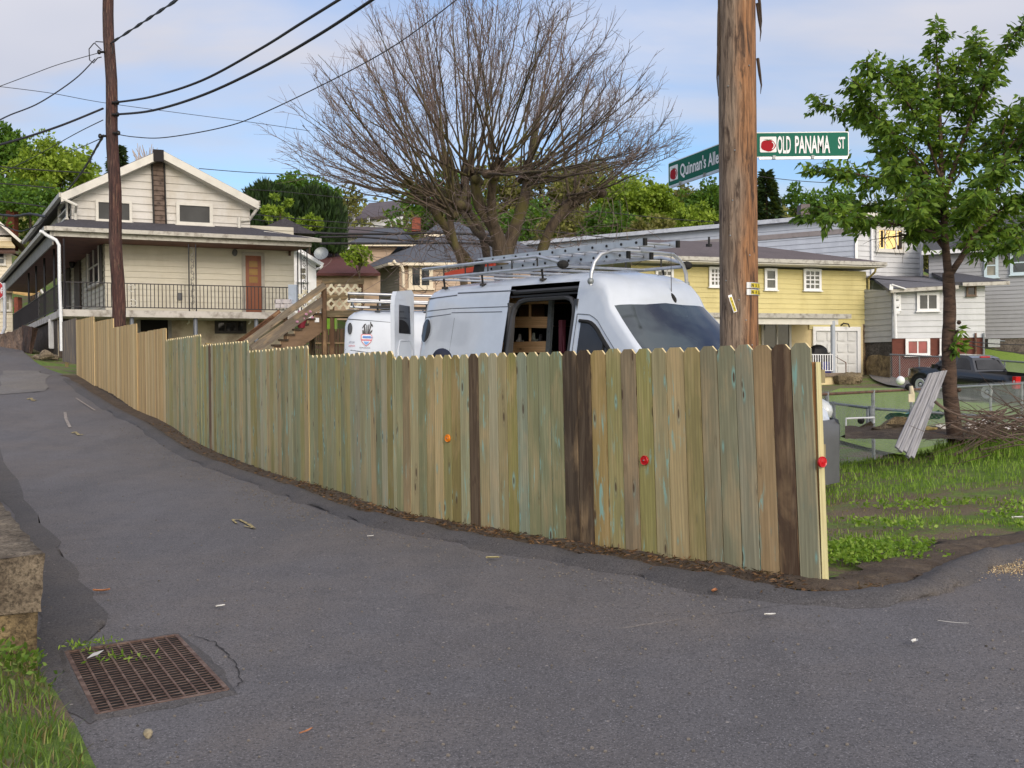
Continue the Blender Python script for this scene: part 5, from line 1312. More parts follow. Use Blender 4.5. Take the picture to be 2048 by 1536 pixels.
m = MB(); m.ball(hc, .098, .078, .12, 16, 12); m.ball(hc + Vector((-.098, 0, -.02)), .022, .014, .03, 8, 6); m.ball(hc + Vector((-.085, 0, -.065)), .02, .026, .01, 8, 5)
for sg in (-1, 1): m.ball(hc + Vector((.01, .078 * sg, -.02)), .022, .012, .034, 8, 6)
m.build('head', skinm.m, per, smooth=True)
m = MB()
for sg in (-1, 1): m.ball(hc + Vector((-.082, .032 * sg, .0)), .012, .012, .009, 8, 5)
m.build('eyes', M['black_rubber'], per, smooth=True)
m = MB(); m.ball(hc + Vector((.018, 0, .0)), .094, .084, .115, 14, 10, z0=-.7); m.build('hair', plain('grey_hair', (196, 190, 184), .8), per, smooth=True)
navy = plain('navy_cap', (24, 30, 52), .8, var=.08)
m = MB(); m.ball(hc + Vector((.008, 0, .02)), .112, .094, .115, 18, 8, z0=.05); 
m.ball(hc + Vector((.02, 0, .13)), .012, .012, .006, 8, 4)
cp = m.build('cap', navy, per, smooth=True)
m = MB(); rows = []
for i in range(7):
    t = i / 6; rows.append([hc + Vector((-.085 - .105 * t * math.cos(a_) ** .6 if abs(a_) < 1.5 else -.085, .078 * math.sin(a_) * (1 - .12 * t), .038 + .012 * t * math.cos(a_) - .03 * t)) for a_ in np.linspace(-1.4, 1.4, 11)])
m.grid(rows); m.grid([[q + Vector((0, 0, .006)) for q in r] for r in rows]); m.build('cap_peak', plain('black_peak', (16, 17, 24), .8), cp, smooth=True)
# ------------------------------------------------------------------ building helpers
def clipz(poly, z, keep_above):
    out = []
    for i in range(len(poly)):
        a, b = poly[i], poly[(i + 1) % len(poly)]
        ia = (a[1] >= z) == keep_above or a[1] == z; ib = (b[1] >= z) == keep_above or b[1] == z
        if ia: out.append(a)
        if ia != ib:
            t = (z - a[1]) / (b[1] - a[1]); out.append((lerp(a[0], b[0], t), z))
    return out
def siding(par, pl, poly, course, mat_, name='wall', tilt=.035, out=0.0, label=None):
    """clapboard wall: every course leans out at its foot"""
    z0 = min(p[1] for p in poly); z1 = max(p[1] for p in poly); m = MB(); z = z0
    while z < z1 - 1e-4:
        zt = min(z + course, z1); q = clipz(clipz(poly, z, True), zt, False)
        if len(q) >= 3:
            m.face([pl.pt(u, zz, out + tilt * (zt - zz) / course) for u, zz in q])
            us = [u for u, zz in q if abs(zz - z) < 1e-5]
            if len(us) >= 2: m.face([pl.pt(min(us), z, out), pl.pt(max(us), z, out), pl.pt(max(us), z, out + tilt), pl.pt(min(us), z, out + tilt)])
        z += course
    m.face([pl.pt(u, zz, out - .05) for u, zz in poly][::-1])
    return m.build(name, mat_, par, label=label)
def flat(par, pl, poly, mat_, name='wall', out=0.0, th=.1, label=None):
    m = MB(); a = [pl.pt(u, z, out) for u, z in poly]; m.prism(a, Vector((-pl.n.x * th, -pl.n.y * th, 0))); return m.build(name, mat_, par, label=label)
def H4(pl, x0, y0, x1, y1):
    a = pl.hit(x0, y0); b = pl.hit(x1, y1); c = pl.hit(x0, y1); d = pl.hit(x1, y0)
    return ((a[0] + c[0]) / 2, (c[1] + b[1]) / 2, (b[0] + d[0]) / 2, (a[1] + d[1]) / 2)
def obox(m, pl, u0, z0, u1, z1, o0, o1, mi=0):
    m.prism([pl.pt(u0, z0, o1), pl.pt(u1, z0, o1), pl.pt(u1, z1, o1), pl.pt(u0, z1, o1)], Vector((-pl.n.x, -pl.n.y, 0)) * (o1 - o0), mi)
def window(par, pl, box, mats, frame=.09, style='double', out=.03, sill=True, name='window', label=None):
    u0, z0, u1, z1 = box; fm, gm = mats; m = MB(); f = frame; o0, o1 = out, out + .06
    obox(m, pl, u0, z0, u0 + f, z1, o0, o1); obox(m, pl, u1 - f, z0, u1, z1, o0, o1)
    obox(m, pl, u0 + f, z1 - f, u1 - f, z1, o0, o1); obox(m, pl, u0 + f, z0, u1 - f, z0 + f * .8, o0, o1)
    w_ = m.build(name, fm, par, label=label)
    m = MB(); obox(m, pl, u0 + f, z0 + f * .8, u1 - f, z1 - f, o0 - .02, o0 + .012); m.build('pane', gm, w_)
    m = MB(); a, b, c, d = u0 + f, z0 + f * .8, u1 - f, z1 - f; t = f * .45
    def hb(z, x0=a, x1=c, oo=.045): obox(m, pl, x0, z - t / 2, x1, z + t / 2, o0 + .012, o0 + oo)
    def vb(u, y0=b, y1=d, oo=.04): obox(m, pl, u - t / 2, y0, u + t / 2, y1, o0 + .012, o0 + oo)
    if style in ('double', 'grid', 'sixone'): hb((b + d) / 2, oo=.05)
    if style == 'slider': vb((a + c) / 2)
    if style == 'three': vb(lerp(a, c, .28)); vb(lerp(a, c, .76))
    if style == 'grid':
        for k in (.333, .667): vb(lerp(a, c, k))
        hb(lerp(b, d, .25)); hb(lerp(b, d, .75))
    if style == 'twov': vb((a + c) / 2); hb((b + d) / 2)
    if m.f: m.build('muntins', fm, w_)
    if sill:
        m = MB(); obox(m, pl, u0 - f * .4, z0 - f * .45, u1 + f * .4, z0 - .002, o0 - .02, o1 + .05); m.build('sill', fm, w_)
    return w_
def slab(par, name, pts, th, mat_, label=None, mi=None):
    pts = [Vector(p) for p in pts]; n = (pts[1] - pts[0]).cross(pts[2] - pts[0]).normalized(); n = n if n.z > 0 else -n
    m = MB(); m.prism(pts, -n * th); return m.build(name, mat_, par, label=label)
trim = plain('white_trim', (206, 204, 198), .5, var=.06); gutterm = plain('old_white_gutter', (172, 170, 164), .45, .1, var=.12, scale=5, dirt=(112, 106, 98))
# ------------------------------------------------------------------ left house
S_OLD = siding_mat('cream_aluminium_siding', (202, 200, 197), (178, 170, 156), .6)
S_LOW = siding_mat('porch_wall_siding', (200, 196, 182), (184, 178, 160), .7)
roofdark = shingle_mat('dark_roll_roofing', (86, 84, 92), (54, 52, 58))
Yd = 38.6; ux, uy = .902, .431; wx, wy = -.485, .874
dp = P(507, 620, Yd)
PW = Plane(dp.x, dp.y, ux, uy)                       # main wall
PP = PW.shift(1.7)                                   # porch front
h1 = thing('white_house', 'old white house with a porch over a basement, behind the leaning pole', 'house', (dp.x, dp.y, 1.5))
def hz(pl, px, py): return pl.hit(px, py)
uL, _ = hz(PW, 210, 540); uR, _ = hz(PW, 588, 540)
zf = hz(PP, 360, 622)[1]; zfl = zf                   # porch floor top
zceil = hz(PW, 400, 474)[1]
siding(h1, PW, [(uL, zf), (uR, zf), (uR, zceil + .5), (uL, zceil + .5)], .205, S_LOW, tilt=.03)
c0 = PW.pt(uL, 0)
PS = Plane(c0.x, c0.y, -wx, -wy)                      # side wall: u negative goes back
PS = Plane(c0.x + wx * 14, c0.y + wy * 14, -wx, -wy)
siding(h1, PS, [(0, zf), (14, zf), (14, zceil + .5), (0, zceil + .5)], .205, S_LOW, tilt=.03)
# upper storey
gL, gzL = hz(PW, 142, 388); gR, gzR = hz(PW, 498, 396); gP, gzP = hz(PW, 322, 303); zU = hz(PW, 320, 470)[1]; 
gzl = hz(PW, 142, 402)[1]; gzr = hz(PW, 498, 400)[1]
siding(h1, PW.shift(.10), [(gL, zU), (gR, zU), (gR, gzr - .1), (gP, gzP - .12), (gL, gzl - .0)], .255, S_OLD, 'gable_wall')
cU = PW.pt(gL, 0, .1); PU = Plane(cU.x + wx * 14, cU.y + wy * 14, -wx, -wy)
siding(h1, PU, [(0, zU), (14, zU), (14, gzl), (0, gzl)], .255, S_OLD, 'upper_side_wall')
back = Vector((wx, wy, 0)) * 14
Lv = Vector((wx, wy, 0)) * -0.55
def pw(u, z, o=0): return PW.pt(u, z, o)
uEl, zEl = hz(PW.shift(.6), 122, 386); uEr, zEr = hz(PW.shift(.6), 517, 402); uPk, zPk = hz(PW.shift(.6), 322, 299)
Pf = PW.shift(.6)
for (a_, b_) in (((uEl, zEl), (uPk, zPk)), ((uPk, zPk), (uEr, zEr))):
    A_, B_ = Pf.pt(*a_), Pf.pt(*b_); slab(h1, 'roof', [A_, B_, B_ + back, A_ + back], .10, roofdark)
    m = MB(); m.prism([A_ + Vector((0, 0, -.02)), B_ + Vector((0, 0, -.02)), B_ + Vector((0, 0, -.30)), A_ + Vector((0, 0, -.30))], Vector((Pf.n.x, Pf.n.y, 0)) * .05); m.build('rake_board', trim, h1)
    m = MB(); d = Vector((-Pf.n.x, -Pf.n.y, 0)); m.prism([A_ + Vector((0, 0, -.30)), B_ + Vector((0, 0, -.30)), B_ + Vector((0, 0, -.27)), A_ + Vector((0, 0, -.27))], d * .5); m.build('soffit', trim, h1)
for sgn, (u_, z_) in ((-1, (uEl, zEl)), (1, (uEr, zEr))):
    A_ = Pf.pt(u_, z_ - .06); m = MB(); m.bar(A_, A_ + back, .13, .15); m.build('gutter', gutterm, h1)
A_ = Pf.pt(uEr + .03, zEr - .18); m = MB(); m.tube([A_, A_ + Vector((-.25, .1, -.28)), PW.pt(gR - .02, zEr - .62, .18), PW.pt(gR - .35, zEr - .66, .18)], .055, 8); m.tube([PW.pt(gR - .40, zEr - .55, .18), PW.pt(gR - .40, zU + .2, .18)], .06, 8); m.build('downspout', trim, h1)
A_ = Pf.pt(uEl, zEl - .16); m = MB(); m.tube([A_, A_ + Vector((.45, .12, -.22)), PW.pt(gL + .12, zEl - .55, .2), PW.pt(gL + .12, zU + .25, .2)], .05, 8); m.build('downspout', trim, h1)
# strip where the old chimney stood
x0, zb0 = hz(PW.shift(.15), 309, 450); x1, _ = hz(PW.shift(.15), 331, 450); xt0, zt0 = hz(PW.shift(.15), 305, 306); xt1, _ = hz(PW.shift(.15), 326, 306)
strip = plain('brown_shingle_strip', (104, 90, 82), .9, var=.35, scale=6, dirt=(48, 38, 36))
siding(h1, PW.shift(.12), [(x0, zb0), (x1, zb0), (xt1, zt0 - .25), (xt0, zt0 - .25)], .17, strip, 'bare_chimney_strip', tilt=.04, out=.03)
m = MB(); m.tube([PW.pt(x1 + .02, zb0, .2), PW.pt(xt1 + .03, zt0 - .25, .2)], .03, 6); m.tube([PW.pt(x0 - .02, zb0, .2), PW.pt(xt0 - .03, zt0 - .25, .2)], .03, 6); m.build('strip_edge', M['black_metal'], h1)
dkm = plain('dark_tar', (36, 32, 34), .9); m = MB(); obox(m, Pf, hz(Pf, 306, 306)[0], zPk - .42, hz(Pf, 327, 306)[0], zPk - .02, -.02, .07); m.build('ridge_flashing', dkm, h1)
Pu = PW.shift(.13)
window(h1, Pu, H4(Pu, 191, 401, 264, 444), (trim, glass_dark('dirty_glass', (40, 42, 44), .6, (54, 56, 58))), .09, 'none', label='wide upper window half hidden by the leaning pole')
window(h1, Pu, H4(Pu, 352, 406, 425, 450), (trim, glass_dark('dirty_glass', (40, 42, 44), .6, (54, 56, 58))), .11, 'none', label='wide upper window right of the chimney strip')
PUs = PU.shift(.05); a0 = H4(PUs, 121, 404, 138, 446); window(h1, PUs, (a0[0], a0[1], a0[2], a0[3]), (trim, M['glass']), .10, 'double')
# porch roof: front run and side run
zg = hz(PP, 360, 466)[1]; zgb = zg - .24
uPL, _ = hz(PP, 93, 455); uPR, _ = hz(PP, 642, 478)
zri = hz(PW, 420, 451)[1]
A_ = PP.pt(uPL, zg); B_ = PP.pt(uPR, zg); Cc = PW.pt(hz(PW, 545, 457)[0], zri, .05); Dd = PW.pt(gL, zri, .05)
slab(h1, 'porch_roof', [A_, B_, PW.pt(hz(PW, 600, 466)[0], zg + .35, -1.5), PW.pt(gR, zri, .05), Dd], .06, roofdark)
m = MB(); m.bar(A_ + Vector((0, 0, -.04)), B_ + Vector((0, 0, -.04)), .14, .13); m.build('gutter', gutterm, h1)
m = MB(); fa, fb = PP.pt(uPL + .1, zg - .1, -.14), PP.pt(uPR - .3, zg - .1, -.14); m.prism([fa, fb, fb + Vector((0, 0, -.16)), fa + Vector((0, 0, -.16))], Vector((PP.n.x, PP.n.y, 0)) * -.05); m.build('fascia', gutterm, h1)
sideL = Vector((wx, wy, 0)) * 24
slab(h1, 'side_porch_roof', [A_, A_ + sideL, PW.pt(uL + .0, zri - .0, 0) + sideL, PW.pt(gL, zri, .05)], .06, roofdark)
m = MB(); m.bar(A_ + Vector((0, 0, -.04)), A_ + sideL + Vector((0, 0, -.04)), .14, .13); m.build('gutter', gutterm, h1)
m = MB(); fa = PP.pt(uPL + .16, zg - .12, -.1); m.prism([fa, fa + sideL, fa + sideL + Vector((0, 0, -.42)), fa + Vector((0, 0, -.42))], Vector((ux, uy, 0)) * .05); m.build('fascia', plain('grey_fascia', (128, 126, 124), .6, var=.15), h1)
slab(h1, 'porch_ceiling', [PP.pt(uPL + .2, zg - .22, -.2), PP.pt(uPR - .3, zg - .22, -.2), PW.pt(uR, zg - .22, 0), PW.pt(uL, zg - .22, 0), PW.pt(uL, zg - .22, 0) + sideL, PP.pt(uPL + .2, zg - .22, -.2) + sideL], .04, M['porch_ceiling'])
q_ = hz(PP, 600, 462); m = MB(); m.bar(PP.pt(q_[0] - 1.0, zg + .3, -1.1), PP.pt(q_[0] + .9, zg + .05, -.5), .3, .06); m.build('roof_flashing', trim, h1)
m = MB(); q_ = PW.pt(hz(PW, 572, 452)[0], zri + .05, -.6); m.prism([q_ + Vector((-1.0, -.4, -.1)), q_ + Vector((1.2, .4, -.1)), q_ + Vector((.1, .05, .45))], (-.3, .9, 0)); m.build('roof_hump', roofdark, h1)
# porch floor
uFL, _ = hz(PP, 122, 626); uFR, _ = hz(PP, 597, 630)
concf = plain('porch_floor_edge', (188, 184, 180), .7, var=.1, scale=3, dirt=(120, 112, 104))
slab(h1, 'porch_floor', [PP.pt(uFL, zf), PP.pt(uFR, zf), PW.pt(uR, zf, -.2), PW.pt(uL, zf, -.2), PW.pt(uL, zf, -.2) + sideL, PP.pt(uFL, zf) + sideL], .22, concf)
# railing
def railing(par, A_, B_, h, n, mat_, r=.013, scroll=None):
    A_, B_ = Vector(A_), Vector(B_); m = MB(); m.bar(A_ + Vector((0, 0, h)), B_ + Vector((0, 0, h)), .04, .03); m.bar(A_ + Vector((0, 0, .10)), B_ + Vector((0, 0, .10)), .03, .03)
    rb = m.build('railing', mat_, par); m = MB()
    for k in range(n + 1):
        q_ = A_.lerp(B_, k / n); m.bar(q_ + Vector((0, 0, .10)), q_ + Vector((0, 0, h)), r * 1.6, r * 1.6, up=(0, 1, 0))
    m.build('balusters', mat_, rb)
    return rb
railm = plain('black_iron', (40, 38, 44), .5, .3)
ra = PP.pt(hz(PP, 126, 622)[0], zf, -.12); rb_ = PP.pt(hz(PP, 596, 622)[0], zf, -.12)
hr = hz(PP, 360, 569)[1] - zf
railing(h1, ra, rb_, hr, 62, railm)
railing(h1, ra, ra + sideL * .82, hr, 60, railm)
def scroll(c, w_, h_, ax, name='iron_scroll'):
    m = MB()
    for sgn in (1, -1):
        pts = []
        for k in range(30):
            t = k / 29; a_ = t * 1.9 * math.pi; rr = .5 * w_ * (1 - .62 * t); pts.append(Vector(c) + Vector((ax.x, ax.y, 0)) * (sgn * rr * math.cos(a_ + 1.2)) + Vector((0, 0, sgn * (h_ * .26 - rr * math.sin(a_ + 1.2) * .9))))
        m.tube(pts, .016, 4)
    return m.build(name, trim, h1)
axp = Vector((ux, uy))
for px in (266,):
    u_ = hz(PP, px, 595)[0]; scroll(PP.pt(u_, zf + hr * .55, -.10), .30, 1.0, axp)
def ornate_post(px0, px1, name='porch_post'):
    u0, u1 = hz(PP, px0, 540)[0], hz(PP, px1, 540)[0]; m = MB()
    for u_ in (u0, u1): m.bar(PP.pt(u_, zf, -.12), PP.pt(u_, zg - .34, -.12), .035, .035, up=(0, 1, 0))
    p_ = m.build(name, railm, h1); m = MB(); n = 10; um = (u0 + u1) / 2; hw = (u1 - u0) * .4
    for k in range(n):
        z = lerp(zf + .1, zg - .5, (k + .5) / n); s_ = 1 if k % 2 else -1
        pts = [PP.pt(um + s_ * hw * math.cos(a_) * (.4 + .5 * abs(a_) / 3.2), z + .13 * math.sin(a_) + .05 * a_ / 3, -.12) for a_ in np.linspace(-2.6, 2.6, 12)]; m.tube(pts, .010, 4)
    m.build('iron_scrollwork', railm if px0 > 500 else plain('grey_iron', (122, 120, 116), .6), p_)
ornate_post(379, 393); ornate_post(604, 616)
u_ = hz(PP, 608.5, 540)[0]; m = MB(); m.bar(PP.pt(u_, zf, -.9), PP.pt(u_, zg - .3, -.9), .035, .035, up=(0, 1, 0)); m.build('porch_post', railm, h1)
m = MB(); m.bar(PP.pt(uFL + .12, zf, -.1), PP.pt(uFL + .12, zg - .34, -.1), .05, .05, up=(0, 1, 0)); m.build('porch_post', railm, h1)
for k in (3.1, 6.3, 9.4, 12.6):
    q_ = PP.pt(uFL + .15, zf - .6, -.1) + Vector((wx, wy, 0)) * k; m = MB(); m.bar(q_, q_ + Vector((0, 0, zg - .34 - zf + .6)), .06, .06, up=(0, 1, 0)); m.build('porch_post', railm, h1)
# downspout in front
q_ = [P(*a_, 34.2) for a_ in ((80, 463), (86, 464), (93, 470), (112, 480), (118, 490), (119, 560), (122, 640), (123, 702))]
m = MB(); m.tube(q_, .055, 8); m.build('downspout', plain('bright_white_pipe', (222, 226, 232), .4, var=.03), h1, smooth=True)
q_ = [P(*a_, 47) for a_ in ((8, 566), (9.5, 600), (9.5, 655), (5, 668), (-4, 672))]
m = MB(); m.tube(q_, .075, 8); m.build('downspout', plain('bluish_pipe', (186, 192, 204), .4, var=.05), h1, smooth=True)
# door
doorw = plain('orange_brown_door', (124, 68, 40), .45, var=.18, scale=2, stretch=(4, 4, .5), dirt=(112, 52, 30))
Pd = PW.shift(.035); b_ = H4(Pd, 484, 505, 529, 621)
dm = MB(); obox(dm, Pd, b_[0], zf, b_[0] + .12, b_[3], 0, .05); obox(dm, Pd, b_[2] - .12, zf, b_[2], b_[3], 0, .05); obox(dm, Pd, b_[0] + .12, b_[3] - .12, b_[2] - .12, b_[3], 0, .05)
dfm = dm.build('door', plain('grey_door_frame', (160, 156, 148), .6), h1, label='orange-brown wooden door on the porch')
dm = MB(); obox(dm, Pd, b_[0] + .12, zf, b_[2] - .12, b_[3] - .12, 0, .03); dl = dm.build('door_leaf', doorw, dfm)
for k in range(3):
    dm = MB(); z0 = lerp(zf + 1.15, b_[3] - .25, k / 3); z1 = z0 + (b_[3] - .25 - zf - 1.15) / 3 - .06
    obox(dm, Pd, b_[0] + .25, z0, b_[2] - .25, z1, .028, .034); dm.build('door_light', glass_dark('amber_glass', (128, 96, 48), .2, (150, 116, 62)), dfm)
dm = MB(); obox(dm, Pd, b_[0] + .25, zf + .2, b_[2] - .25, zf + .95, .028, .042); dm.build('door_panel', doorw, dfm)
m = MB(); q_ = hz(PW, 359, 593); obox(m, PW, q_[0] - .08, q_[1] - .12, q_[0] + .08, q_[1] + .12, .04, .1); m.build('outlet_box', M['grey_plastic'], h1)
m = MB(); q_ = hz(PW, 468, 506); m.ball(PW.pt(q_[0], q_[1], .15), .1, .1, .13, 8, 6); m.build('porch_light', M['grey_plastic'], h1)
m = MB(); u_ = hz(PW, 578, 500)[0]; m.bar(PW.pt(u_, hz(PW, 578, 487)[1], .1), PW.pt(u_, hz(PW, 578, 512)[1], .1), .08, .08); m.build('bracket', plain('brown_pipe', (84, 60, 48), .6), h1)
# side wall windows, shutters and doors under the porch
Psd = PS.shift(.04)
b_ = H4(Psd, 178, 494, 202, 572); w_ = window(h1, Psd, b_, (trim, M['glass']), .09, 'twov', label='shuttered window on the side wall'); 
for uu in (b_[0] - .32, b_[2] + .02):
    m = MB(); obox(m, Psd, uu, b_[1] - .05, uu + .30, b_[3] + .05, .02, .07); m.build('shutter', M['black_metal'], w_)
b2 = H4(Psd, 131, 520, 141, 612); m = MB(); obox(m, Psd, b2[0], zf, b2[2], b2[3], .01, .06); m.build('side_door', plain('dark_side_door', (70, 66, 62), .6), h1)
b3 = H4(Psd, 151, 515, 162, 620); m = MB(); obox(m, Psd, b3[0], zf, b3[2], b3[3], .01, .06); m.build('side_door', plain('brown_side_door', (64, 54, 48), .6), h1)
m = MB(); q_ = hz(Psd, 155, 527); m.ball(Psd.pt(q_[0], q_[1], .2), .12, .12, .2, 8, 6); m.build('wall_lantern', M['black_metal'], h1)
# basement
uBL = hz(PW, 124, 660)[0]; zb_ = 0.9
base = plain('cream_basement_wall', (176, 166, 148), .8, var=.12, scale=1.3, dirt=(126, 114, 98))
flat(h1, PW, [(uL - 1.5, zb_), (uR, zb_), (uR, zf - .2), (uL - 1.5, zf - .2)], base, 'basement_wall', -.02, .15)
Pb = PW.shift(-.01)
b_ = H4(Pb, 281, 634, 336, 720); m = MB(); obox(m, Pb, b_[0], zb_, b_[2], b_[3], .0, .02); m.build('basement_opening', plain('painted_dark_opening', (12, 11, 12), 1), h1)  # black panel on the wall, the opening's darkness put into its colour
m = MB(); obox(m, Pb, b_[0] - .12, zb_, b_[0], b_[3] + .1, .0, .06); obox(m, Pb, b_[2], zb_, b_[2] + .12, b_[3] + .1, .0, .06); obox(m, Pb, b_[0], b_[3], b_[2], b_[3] + .1, .0, .06); m.build('opening_frame', plain('grey_frame', (120, 118, 116), .7), h1)
window(h1, Pb, H4(Pb, 429, 637, 492, 667), (plain('dark_frame', (44, 40, 40), .7), M['glass_black']), .12, 'three', sill=False, label='dark barred basement window')
for px in (265, 393, 515):
    u_ = hz(PP, px, 650)[0]; m = MB(); m.tube([PP.pt(u_, zb_, -.2), PP.pt(u_, zf - .2, -.2)], .07, 10); m.build('support_post', plain('grey_steel_post', (116, 122, 134), .5, .2), h1)
for px in (378, 501):
    q_ = [P(*a_, 37.5) for a_ in ((px, 632), (px, 645), (px - 4, 648))]; m = MB(); m.tube(q_, .03, 6); m.build('white_hook', trim, h1)
# stone footing and lattice under the side porch
m = MB(); fq = PP.pt(uFL + .1, 0, -.1)
for k in range(12):
    a_ = fq + Vector((wx, wy, 0)) * (1.6 + k * 1.25); b_2 = fq + Vector((wx, wy, 0)) * (1.6 + (k + 1) * 1.25)
    zg0 = gz(a_.x, a_.y); m.prism([Vector((a_.x, a_.y, zg0 - .5)), Vector((b_2.x, b_2.y, zg0 - .5)), Vector((b_2.x, b_2.y, zf - .2)), Vector((a_.x, a_.y, zf - .2))], Vector((ux, uy, 0)) * .4)
m.build('stone_footing', stone_mat('dark_fieldstone', (96, 84, 76), (52, 44, 42), 1.4, .8), h1)
Plat = Plane(P(99, 660, 37.0).x, 37.0, ux, uy)
lw = plain('white_lattice', (200, 202, 206), .6, var=.05)
m = MB(); q0, q1 = Plat.hit(99, 700)[0], Plat.hit(127, 700)[0]; zA, zB = Plat.hit(110, 696)[1], zf - .18
for k in range(26):
    z = lerp(zA, zB, k / 25); m.bar(Plat.pt(q0, z), Plat.pt(q1, z), .012, .035)
for k in range(9):
    u_ = lerp(q0, q1, k / 8); m.bar(Plat.pt(u_, zA, .01), Plat.pt(u_, zB, .01), .045, .012, up=(0, 1, 0))
m.build('lattice_panel', lw, h1)
# low stone wall with stones at its foot, left of the house
sw = thing('stone_wall', 'low tan stone wall beside the alley under the side porch', 'wall', tuple(G(10, 690)))
def stonewall(par, name, pix, Y0, Y1, dz, mat_, th=.5):
    m = MB(); n = 22; rows = []
    for i in range(n + 1):
        t = i / n; x = lerp(pix[0][0], pix[1][0], t); yt = lerp(pix[0][1], pix[1][1], t); yb = lerp(pix[0][2], pix[1][2], t); Y = lerp(Y0, Y1, t)
        a_, b_ = P(x, yt, Y), P(x, yb, Y); row = []
        for k in range(7): row.append(a_.lerp(b_, k / 6))
        row = [a_ + Vector((0, th, 0))] + row; rows.append([q + mnoise.noise_vector(q * 2.2) * .09 for q in row])
    m.grid(rows); m.face(rows[-1]); m.face(rows[0][::-1]); return m.build(name, mat_, par, smooth=False)
stonewall(sw, 'rubble_face', [(-30, 676, 700), (48, 655, 706)], 44, 39, 0, stone_mat('tan_rubble', (158, 132, 112), (96, 80, 70), 1.2, .9))
stonewall(sw, 'end_pier', [(44, 652, 708), (63, 655, 716)], 38.8, 36.5, 0, stone_mat('brown_pier', (92, 70, 60), (52, 42, 38), 1.4, .9))
for k, (px, py, s_) in enumerate(((92, 710, .26), (78, 715, .2), (106, 716, .22), (66, 722, .17))):
    g_ = P(px, py, 34.5 + k * .3); m = MB(); m.ball(g_, s_, s_ * .8, s_ * .55, 9, 6); 
    for i, v in enumerate(m.v): m.v[i] = tuple(Vector(v) + mnoise.noise_vector(Vector(v) * 2.5) * s_ * .4)
    m.build('boulder', M['concrete'], None, label=['largest boulder at the foot of the white downspout', 'middle boulder left of the white downspout', 'boulder tucked against the grey fence end', 'lowest small boulder nearest the alley edge'][k], cat='boulder', group='boulders at the head of the fence')
# ------------------------------------------------------------------ stop sign and far left house
sg = thing('stop_sign', 'red STOP sign at the left edge of the photograph', 'stop sign', tuple(P(-4, 690, 48)))
c_ = P(-6, 581, 47.5); Rr = .40; m = MB(); m.prism([c_ + Vector((Rr * math.cos(R(22.5 + 45 * k)), 0, Rr * math.sin(R(22.5 + 45 * k)))) for k in range(8)], (0, .02, 0)); m.build('border', swhite, sg)
m = MB(); m.prism([c_ + Vector((Rr * .93 * math.cos(R(22.5 + 45 * k)), -.004, Rr * .93 * math.sin(R(22.5 + 45 * k)))) for k in range(8)], (0, .003, 0)); m.build('plate', plain('stop_red', (172, 24, 36), .4), sg)
text('STOP', 'lettering', swhite, c_ + Vector((-Rr * .74, -.008, -.12)), (1, 0, 0), (0, 0, 1), .25, sg, 1, 0, bold=.02, fitw=Rr * 1.48)
m = MB(); m.tube([c_ + Vector((0, .05, .3)), Vector((c_.x, c_.y + .05, gz(c_.x, c_.y) - .2))], .035, 8); m.build('post', M['galv'], sg)
h0 = thing('far_house', 'cream house with brown awnings at the left edge beyond the porch', 'house', tuple(P(20, 690, 62)))
PF = Plane(P(30, 600, 60).x, 60, .93, .35); Sf = siding_mat('pale_siding', (214, 206, 188), (190, 180, 160), .6)
F4 = lambda a_, b_, c2, d_: (lambda p, q: [(p[0], q[1]), (q[0], q[1]), (q[0], p[1]), (p[0], p[1])])(PF.hit(a_, b_), PF.hit(c2, d_))
siding(h0, PF, F4(-120, 470, 26, 700), .22, Sf)
siding(h0, PF, [PF.hit(-60, 470), PF.hit(26, 470), PF.hit(-24, 430)], .22, siding_mat('grey_gable', (168, 166, 166), (140, 138, 138), .6), 'gable')
brn = shingle_mat('brown_awning_roof', (110, 84, 74), (70, 50, 46)); crm = plain('cream_awning', (204, 188, 150), .6, var=.1)
for (a_, b_, mt, nm) in ((((-40, 492), (26, 492)), ((-40, 503), (31, 503)), brn, 'brown_awning'), (((-40, 482), (22, 482)), ((-40, 491), (30, 492)), crm, 'cream_band'), (((-40, 566), (40, 566)), ((-40, 582), (58, 582)), shingle_mat('mossy_awning', (176, 160, 132), (116, 96, 80)), 'lower_awning')):
    p = [PF.pt(*PF.hit(*a_[0]), .1), PF.pt(*PF.hit(*a_[1]), .1), PF.shift(1.0).pt(*PF.shift(1.0).hit(*b_[1])), PF.shift(1.0).pt(*PF.shift(1.0).hit(*b_[0]))]
    slab(h0, nm, p, .12, mt)
P1_ = PF.shift(.5); m = MB(); m.bar(P1_.pt(*P1_.hit(-24, 426)), P1_.pt(*P1_.hit(42, 484)), .5, .14); m.build('rake_board', trim, h0)
m = MB(); m.bar(P1_.pt(*P1_.hit(-24, 426)), P1_.pt(*P1_.hit(-90, 484)), .5, .14); m.build('rake_board', trim, h0)
A_ = P1_.pt(*P1_.hit(-24, 424)); B_ = P1_.pt(*P1_.hit(42, 482)); C_ = P1_.pt(*P1_.hit(-90, 482)); bk = Vector((-.35, .93, 0)) * 10
slab(h0, 'roof', [A_, B_, B_ + bk, A_ + bk], .1, brn); slab(h0, 'roof', [C_, A_, A_ + bk, C_ + bk], .1, brn)
window(h0, PF.shift(.03), H4(PF, -18, 503, 12, 530), (trim, M['glass']), .1, 'double'); window(h0, PF.shift(.03), H4(PF, 2, 588, 22, 622), (trim, M['glass_curtain']), .1, 'double')
brickm = plain('red_brick', (132, 72, 56), .85, var=.25, scale=8)
m = MB(); a_ = P(20, 500, 66); b_ = P(20, 422, 66); m.prism([P(12, 500, 66), P(28, 500, 66), P(28, 421, 66), P(12, 421, 66)], (0, .6, 0)); m.build('chimney', brickm, h0)
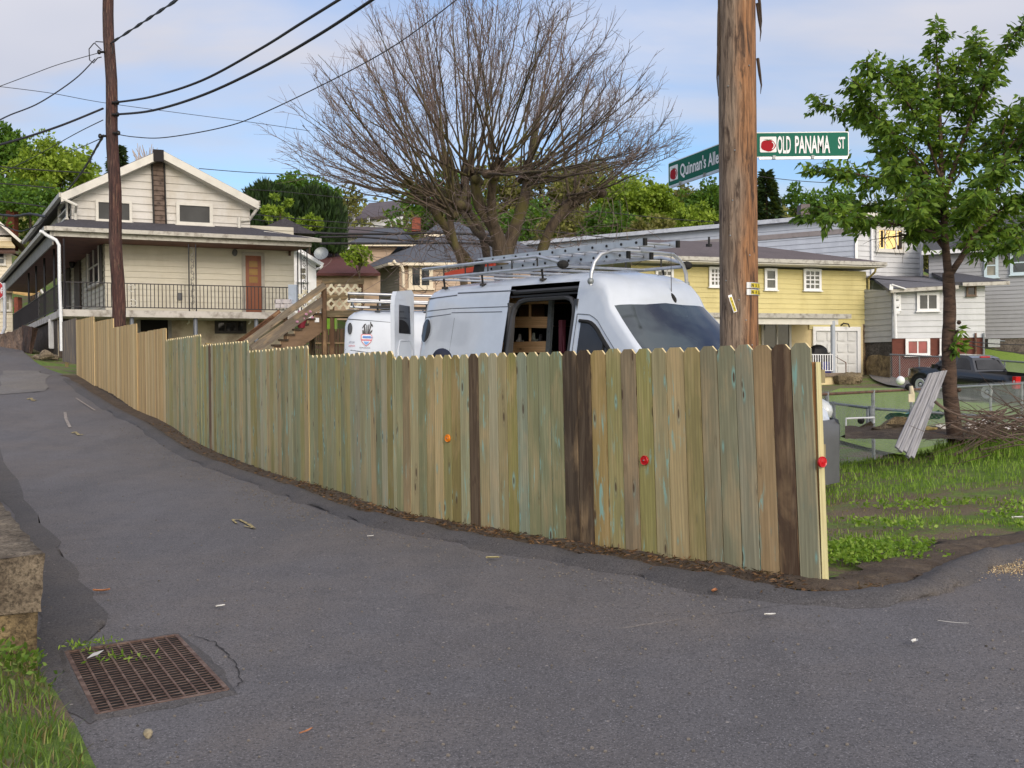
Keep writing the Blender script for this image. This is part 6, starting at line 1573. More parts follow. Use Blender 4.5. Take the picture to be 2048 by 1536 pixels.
m = MB(); m.prism([P(28, 594, 59), P(36, 594, 59), P(36, 640, 59), P(28, 640, 59)], (0, .5, 0)); m.build('brick_pier', brickm, h0)
m = MB(); m.tube([P(*a_, 58.5) for a_ in ((40, 566), (66, 570), (80, 576), (86, 587))], .07, 6); m.build('awning_pipe', trim, h0)
slab(h0, 'porch_awning', [P(24, 566, 60), P(60, 570, 60), P(80, 582, 58.6), P(58, 590, 58.6), P(26, 584, 58.6)], .08, plain('yellow_awning', (206, 170, 110), .6, var=.15))
for px in (73, 77):
    m = MB(); pts = [P(px + 1.0 * math.sin(k * 1.9), lerp(584, 634, k / 14), 44) for k in range(15)]; m.tube(pts, .035, 5); m.build('string_of_ornaments', plain('white_ornament', (226, 220, 214), .5, var=.2, scale=3), None, label='left pale hanging ornament string under the side porch' if px == 73 else 'right pale hanging ornament string under the side porch', cat='ornament')
# ------------------------------------------------------------------ yellow house
yux, yuy = .945, .328
yp = P(1660, 700, 51.0); YW = Plane(yp.x, yp.y, yux, yuy)
yh = thing('yellow_house', 'yellow house with a white garage door and hip roof behind the big pole', 'house', (yp.x, yp.y, 1.2))
S_YEL = siding_mat('yellow_siding', (202, 191, 134), (180, 168, 112), .75)
cream = plain('cream_stucco', (222, 204, 160), .85, var=.05, scale=1.5, dirt=(200, 180, 134))
u0, u1 = YW.hit(1262, 560)[0], YW.hit(1732, 560)[0]
zE = YW.hit(1660, 541)[1]; zS = YW.hit(1680, 648)[1]; zG = 1.1
siding(yh, YW, [(u0, zS), (u1, zS), (u1, zE), (u0, zE)], .232, S_YEL, tilt=.03)
flat(yh, YW, [(u0, zG - .6), (u1 + .03, zG - .6), (u1 + .03, zS), (u0, zS)], cream, 'lower_wall', .0, .2)
ybk = Vector((-yuy, yux, 0))
c_ = YW.pt(u1, 0); YS = Plane(c_.x, c_.y, -yuy, yux); siding(yh, YS, [(0, zS), (9, zS), (9, zE), (0, zE)], .232, S_YEL, 'side_wall', tilt=.03)
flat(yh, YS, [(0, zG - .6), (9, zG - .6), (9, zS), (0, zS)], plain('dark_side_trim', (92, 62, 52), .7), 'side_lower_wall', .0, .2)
YE = YW.shift(1.0); ue1 = YE.hit(1772, 532)[0]; ue0 = YE.hit(1225, 520)[0]; ze = YE.hit(1660, 521)[1]
A_, B_ = YE.pt(ue0, ze), YE.pt(ue1, ze); dep = 10.5
C_, D_ = B_ + ybk * dep, A_ + ybk * dep
YR = YW.shift(1.0 - dep / 2); zr = YR.hit(1440, 484)[1]; ur1 = YR.hit(1452, 486)[0]; ur0 = YR.hit(1292, 480)[0]
R0, R1 = YR.pt(ur0, zr), YR.pt(ur1, zr)
shY = shingle_mat('taupe_shingle', (112, 102, 104), (84, 76, 78))
m = MB(); m.face([A_, B_, R1, R0]); m.face([B_, C_, R1]); m.face([C_, D_, R0, R1]); m.face([D_, A_, R0]); m.face([A_, D_, C_, B_]); m.build('roof', shY, yh)
m = MB(); dz_ = Vector((0, 0, -.09)); m.bar(A_ + dz_, B_ + dz_, .16, .17); m.bar(B_ + dz_, C_ + dz_, .16, .17); m.build('gutter', gutterm, yh)
m = MB(); z_ = Vector((0, 0, -.24)); m.prism([A_ + z_, B_ + z_, C_ + z_, D_ + z_], (0, 0, .05)); m.build('soffit', trim, yh)
m = MB(); q_ = YE.pt(ue1 - .5, ze - .3, -.1); m.tube([q_, q_ + Vector((.0, .1, -.15)), YW.pt(u1 + .05, zE - .35, .1), YW.pt(u1 + .08, zE - .42, .1), YW.pt(u1 + .08, zS - .1, .1)], .05, 8); m.build('downspout', plain('yellow_pipe', (168, 154, 98), .5), yh)
Yv = YW.shift(.03)
for (b_, st, lb) in (((1310, 538, 1346, 582), 'grid', None), ((1417, 534, 1446, 574), 'grid', None), ((1528, 537, 1553, 580), 'double', 'narrow two-pane window'), ((1606, 538, 1641, 581), 'grid', 'window with small panes')):
    window(yh, Yv, H4(Yv, *b_), (swhite, glass_dark('pane_glass', (58, 60, 56), curtain=(92, 92, 84))), .12, st, label=lb)
b_ = H4(Yv, 1526, 641, 1577, 700); m = MB(); obox(m, Yv, b_[0], b_[1] - .8, b_[2], b_[3], .0, .03); sl = m.build('patio_door', M['glass'], yh)
m = MB(); obox(m, Yv, b_[0] - .1, b_[1] - .8, b_[0], b_[3] + .1, 0, .07); obox(m, Yv, b_[2], b_[1] - .8, b_[2] + .12, b_[3] + .1, 0, .07); obox(m, Yv, b_[0], b_[3], b_[2], b_[3] + .1, 0, .07); uu = Yv.hit(1553, 680)[0]; obox(m, Yv, uu - .04, b_[1] - .8, uu + .04, b_[3], .03, .07); m.build('door_frame', trim, sl)
b_ = H4(Yv, 1630, 662, 1713, 752); gd = plain('white_garage_door', (206, 208, 210), .5, var=.05); m = MB()
obox(m, Yv, b_[0], b_[1], b_[2], b_[3], -.02, .0); n0 = 4
for r_i in range(n0):
    for c_i in range(4):
        a0 = lerp(b_[0], b_[2], c_i / 4) + .08; a1 = lerp(b_[0], b_[2], (c_i + 1) / 4) - .08; z0 = lerp(b_[1], b_[3], r_i / n0) + .07; z1 = lerp(b_[1], b_[3], (r_i + 1) / n0) - .07
        obox(m, Yv, a0, z0, a1, z1, .0, .045)
m.build('garage_door', gd, yh)
m = MB(); obox(m, Yv, b_[0] - .16, b_[1], b_[0], b_[3], .0, .10); obox(m, Yv, b_[2], b_[1], b_[2] + .18, b_[3], .0, .10); obox(m, Yv, b_[0] - .16, b_[3], b_[2] + .18, b_[3] + .2, .0, .10); m.build('garage_frame', swhite, yh)
m = MB(); q_ = Yv.hit(1680, 654); obox(m, Yv, Yv.hit(1617, 654)[0], Yv.hit(1680, 659)[1], Yv.hit(1722, 654)[0], zS + .01, .0, .06); m.build('siding_step', S_YEL, yh)
m = MB(); q_ = Yv.hit(1680, 652); m.tube([Yv.pt(q_[0], q_[1], .03), Yv.pt(q_[0] + .05, q_[1] + .12, .2), Yv.pt(q_[0] + .25, q_[1] + .08, .3), Yv.pt(q_[0] + .3, q_[1] - .08, .32)], .035, 6); m.build('gooseneck_lamp', railm, yh)
m = MB(); m.tube([P(1418, 490, 48), P(1418, 474, 48)], .05, 6); m.tube([P(1418, 493, 48), P(1418, 488, 48)], .14, 8); m.build('vent_pipe', M['black_metal'], yh)
# porch of the yellow house
Y2 = YW.shift(3.2); zpr = Y2.hit(1600, 627)[1]; ua, ub = Y2.hit(1380, 628)[0], Y2.hit(1703, 630)[0]
slab(yh, 'porch_roof', [Y2.pt(ua, zpr), Y2.pt(ub, zpr), YW.pt(ub, zpr + .1), YW.pt(ua, zpr + .1)], .20, gutterm)
m = MB(); m.bar(Y2.pt(ua, zpr - .34, -.2), Y2.pt(ub - .6, zpr - .34, -.2), .14, .26); m.build('porch_beam', trim, yh)
zfp = Y2.hit(1650, 746)[1]
for px in (1671.5, 1516, 1400):
    u_ = Y2.hit(px, 700)[0]; m = MB(); m.tube([Y2.pt(u_, zfp, -.2), Y2.pt(u_, zpr - .3, -.2)], .10, 14); m.build('porch_column', plain('pale_blue_column', (164, 172, 184), .5, var=.05), yh, smooth=True)
slab(yh, 'porch_floor', [Y2.pt(ua, zfp, .1), Y2.pt(Y2.hit(1683, 746)[0], zfp, .1), YW.pt(YW.hit(1640, 746)[0], zfp), YW.pt(ua, zfp)], .16, plain('porch_slab', (122, 108, 96), .8))
m = MB(); q0 = Y2.hit(1560, 760); q1 = Y2.hit(1683, 771); m.prism([Y2.pt(ua, q1[1] - .3, .0), Y2.pt(Y2.hit(1678, 760)[0], q1[1] - .3, .0), Y2.pt(Y2.hit(1678, 760)[0], zfp - .1, .0), Y2.pt(ua, zfp - .1, .0)], ybk * 3); m.build('porch_base', cream, yh)
r0_ = Y2.pt(Y2.hit(1600, 746)[0], zfp, -.1); r1_ = Y2.pt(Y2.hit(1668, 746)[0], zfp, -.1); hr2 = Y2.hit(1650, 709)[1] - zfp
railing(yh, r0_, r1_, hr2, 14, swhite, r=.022)
m = MB()
for o_ in (0, .5):
    a0 = Y2.pt(Y2.hit(1680, 746)[0], zfp + .75, -.4 - o_ * 2); m.tube([a0 + Vector((0, 0, -.75)), a0, a0 + Vector((.45, -.2, -.3)), a0 + Vector((.45, -.2, -1.1))], .028, 6)
m.build('stair_rail', M['rust_rail'], yh)
m = MB(); 
for k in range(7):
    q_ = P(1686 + (k % 4) * 8, 757 + (k // 4) * 9, 47.2); m.ball(q_, .42, .4, .26, 8, 5)
for i, v in enumerate(m.v): m.v[i] = tuple(Vector(v) + mnoise.noise_vector(Vector(v) * 3) * .1)
m.build('stone_steps', stone_mat('rough_step_stone', (132, 118, 92), (84, 72, 56), 1.5), yh)
gr = thing('barbecue_grill', 'black covered barbecue grill on the yellow house porch', 'grill', tuple(P(1637, 745, 48.4)))
q_ = P(1636, 726, 48.4); m = MB(); m.box(q_, (.9, .6, .9)); m.build('grill_body', M['black_metal'], gr)
m = MB(); m.ball(q_ + Vector((0, 0, .45)), .46, .32, .38, 12, 6, z0=0); m.build('grill_lid', M['black_metal'], gr)
m = MB(); m.box(P(1655, 735, 48.0), (.55, .4, .5)); m.box(P(1652, 728, 48.0), (.3, .3, .2)); m.build('storage_tub', plain('blue_tub', (54, 60, 150), .5), None, label='blue tub behind the white porch railing', cat='tub')
# ------------------------------------------------------------------ white house beyond
S_WH = siding_mat('white_aluminium_siding', (200, 203, 208), (180, 183, 188), .7); S_WB = siding_mat('bluish_white_siding', (186, 194, 208), (168, 176, 192), .7)
wp_ = P(1709, 500, 56.0); WF = Plane(wp_.x, wp_.y, .93, .367)
wh = thing('white_house', 'tall white-sided house with a brown brick basement on the right', 'house', (wp_.x, wp_.y, 1.2))
zt_ = WF.hit(1709, 432)[1]; zb_ = WF.hit(1760, 568)[1]; uW = WF.hit(1841, 500)[0]
siding(wh, WF, [(0, zb_ - 1), (uW, zb_ - 1), (uW, zt_), (0, zt_)], .27, S_WH, tilt=.035)
WL = Plane(wp_.x - 24 * .838, wp_.y + 24 * .546, .838, -.546)
zL0 = WL.hit(1500, 452)[1]
siding(wh, WL, [(0, zb_ - 1), (24, zb_ - 1), (24, zt_), (0, zt_)], .27, S_WB, 'long_side_wall', tilt=.035)
ulim = WL.hit(1314, 470)[0]
m = MB(); A_ = WL.pt(0, zt_ + .05, .3); B_ = WL.pt(24.2, zt_ + .05, .3); m.bar(A_, B_, .2, .22); m.build('eave_trim', plain('bluish_trim', (190, 196, 208), .5), wh)
m = MB(); m.bar(B_, WF.pt(uW + .2, zt_ + .05, .3), .2, .22); m.build('eave_trim', trim, wh)
m = MB(); m.bar(WL.pt(0, zt_ - .75, .06), WL.pt(24, zt_ - .75, .06), .03, .26); m.build('frieze_band', plain('grey_band', (142, 136, 138), .6), wh)
slab(wh, 'roof', [A_ + Vector((0, 0, .12)), B_ + Vector((0, 0, .12)), WF.pt(uW + .2, zt_ + .2), WF.pt(uW, zt_ + .5, -14), WL.pt(0, zt_ + .5, -12)], .15, roofdark)
m = MB(); q_ = P(1609, 438, 62); m.prism([P(1602, 440, 62), P(1620, 440, 62), P(1620, 408, 62), P(1602, 408, 62)], (0, .9, 0)); m.build('chimney', plain('grey_chimney', (112, 104, 104), .9, var=.2, scale=5), wh)
m = MB(); m.bar(WF.pt(.05, zb_ - 1, .06), WF.pt(.05, zt_, .06), .14, .14, up=(0, 1, 0)); m.build('corner_trim', swhite, wh); m = MB(); m.bar(WF.pt(uW, zb_ - 1, .06), WF.pt(uW, zt_, .06), .14, .14, up=(0, 1, 0)); m.build('corner_trim', swhite, wh)
u_ = WF.hit(1741, 500)[0]; m = MB(); m.tube([WF.pt(u_, zb_ - 1, .12), WF.pt(u_, zt_, .12)], .07, 8); m.build('downspout', swhite, wh)
gold = MT('painted_sunset_glass'); gold.color(srgb(120, 104, 84)).rough(.04).set(Metallic=1.0)
gold.b.inputs['Base Color'].default_value = (*srgb(236, 196, 132), 1)  # golden sunset reflection put into the pane's metallic colour
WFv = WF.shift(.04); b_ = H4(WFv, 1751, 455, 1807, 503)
wd = window(wh, WFv, b_, (trim, gold.m), .16, 'three', label='upper window with the golden sunset reflection put into its pane colour')
cur = plain('dark_curtain', (44, 36, 34), .8)
for f0, f1 in ((.17, .25), (.80, .92)):
    m = MB(); obox(m, WFv, lerp(b_[0], b_[2], f0), b_[1] + .2, lerp(b_[0], b_[2], f1), b_[3] - .2, .04, .048); m.build('dark_curtain', cur, wd)
m = MB(); obox(m, WFv, b_[0] - .2, b_[3] + .18, b_[2] + .1, b_[3] + .26, .0, .35); m.build('window_awning_rail', M['black_metal'], wd)
# lower addition
ap = P(1784, 620, 50.0); AF = Plane(ap.x, ap.y, .995, -.10); uA = AF.hit(1970, 620)[0]
zbr = AF.hit(1784, 677)[1]; zl = AF.hit(1784, 581)[1]; zrr = AF.hit(1970, 567)[1]; zlow = .4
siding(wh, AF, [(0, zbr), (uA, zbr), (uA, zrr), (0, zl)], .27, S_WH, 'addition_wall', tilt=.035)
brickp = MT('painted_brown_brick')
v = brickp.coord('Object', (1, 1, 1), rot=(R(90), 0, 0)); bt = brickp.n('ShaderNodeTexBrick'); bt.inputs['Scale'].default_value = 3.2; bt.inputs['Color1'].default_value = (*srgb(108, 58, 46), 1); bt.inputs['Color2'].default_value = (*srgb(96, 50, 40), 1); bt.inputs['Mortar'].default_value = (*srgb(88, 48, 40), 1); bt.inputs['Mortar Size'].default_value = .012
brickp.l(v, bt.inputs['Vector']); brickp.color(bt.outputs['Color']).rough(.8)
flat(wh, AF, [(0, zlow - 1), (uA, zlow - 1), (uA, zbr), (0, zbr)], brickp.m, 'brick_basement_wall', -.02, .2)
AL = Plane(ap.x - 4.2, ap.y + 9.5, 4.2, -9.5)
La = math.hypot(4.2, 9.5)
S_GR = siding_mat('shaded_grey_siding', (168, 170, 172), (146, 148, 150), .7)  # grey copy of the white siding, shade put into its colour
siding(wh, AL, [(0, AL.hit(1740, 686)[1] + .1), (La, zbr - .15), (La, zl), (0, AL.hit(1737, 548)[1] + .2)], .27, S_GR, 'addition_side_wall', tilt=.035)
flat(wh, AL, [(0, zlow - 1), (La, zlow - 1), (La, zbr - .15), (0, AL.hit(1740, 686)[1] + .1)], M['block'], 'side_foundation', -.03, .2)
Rf = [AF.pt(-.3, zl + .05, .5), AF.pt(uA * .68, lerp(zl, zrr, .68) + .02, .5), WF.pt(uW + .2, zb_ + .5, .05), WF.pt(0, zb_ + .35, .05), P(1736, 548, 57.5)]
slab(wh, 'addition_roof', Rf, .12, shingle_mat('grey_metal_roof', (116, 116, 122), (96, 94, 100)))
Rf = [AF.pt(uA * .62, lerp(zl, zrr, .65) + .15, .45), AF.pt(uA + .9, zrr + .06, .5), P(1880, 540, 58), P(1848, 538, 58)]
slab(wh, 'addition_roof', Rf, .14, shingle_mat('dark_grey_shingle', (84, 84, 90), (60, 60, 66)))
m = MB(); m.bar(AF.pt(-.2, zl - .06, .5), AF.pt(uA * .68, lerp(zl, zrr, .68) - .1, .5), .14, .16); m.bar(AF.pt(uA * .72, lerp(zl, zrr, .72) + .0, .55), AF.pt(uA + .9, zrr - .04, .55), .14, .16); m.build('gutter', gutterm, wh)
m = MB(); m.tube([AF.pt(.05, zl - .1, .25), AF.pt(.12, zbr, .2)], .07, 8); m.build('downspout', swhite, wh)
m = MB(); m.bar(P(1783, 569, 49.3), P(1811, 578, 49.3), .16, .05); m.bar(P(1783, 569, 49.3), P(1782, 580, 49.3), .05, .16); m.build('eave_flashing', swhite, wh)
AV = AF.shift(.04)
window(wh, AV, H4(AV, 1786, 589, 1801, 621), (swhite, M['glass']), .1, 'none', label='narrow window with white ornaments')
window(wh, AV, H4(AV, 1833, 585, 1878, 622), (swhite, M['glass']), .13, 'slider', label='two-pane sliding window')
window(wh, AV, H4(AV, 1932, 572, 1952, 592), (plain('wood_vent_frame', (110, 92, 78), .7), M['glass_black']), .08, 'none', label='small dark attic window')
window(wh, AF.shift(.03), H4(AF, 1810, 677, 1859, 711), (swhite, glass_dark('red_curtain_glass', (112, 40, 48), curtain=(150, 60, 68))), .13, 'slider', label='basement window with red curtains')
window(wh, AF.shift(.03), H4(AF, 1878, 677, 1900, 709), (swhite, M['glass']), .12, 'none', label='second basement window')
m = MB(); q_ = AV.hit(1794, 608); 
for k, zz_ in enumerate((-.35, .0, .33)): m.ball(AV.pt(q_[0], q_[1] + zz_, .09), .13, .05, .15, 8, 6)
m.build('white_ornament', swhite, None, label='white bulb-like ornaments hanging in the narrow window', cat='ornament')
for px in (1950, 1966): m = MB(); m.tube([AF.pt(AF.hit(px, 700)[0], zlow, .1), AF.pt(AF.hit(px, 700)[0], zbr + .2, .1)], .05, 6); m.build('standpipe', M['galv'] if px > 1960 else M['rust_rail'], wh)
# stone retaining wall between the two houses, bank and far gravel
rw = thing('retaining_wall', 'yellowish crumbling stone retaining wall between the yellow and white houses', 'wall', tuple(P(1760, 755, 50.5)))
stonewall(rw, 'stone_face', [(1738, 711, 760), (1782, 712, 757)], 51.2, 49.2, 0, M['stone'], th=3)
loft('grass_bank', [P(1735, 712, 52), P(1735, 700, 56)], [P(1786, 713, 50), P(1790, 700, 55)], 4, M['lawn'], 2.2)
# ------------------------------------------------------------------ grey house at right edge
gp = P(1900, 600, 55); GFp = Plane(gp.x, gp.y, .90, -.436)
gh = thing('grey_house', 'grey-sided house on a stone foundation at the right edge', 'house', (gp.x, gp.y, 2.6))
ztg = GFp.hit(2030, 492)[1]; zbg = GFp.hit(2030, 676)[1]
S_G = siding_mat('grey_vinyl_siding', (158, 160, 166), (142, 144, 150), .7)
siding(gh, GFp, [(-1, zbg), (9, zbg), (9, ztg), (-1, ztg)], .20, S_G, tilt=.035)
flat(gh, GFp, [(-1, zbg - 3), (9, zbg - 3), (9, zbg - .02), (-1, zbg - .02)], stone_mat('grey_stone_foundation', (132, 124, 114), (88, 80, 74), 1.2), 'foundation', -.02, .2)
Ge = GFp.shift(.5); A_ = Ge.pt(-1.3, ztg - .05); B_ = Ge.pt(9, ztg - .05); Gr = GFp.shift(-4.5); zrg = ztg + 2.3
slab(gh, 'roof', [A_, B_, Gr.pt(9, zrg), Gr.pt(-1.3, zrg)], .12, shingle_mat('charcoal_shingle', (92, 94, 100), (66, 68, 74)))
m = MB(); m.bar(A_ - Vector((0, 0, .1)), B_ - Vector((0, 0, .1)), .15, .2); m.build('gutter', swhite, gh)
cG = GFp.pt(-1, 0); GS = Plane(cG.x - .436 * -8, cG.y + .9 * 8, -.436, -.9); siding(gh, GS, [(0, zbg), (8, zbg), (8, ztg), (4, ztg + 3), (0, ztg)], .2, S_G, 'end_wall')
GV = GFp.shift(.04); bt_ = plain('pale_blue_trim', (196, 214, 224), .5, var=.03)
window(gh, GV, H4(GV, 1968, 506, 1997, 555), (bt_, M['glass_curtain']), .14, 'double', label='narrow window with pale blue trim'); window(gh, GV, H4(GV, 2020, 500, 2060, 549), (bt_, M['glass']), .14, 'double', label='window cut by the right edge')
m = MB(); m.box(GV.pt(GV.hit(1985, 677)[0], zbg - .25, .3), (.6, .4, .4)); m.tube([GV.pt(GV.hit(1975, 670)[0], zbg - .1, .2), GV.pt(GV.hit(2010, 672)[0], zbg - .15, .2)], .05, 6); m.build('gas_meter', M['galv'], gh)
loft('lawn', [P(1955, 768, 47), P(1960, 735, 50), P(1968, 688, 54.5)], [P(2200, 780, 40), P(2200, 760, 42), P(2200, 720, 46)], 8, M['lawn'], .35)
for (pa, pb) in (((1895, 678), (2060, 690)), ((1925, 686), (2060, 708))):
    wire([pa, ((pa[0] + pb[0]) / 2, (pa[1] + pb[1]) / 2 + 3), pb], 40, 40, .02, 'upper clothesline behind the cherry trunk' if pa[1] < 680 else 'lower clothesline behind the cherry trunk', None)
# ------------------------------------------------------------------ tan house, middle distance
tp = P(798, 520, 62.0); TF = Plane(tp.x, tp.y, .985, .10); TL = Plane(tp.x - .432 * 22, tp.y + .902 * 22, .432, -.902)
th_ = thing('tan_house', 'tan two-storey house with grey roof and dormer behind the bare tree', 'house', (tp.x, tp.y, 3))
S_T = siding_mat('tan_siding', (190, 166, 144), (172, 148, 126), .7); S_T2 = siding_mat('taupe_siding', (176, 166, 150), (160, 150, 136), .7)
shG = shingle_mat('blue_grey_shingle', (98, 102, 112), (76, 80, 90)); wt = plain('cream_trim', (222, 210, 188), .5, var=.04)
zEt = TF.hit(830, 526)[1]
siding(th_, TF, [(0, 2), (8.5, 2), (8.5, zEt), (0, zEt)], .17, S_T, tilt=.03); siding(th_, TL, [(0, 2), (22, 2), (22, zEt), (0, zEt)], .17, S_T2, 'side_wall', tilt=.03)
e = .55; E0 = TF.pt(-e, zEt, e); E1 = TF.pt(9.2, zEt, e); E3 = TL.pt(0, zEt, e + .1)
TR_ = P(905, 460, 68.5); TR2 = P(748, 462, 80)
m = MB(); m.prism([E0, E1, Vector((E1.x - 3.6, 69, TR_.z)), TR_ + Vector((0, 0, .0))], (0, 0, -.12)); m.build('roof', shG, th_)
m = MB(); m.prism([E0, TR_, TR2 + Vector((0, 0, TR_.z - TR2.z)), E3], (0, 0, -.12)); m.build('roof', shG, th_)
m = MB(); m.bar(E0 - Vector((0, 0, .12)), E1 - Vector((0, 0, .12)), .14, .16); m.build('gutter', wt, th_); m = MB(); m.bar(E0 - Vector((0, 0, .12)), E3 - Vector((0, 0, .12)), .14, .16); m.build('gutter', wt, th_)
TFv, TLv = TF.shift(.04), TL.shift(.04)
window(th_, TFv, H4(TFv, 817, 528, 866, 577), (wt, M['glass']), .22, 'slider', label='large front window')
for b_ in ((725, 549, 737, 594), (739, 545, 750, 590)): window(th_, TLv, H4(TLv, *b_), (plain('white_sash', (226, 228, 232), .5), M['glass']), .2, 'double')
window(th_, TLv, H4(TLv, 699, 557, 708, 575), (wt, M['glass_curtain']), .1, 'none')
m = MB(); m.tube([P(787, 521, 61.3), P(791, 527, 61.3), P(803, 532, 61.3), P(806, 540, 61.3), P(807, 575, 61.3)], .09, 8); m.build('downspout', wt, th_)
# dormer block at left, upper front block at right
DP = Plane(P(723, 510, 70).x, 70, .985, .10); DL = Plane(P(723, 510, 70).x - .432 * 7, 70 + .902 * 7, .432, -.902)
zDt = DP.hit(760, 489)[1]; zDb = DP.hit(745, 535)[1]
uD = DP.hit(800, 489)[0]
siding(th_, DP, [(0, zDb - 1), (uD, zDb + 1.5), (uD, zDt), (0, zDt)], .17, S_T, 'dormer_wall', tilt=.03); siding(th_, DL, [(0, zDb - 2), (7, zDb - 2), (7, zDt), (0, zDt)], .17, S_T2, 'dormer_side', tilt=.03)
m = MB(); m.bar(DP.pt(0, zDb - 1, .06), DP.pt(0, zDt, .06), .2, .2, up=(0, 1, 0)); m.build('corner_trim', wt, th_)
m = MB(); a_, b_, c_2, d_ = DP.pt(-.8, zDt, .6), DP.pt(uD + 1.2, zDt, .6), P(800, 455, 76), P(752, 458, 78); m.prism([a_, b_, c_2, d_], (0, 0, -.12)); m.prism([a_, d_, DL.pt(0, zDt, .5)], (0, 0, -.12)); m.build('dormer_roof', shG, th_)
m = MB(); m.bar(a_ - Vector((0, 0, .1)), b_ - Vector((0, 0, .1)), .12, .16); m.bar(a_ - Vector((0, 0, .1)), DL.pt(0, zDt, .5) - Vector((0, 0, .1)), .12, .16); m.build('dormer_gutter', wt, th_)
UPp = Plane(P(868, 500, 68).x, 68, .985, .1); zu0, zu1 = UPp.hit(900, 515)[1], UPp.hit(900, 469)[1]; uu1 = UPp.hit(938, 490)[0]
siding(th_, UPp, [(0, zu0 - .5), (uu1, zu0 - .5), (uu1, zu1), (0, zu1)], .17, S_T, 'upper_front_wall', tilt=.03)
slab(th_, 'upper_roof', [UPp.pt(-.6, zu1, .6), UPp.pt(uu1 + .6, zu1, .6), P(918, 444, 74), P(880, 444, 74)], .14, shG)
m = MB(); m.bar(UPp.pt(-.6, zu1 - .12, .6), UPp.pt(uu1 + .6, zu1 - .12, .6), .12, .22); 
m.bar(UPp.pt(uu1, zu0, .06), UPp.pt(uu1, zu1, .06), .18, .18, up=(0, 1, 0)); m.build('upper_trim', wt, th_)
window(th_, UPp.shift(.04), H4(UPp, 878, 492, 892, 514), (wt, M['glass']), .14, 'none')
slab(th_, 'right_wing_roof', [P(930, 520, 64), P(992, 520, 64), P(982, 503, 66), P(945, 486, 70)], .14, shG)
m = MB(); m.prism([P(823, 462, 70), P(840, 462, 70), P(840, 434, 70), P(825, 434, 70)], (0, .8, 0)); m.build('chimney', brickm, th_)
# ------------------------------------------------------------------ small white house, red roofed house, white houses up the hill
swp = Plane(P(590, 550, 50).x, 50, .96, .28); sw_ = thing('small_white_house', 'small white gabled house end right of the porch', 'house', tuple(P(610, 600, 50)))
flat(sw_, swp, [swp.hit(560, 640), swp.hit(634, 640), swp.hit(632, 527), swp.hit(590, 498), swp.hit(560, 480)], swhite, 'wall', 0, .2)
m = MB(); Q = swp.shift(.3); m.bar(Q.pt(*Q.hit(586, 495)), Q.pt(*Q.hit(645, 531)), .6, .16); m.build('roof_edge', swhite, sw_)
A_, B_ = Q.pt(*Q.hit(560, 478)), Q.pt(*Q.hit(645, 529)); slab(sw_, 'roof', [A_, B_, B_ + Vector((-2, 8, 0)), A_ + Vector((-2, 8, 0))], .1, roofdark)
window(sw_, swp.shift(.04), H4(swp, 595, 532, 616, 563), (swhite, M['glass_curtain']), .12, 'double')
m = MB(); m.tube([P(645, 531, 49.4), P(641, 536, 49.4), P(634, 538, 49.6)], .06, 6); m.build('downspout', swhite, sw_)
dish = thing('satellite_dish', 'grey satellite dish on the roof edge of the small white house', 'satellite dish', tuple(P(637, 521, 49.2)))
m = MB(); m.lathe([(.001, 0), (.14, .02), (.28, .07), (.33, .11)], P(643, 509, 49.2), 18, 0, Matrix.Rotation(R(65), 3, 'X')); m.build('dish_plate', M['galv'], dish, smooth=True)
m = MB(); m.tube([P(637, 521, 49.2), P(641, 516, 49.2), P(644, 510, 49.3)], .03, 6); m.build('mount_arm', M['galv'], dish)
rp = Plane(P(600, 560, 60).x, 60, .99, .05); rh = thing('red_roof_building', 'low building with a dark red roof and tan block wall', 'building', tuple(P(670, 600, 60)))
flat(rh, rp, [rp.hit(600, 640), rp.hit(760, 640), rp.hit(760, 548), rp.hit(600, 548)], plain('tan_block', (172, 150, 128), .9, var=.12, scale=2), 'wall', 0, .3)
slab(rh, 'roof', [rp.pt(*rp.hit(585, 548), .5), rp.pt(*rp.hit(762, 548), .5), P(708, 503, 66), P(590, 501, 66)], .15, shingle_mat('maroon_shingle', (104, 64, 62), (80, 46, 46)))
hp_ = thing('white_house', 'white gabled house with a grey roof high on the hill, left of the bare tree', 'house', tuple(P(745, 450, 105)))
HP = Plane(P(700, 440, 105).x, 105, .985, -.17); S_F = siding_mat('far_white_siding', (214, 216, 222), (196, 198, 206), .7)
siding(hp_, HP, [HP.hit(683, 470), HP.hit(806, 470), HP.hit(806, 430), HP.hit(683, 437)], .3, S_F, tilt=.03)
siding(hp_, HP.shift(.6), [HP.hit(695, 440), HP.hit(712, 440), HP.hit(712, 425), HP.hit(704, 413), HP.hit(697, 424)], .3, S_F, 'gable_wall', tilt=.03)
slab(hp_, 'roof', [P(710, 438, 104), P(806, 428, 104), P(803, 400, 110), P(738, 406, 110)], .2, shingle_mat('taupe_far_roof', (104, 96, 102), (84, 78, 84)))
slab(hp_, 'gable_roof', [P(680, 435, 103.5), P(703, 432, 103.5), P(712, 411, 104), P(692, 420, 106)], .2, shingle_mat('grey_far_roof', (124, 120, 128), (100, 96, 104)))
for b_ in ((688, 436, 698, 452), (701, 428, 707, 446), (709, 429, 714, 444), (739, 438, 744, 452)): window(hp_, HP.shift(.7), H4(HP, *b_), (S_F, M['glass']), .2, 'double', sill=False)
hq = thing('white_house', 'white box-like house with a dark roof below the hilltop house', 'house', tuple(P(720, 500, 88)))
HQ = Plane(P(675, 480, 88).x, 88, .99, .1); siding(hq, HQ, [HQ.hit(672, 502), HQ.hit(790, 502), HQ.hit(790, 470), HQ.hit(672, 469)], .3, S_F, tilt=.03)
slab(hq, 'roof', [P(670, 467, 87), P(792, 470, 87), P(790, 455, 93), P(690, 453, 93)], .2, shingle_mat('brown_far_roof', (100, 88, 90), (80, 70, 72)))
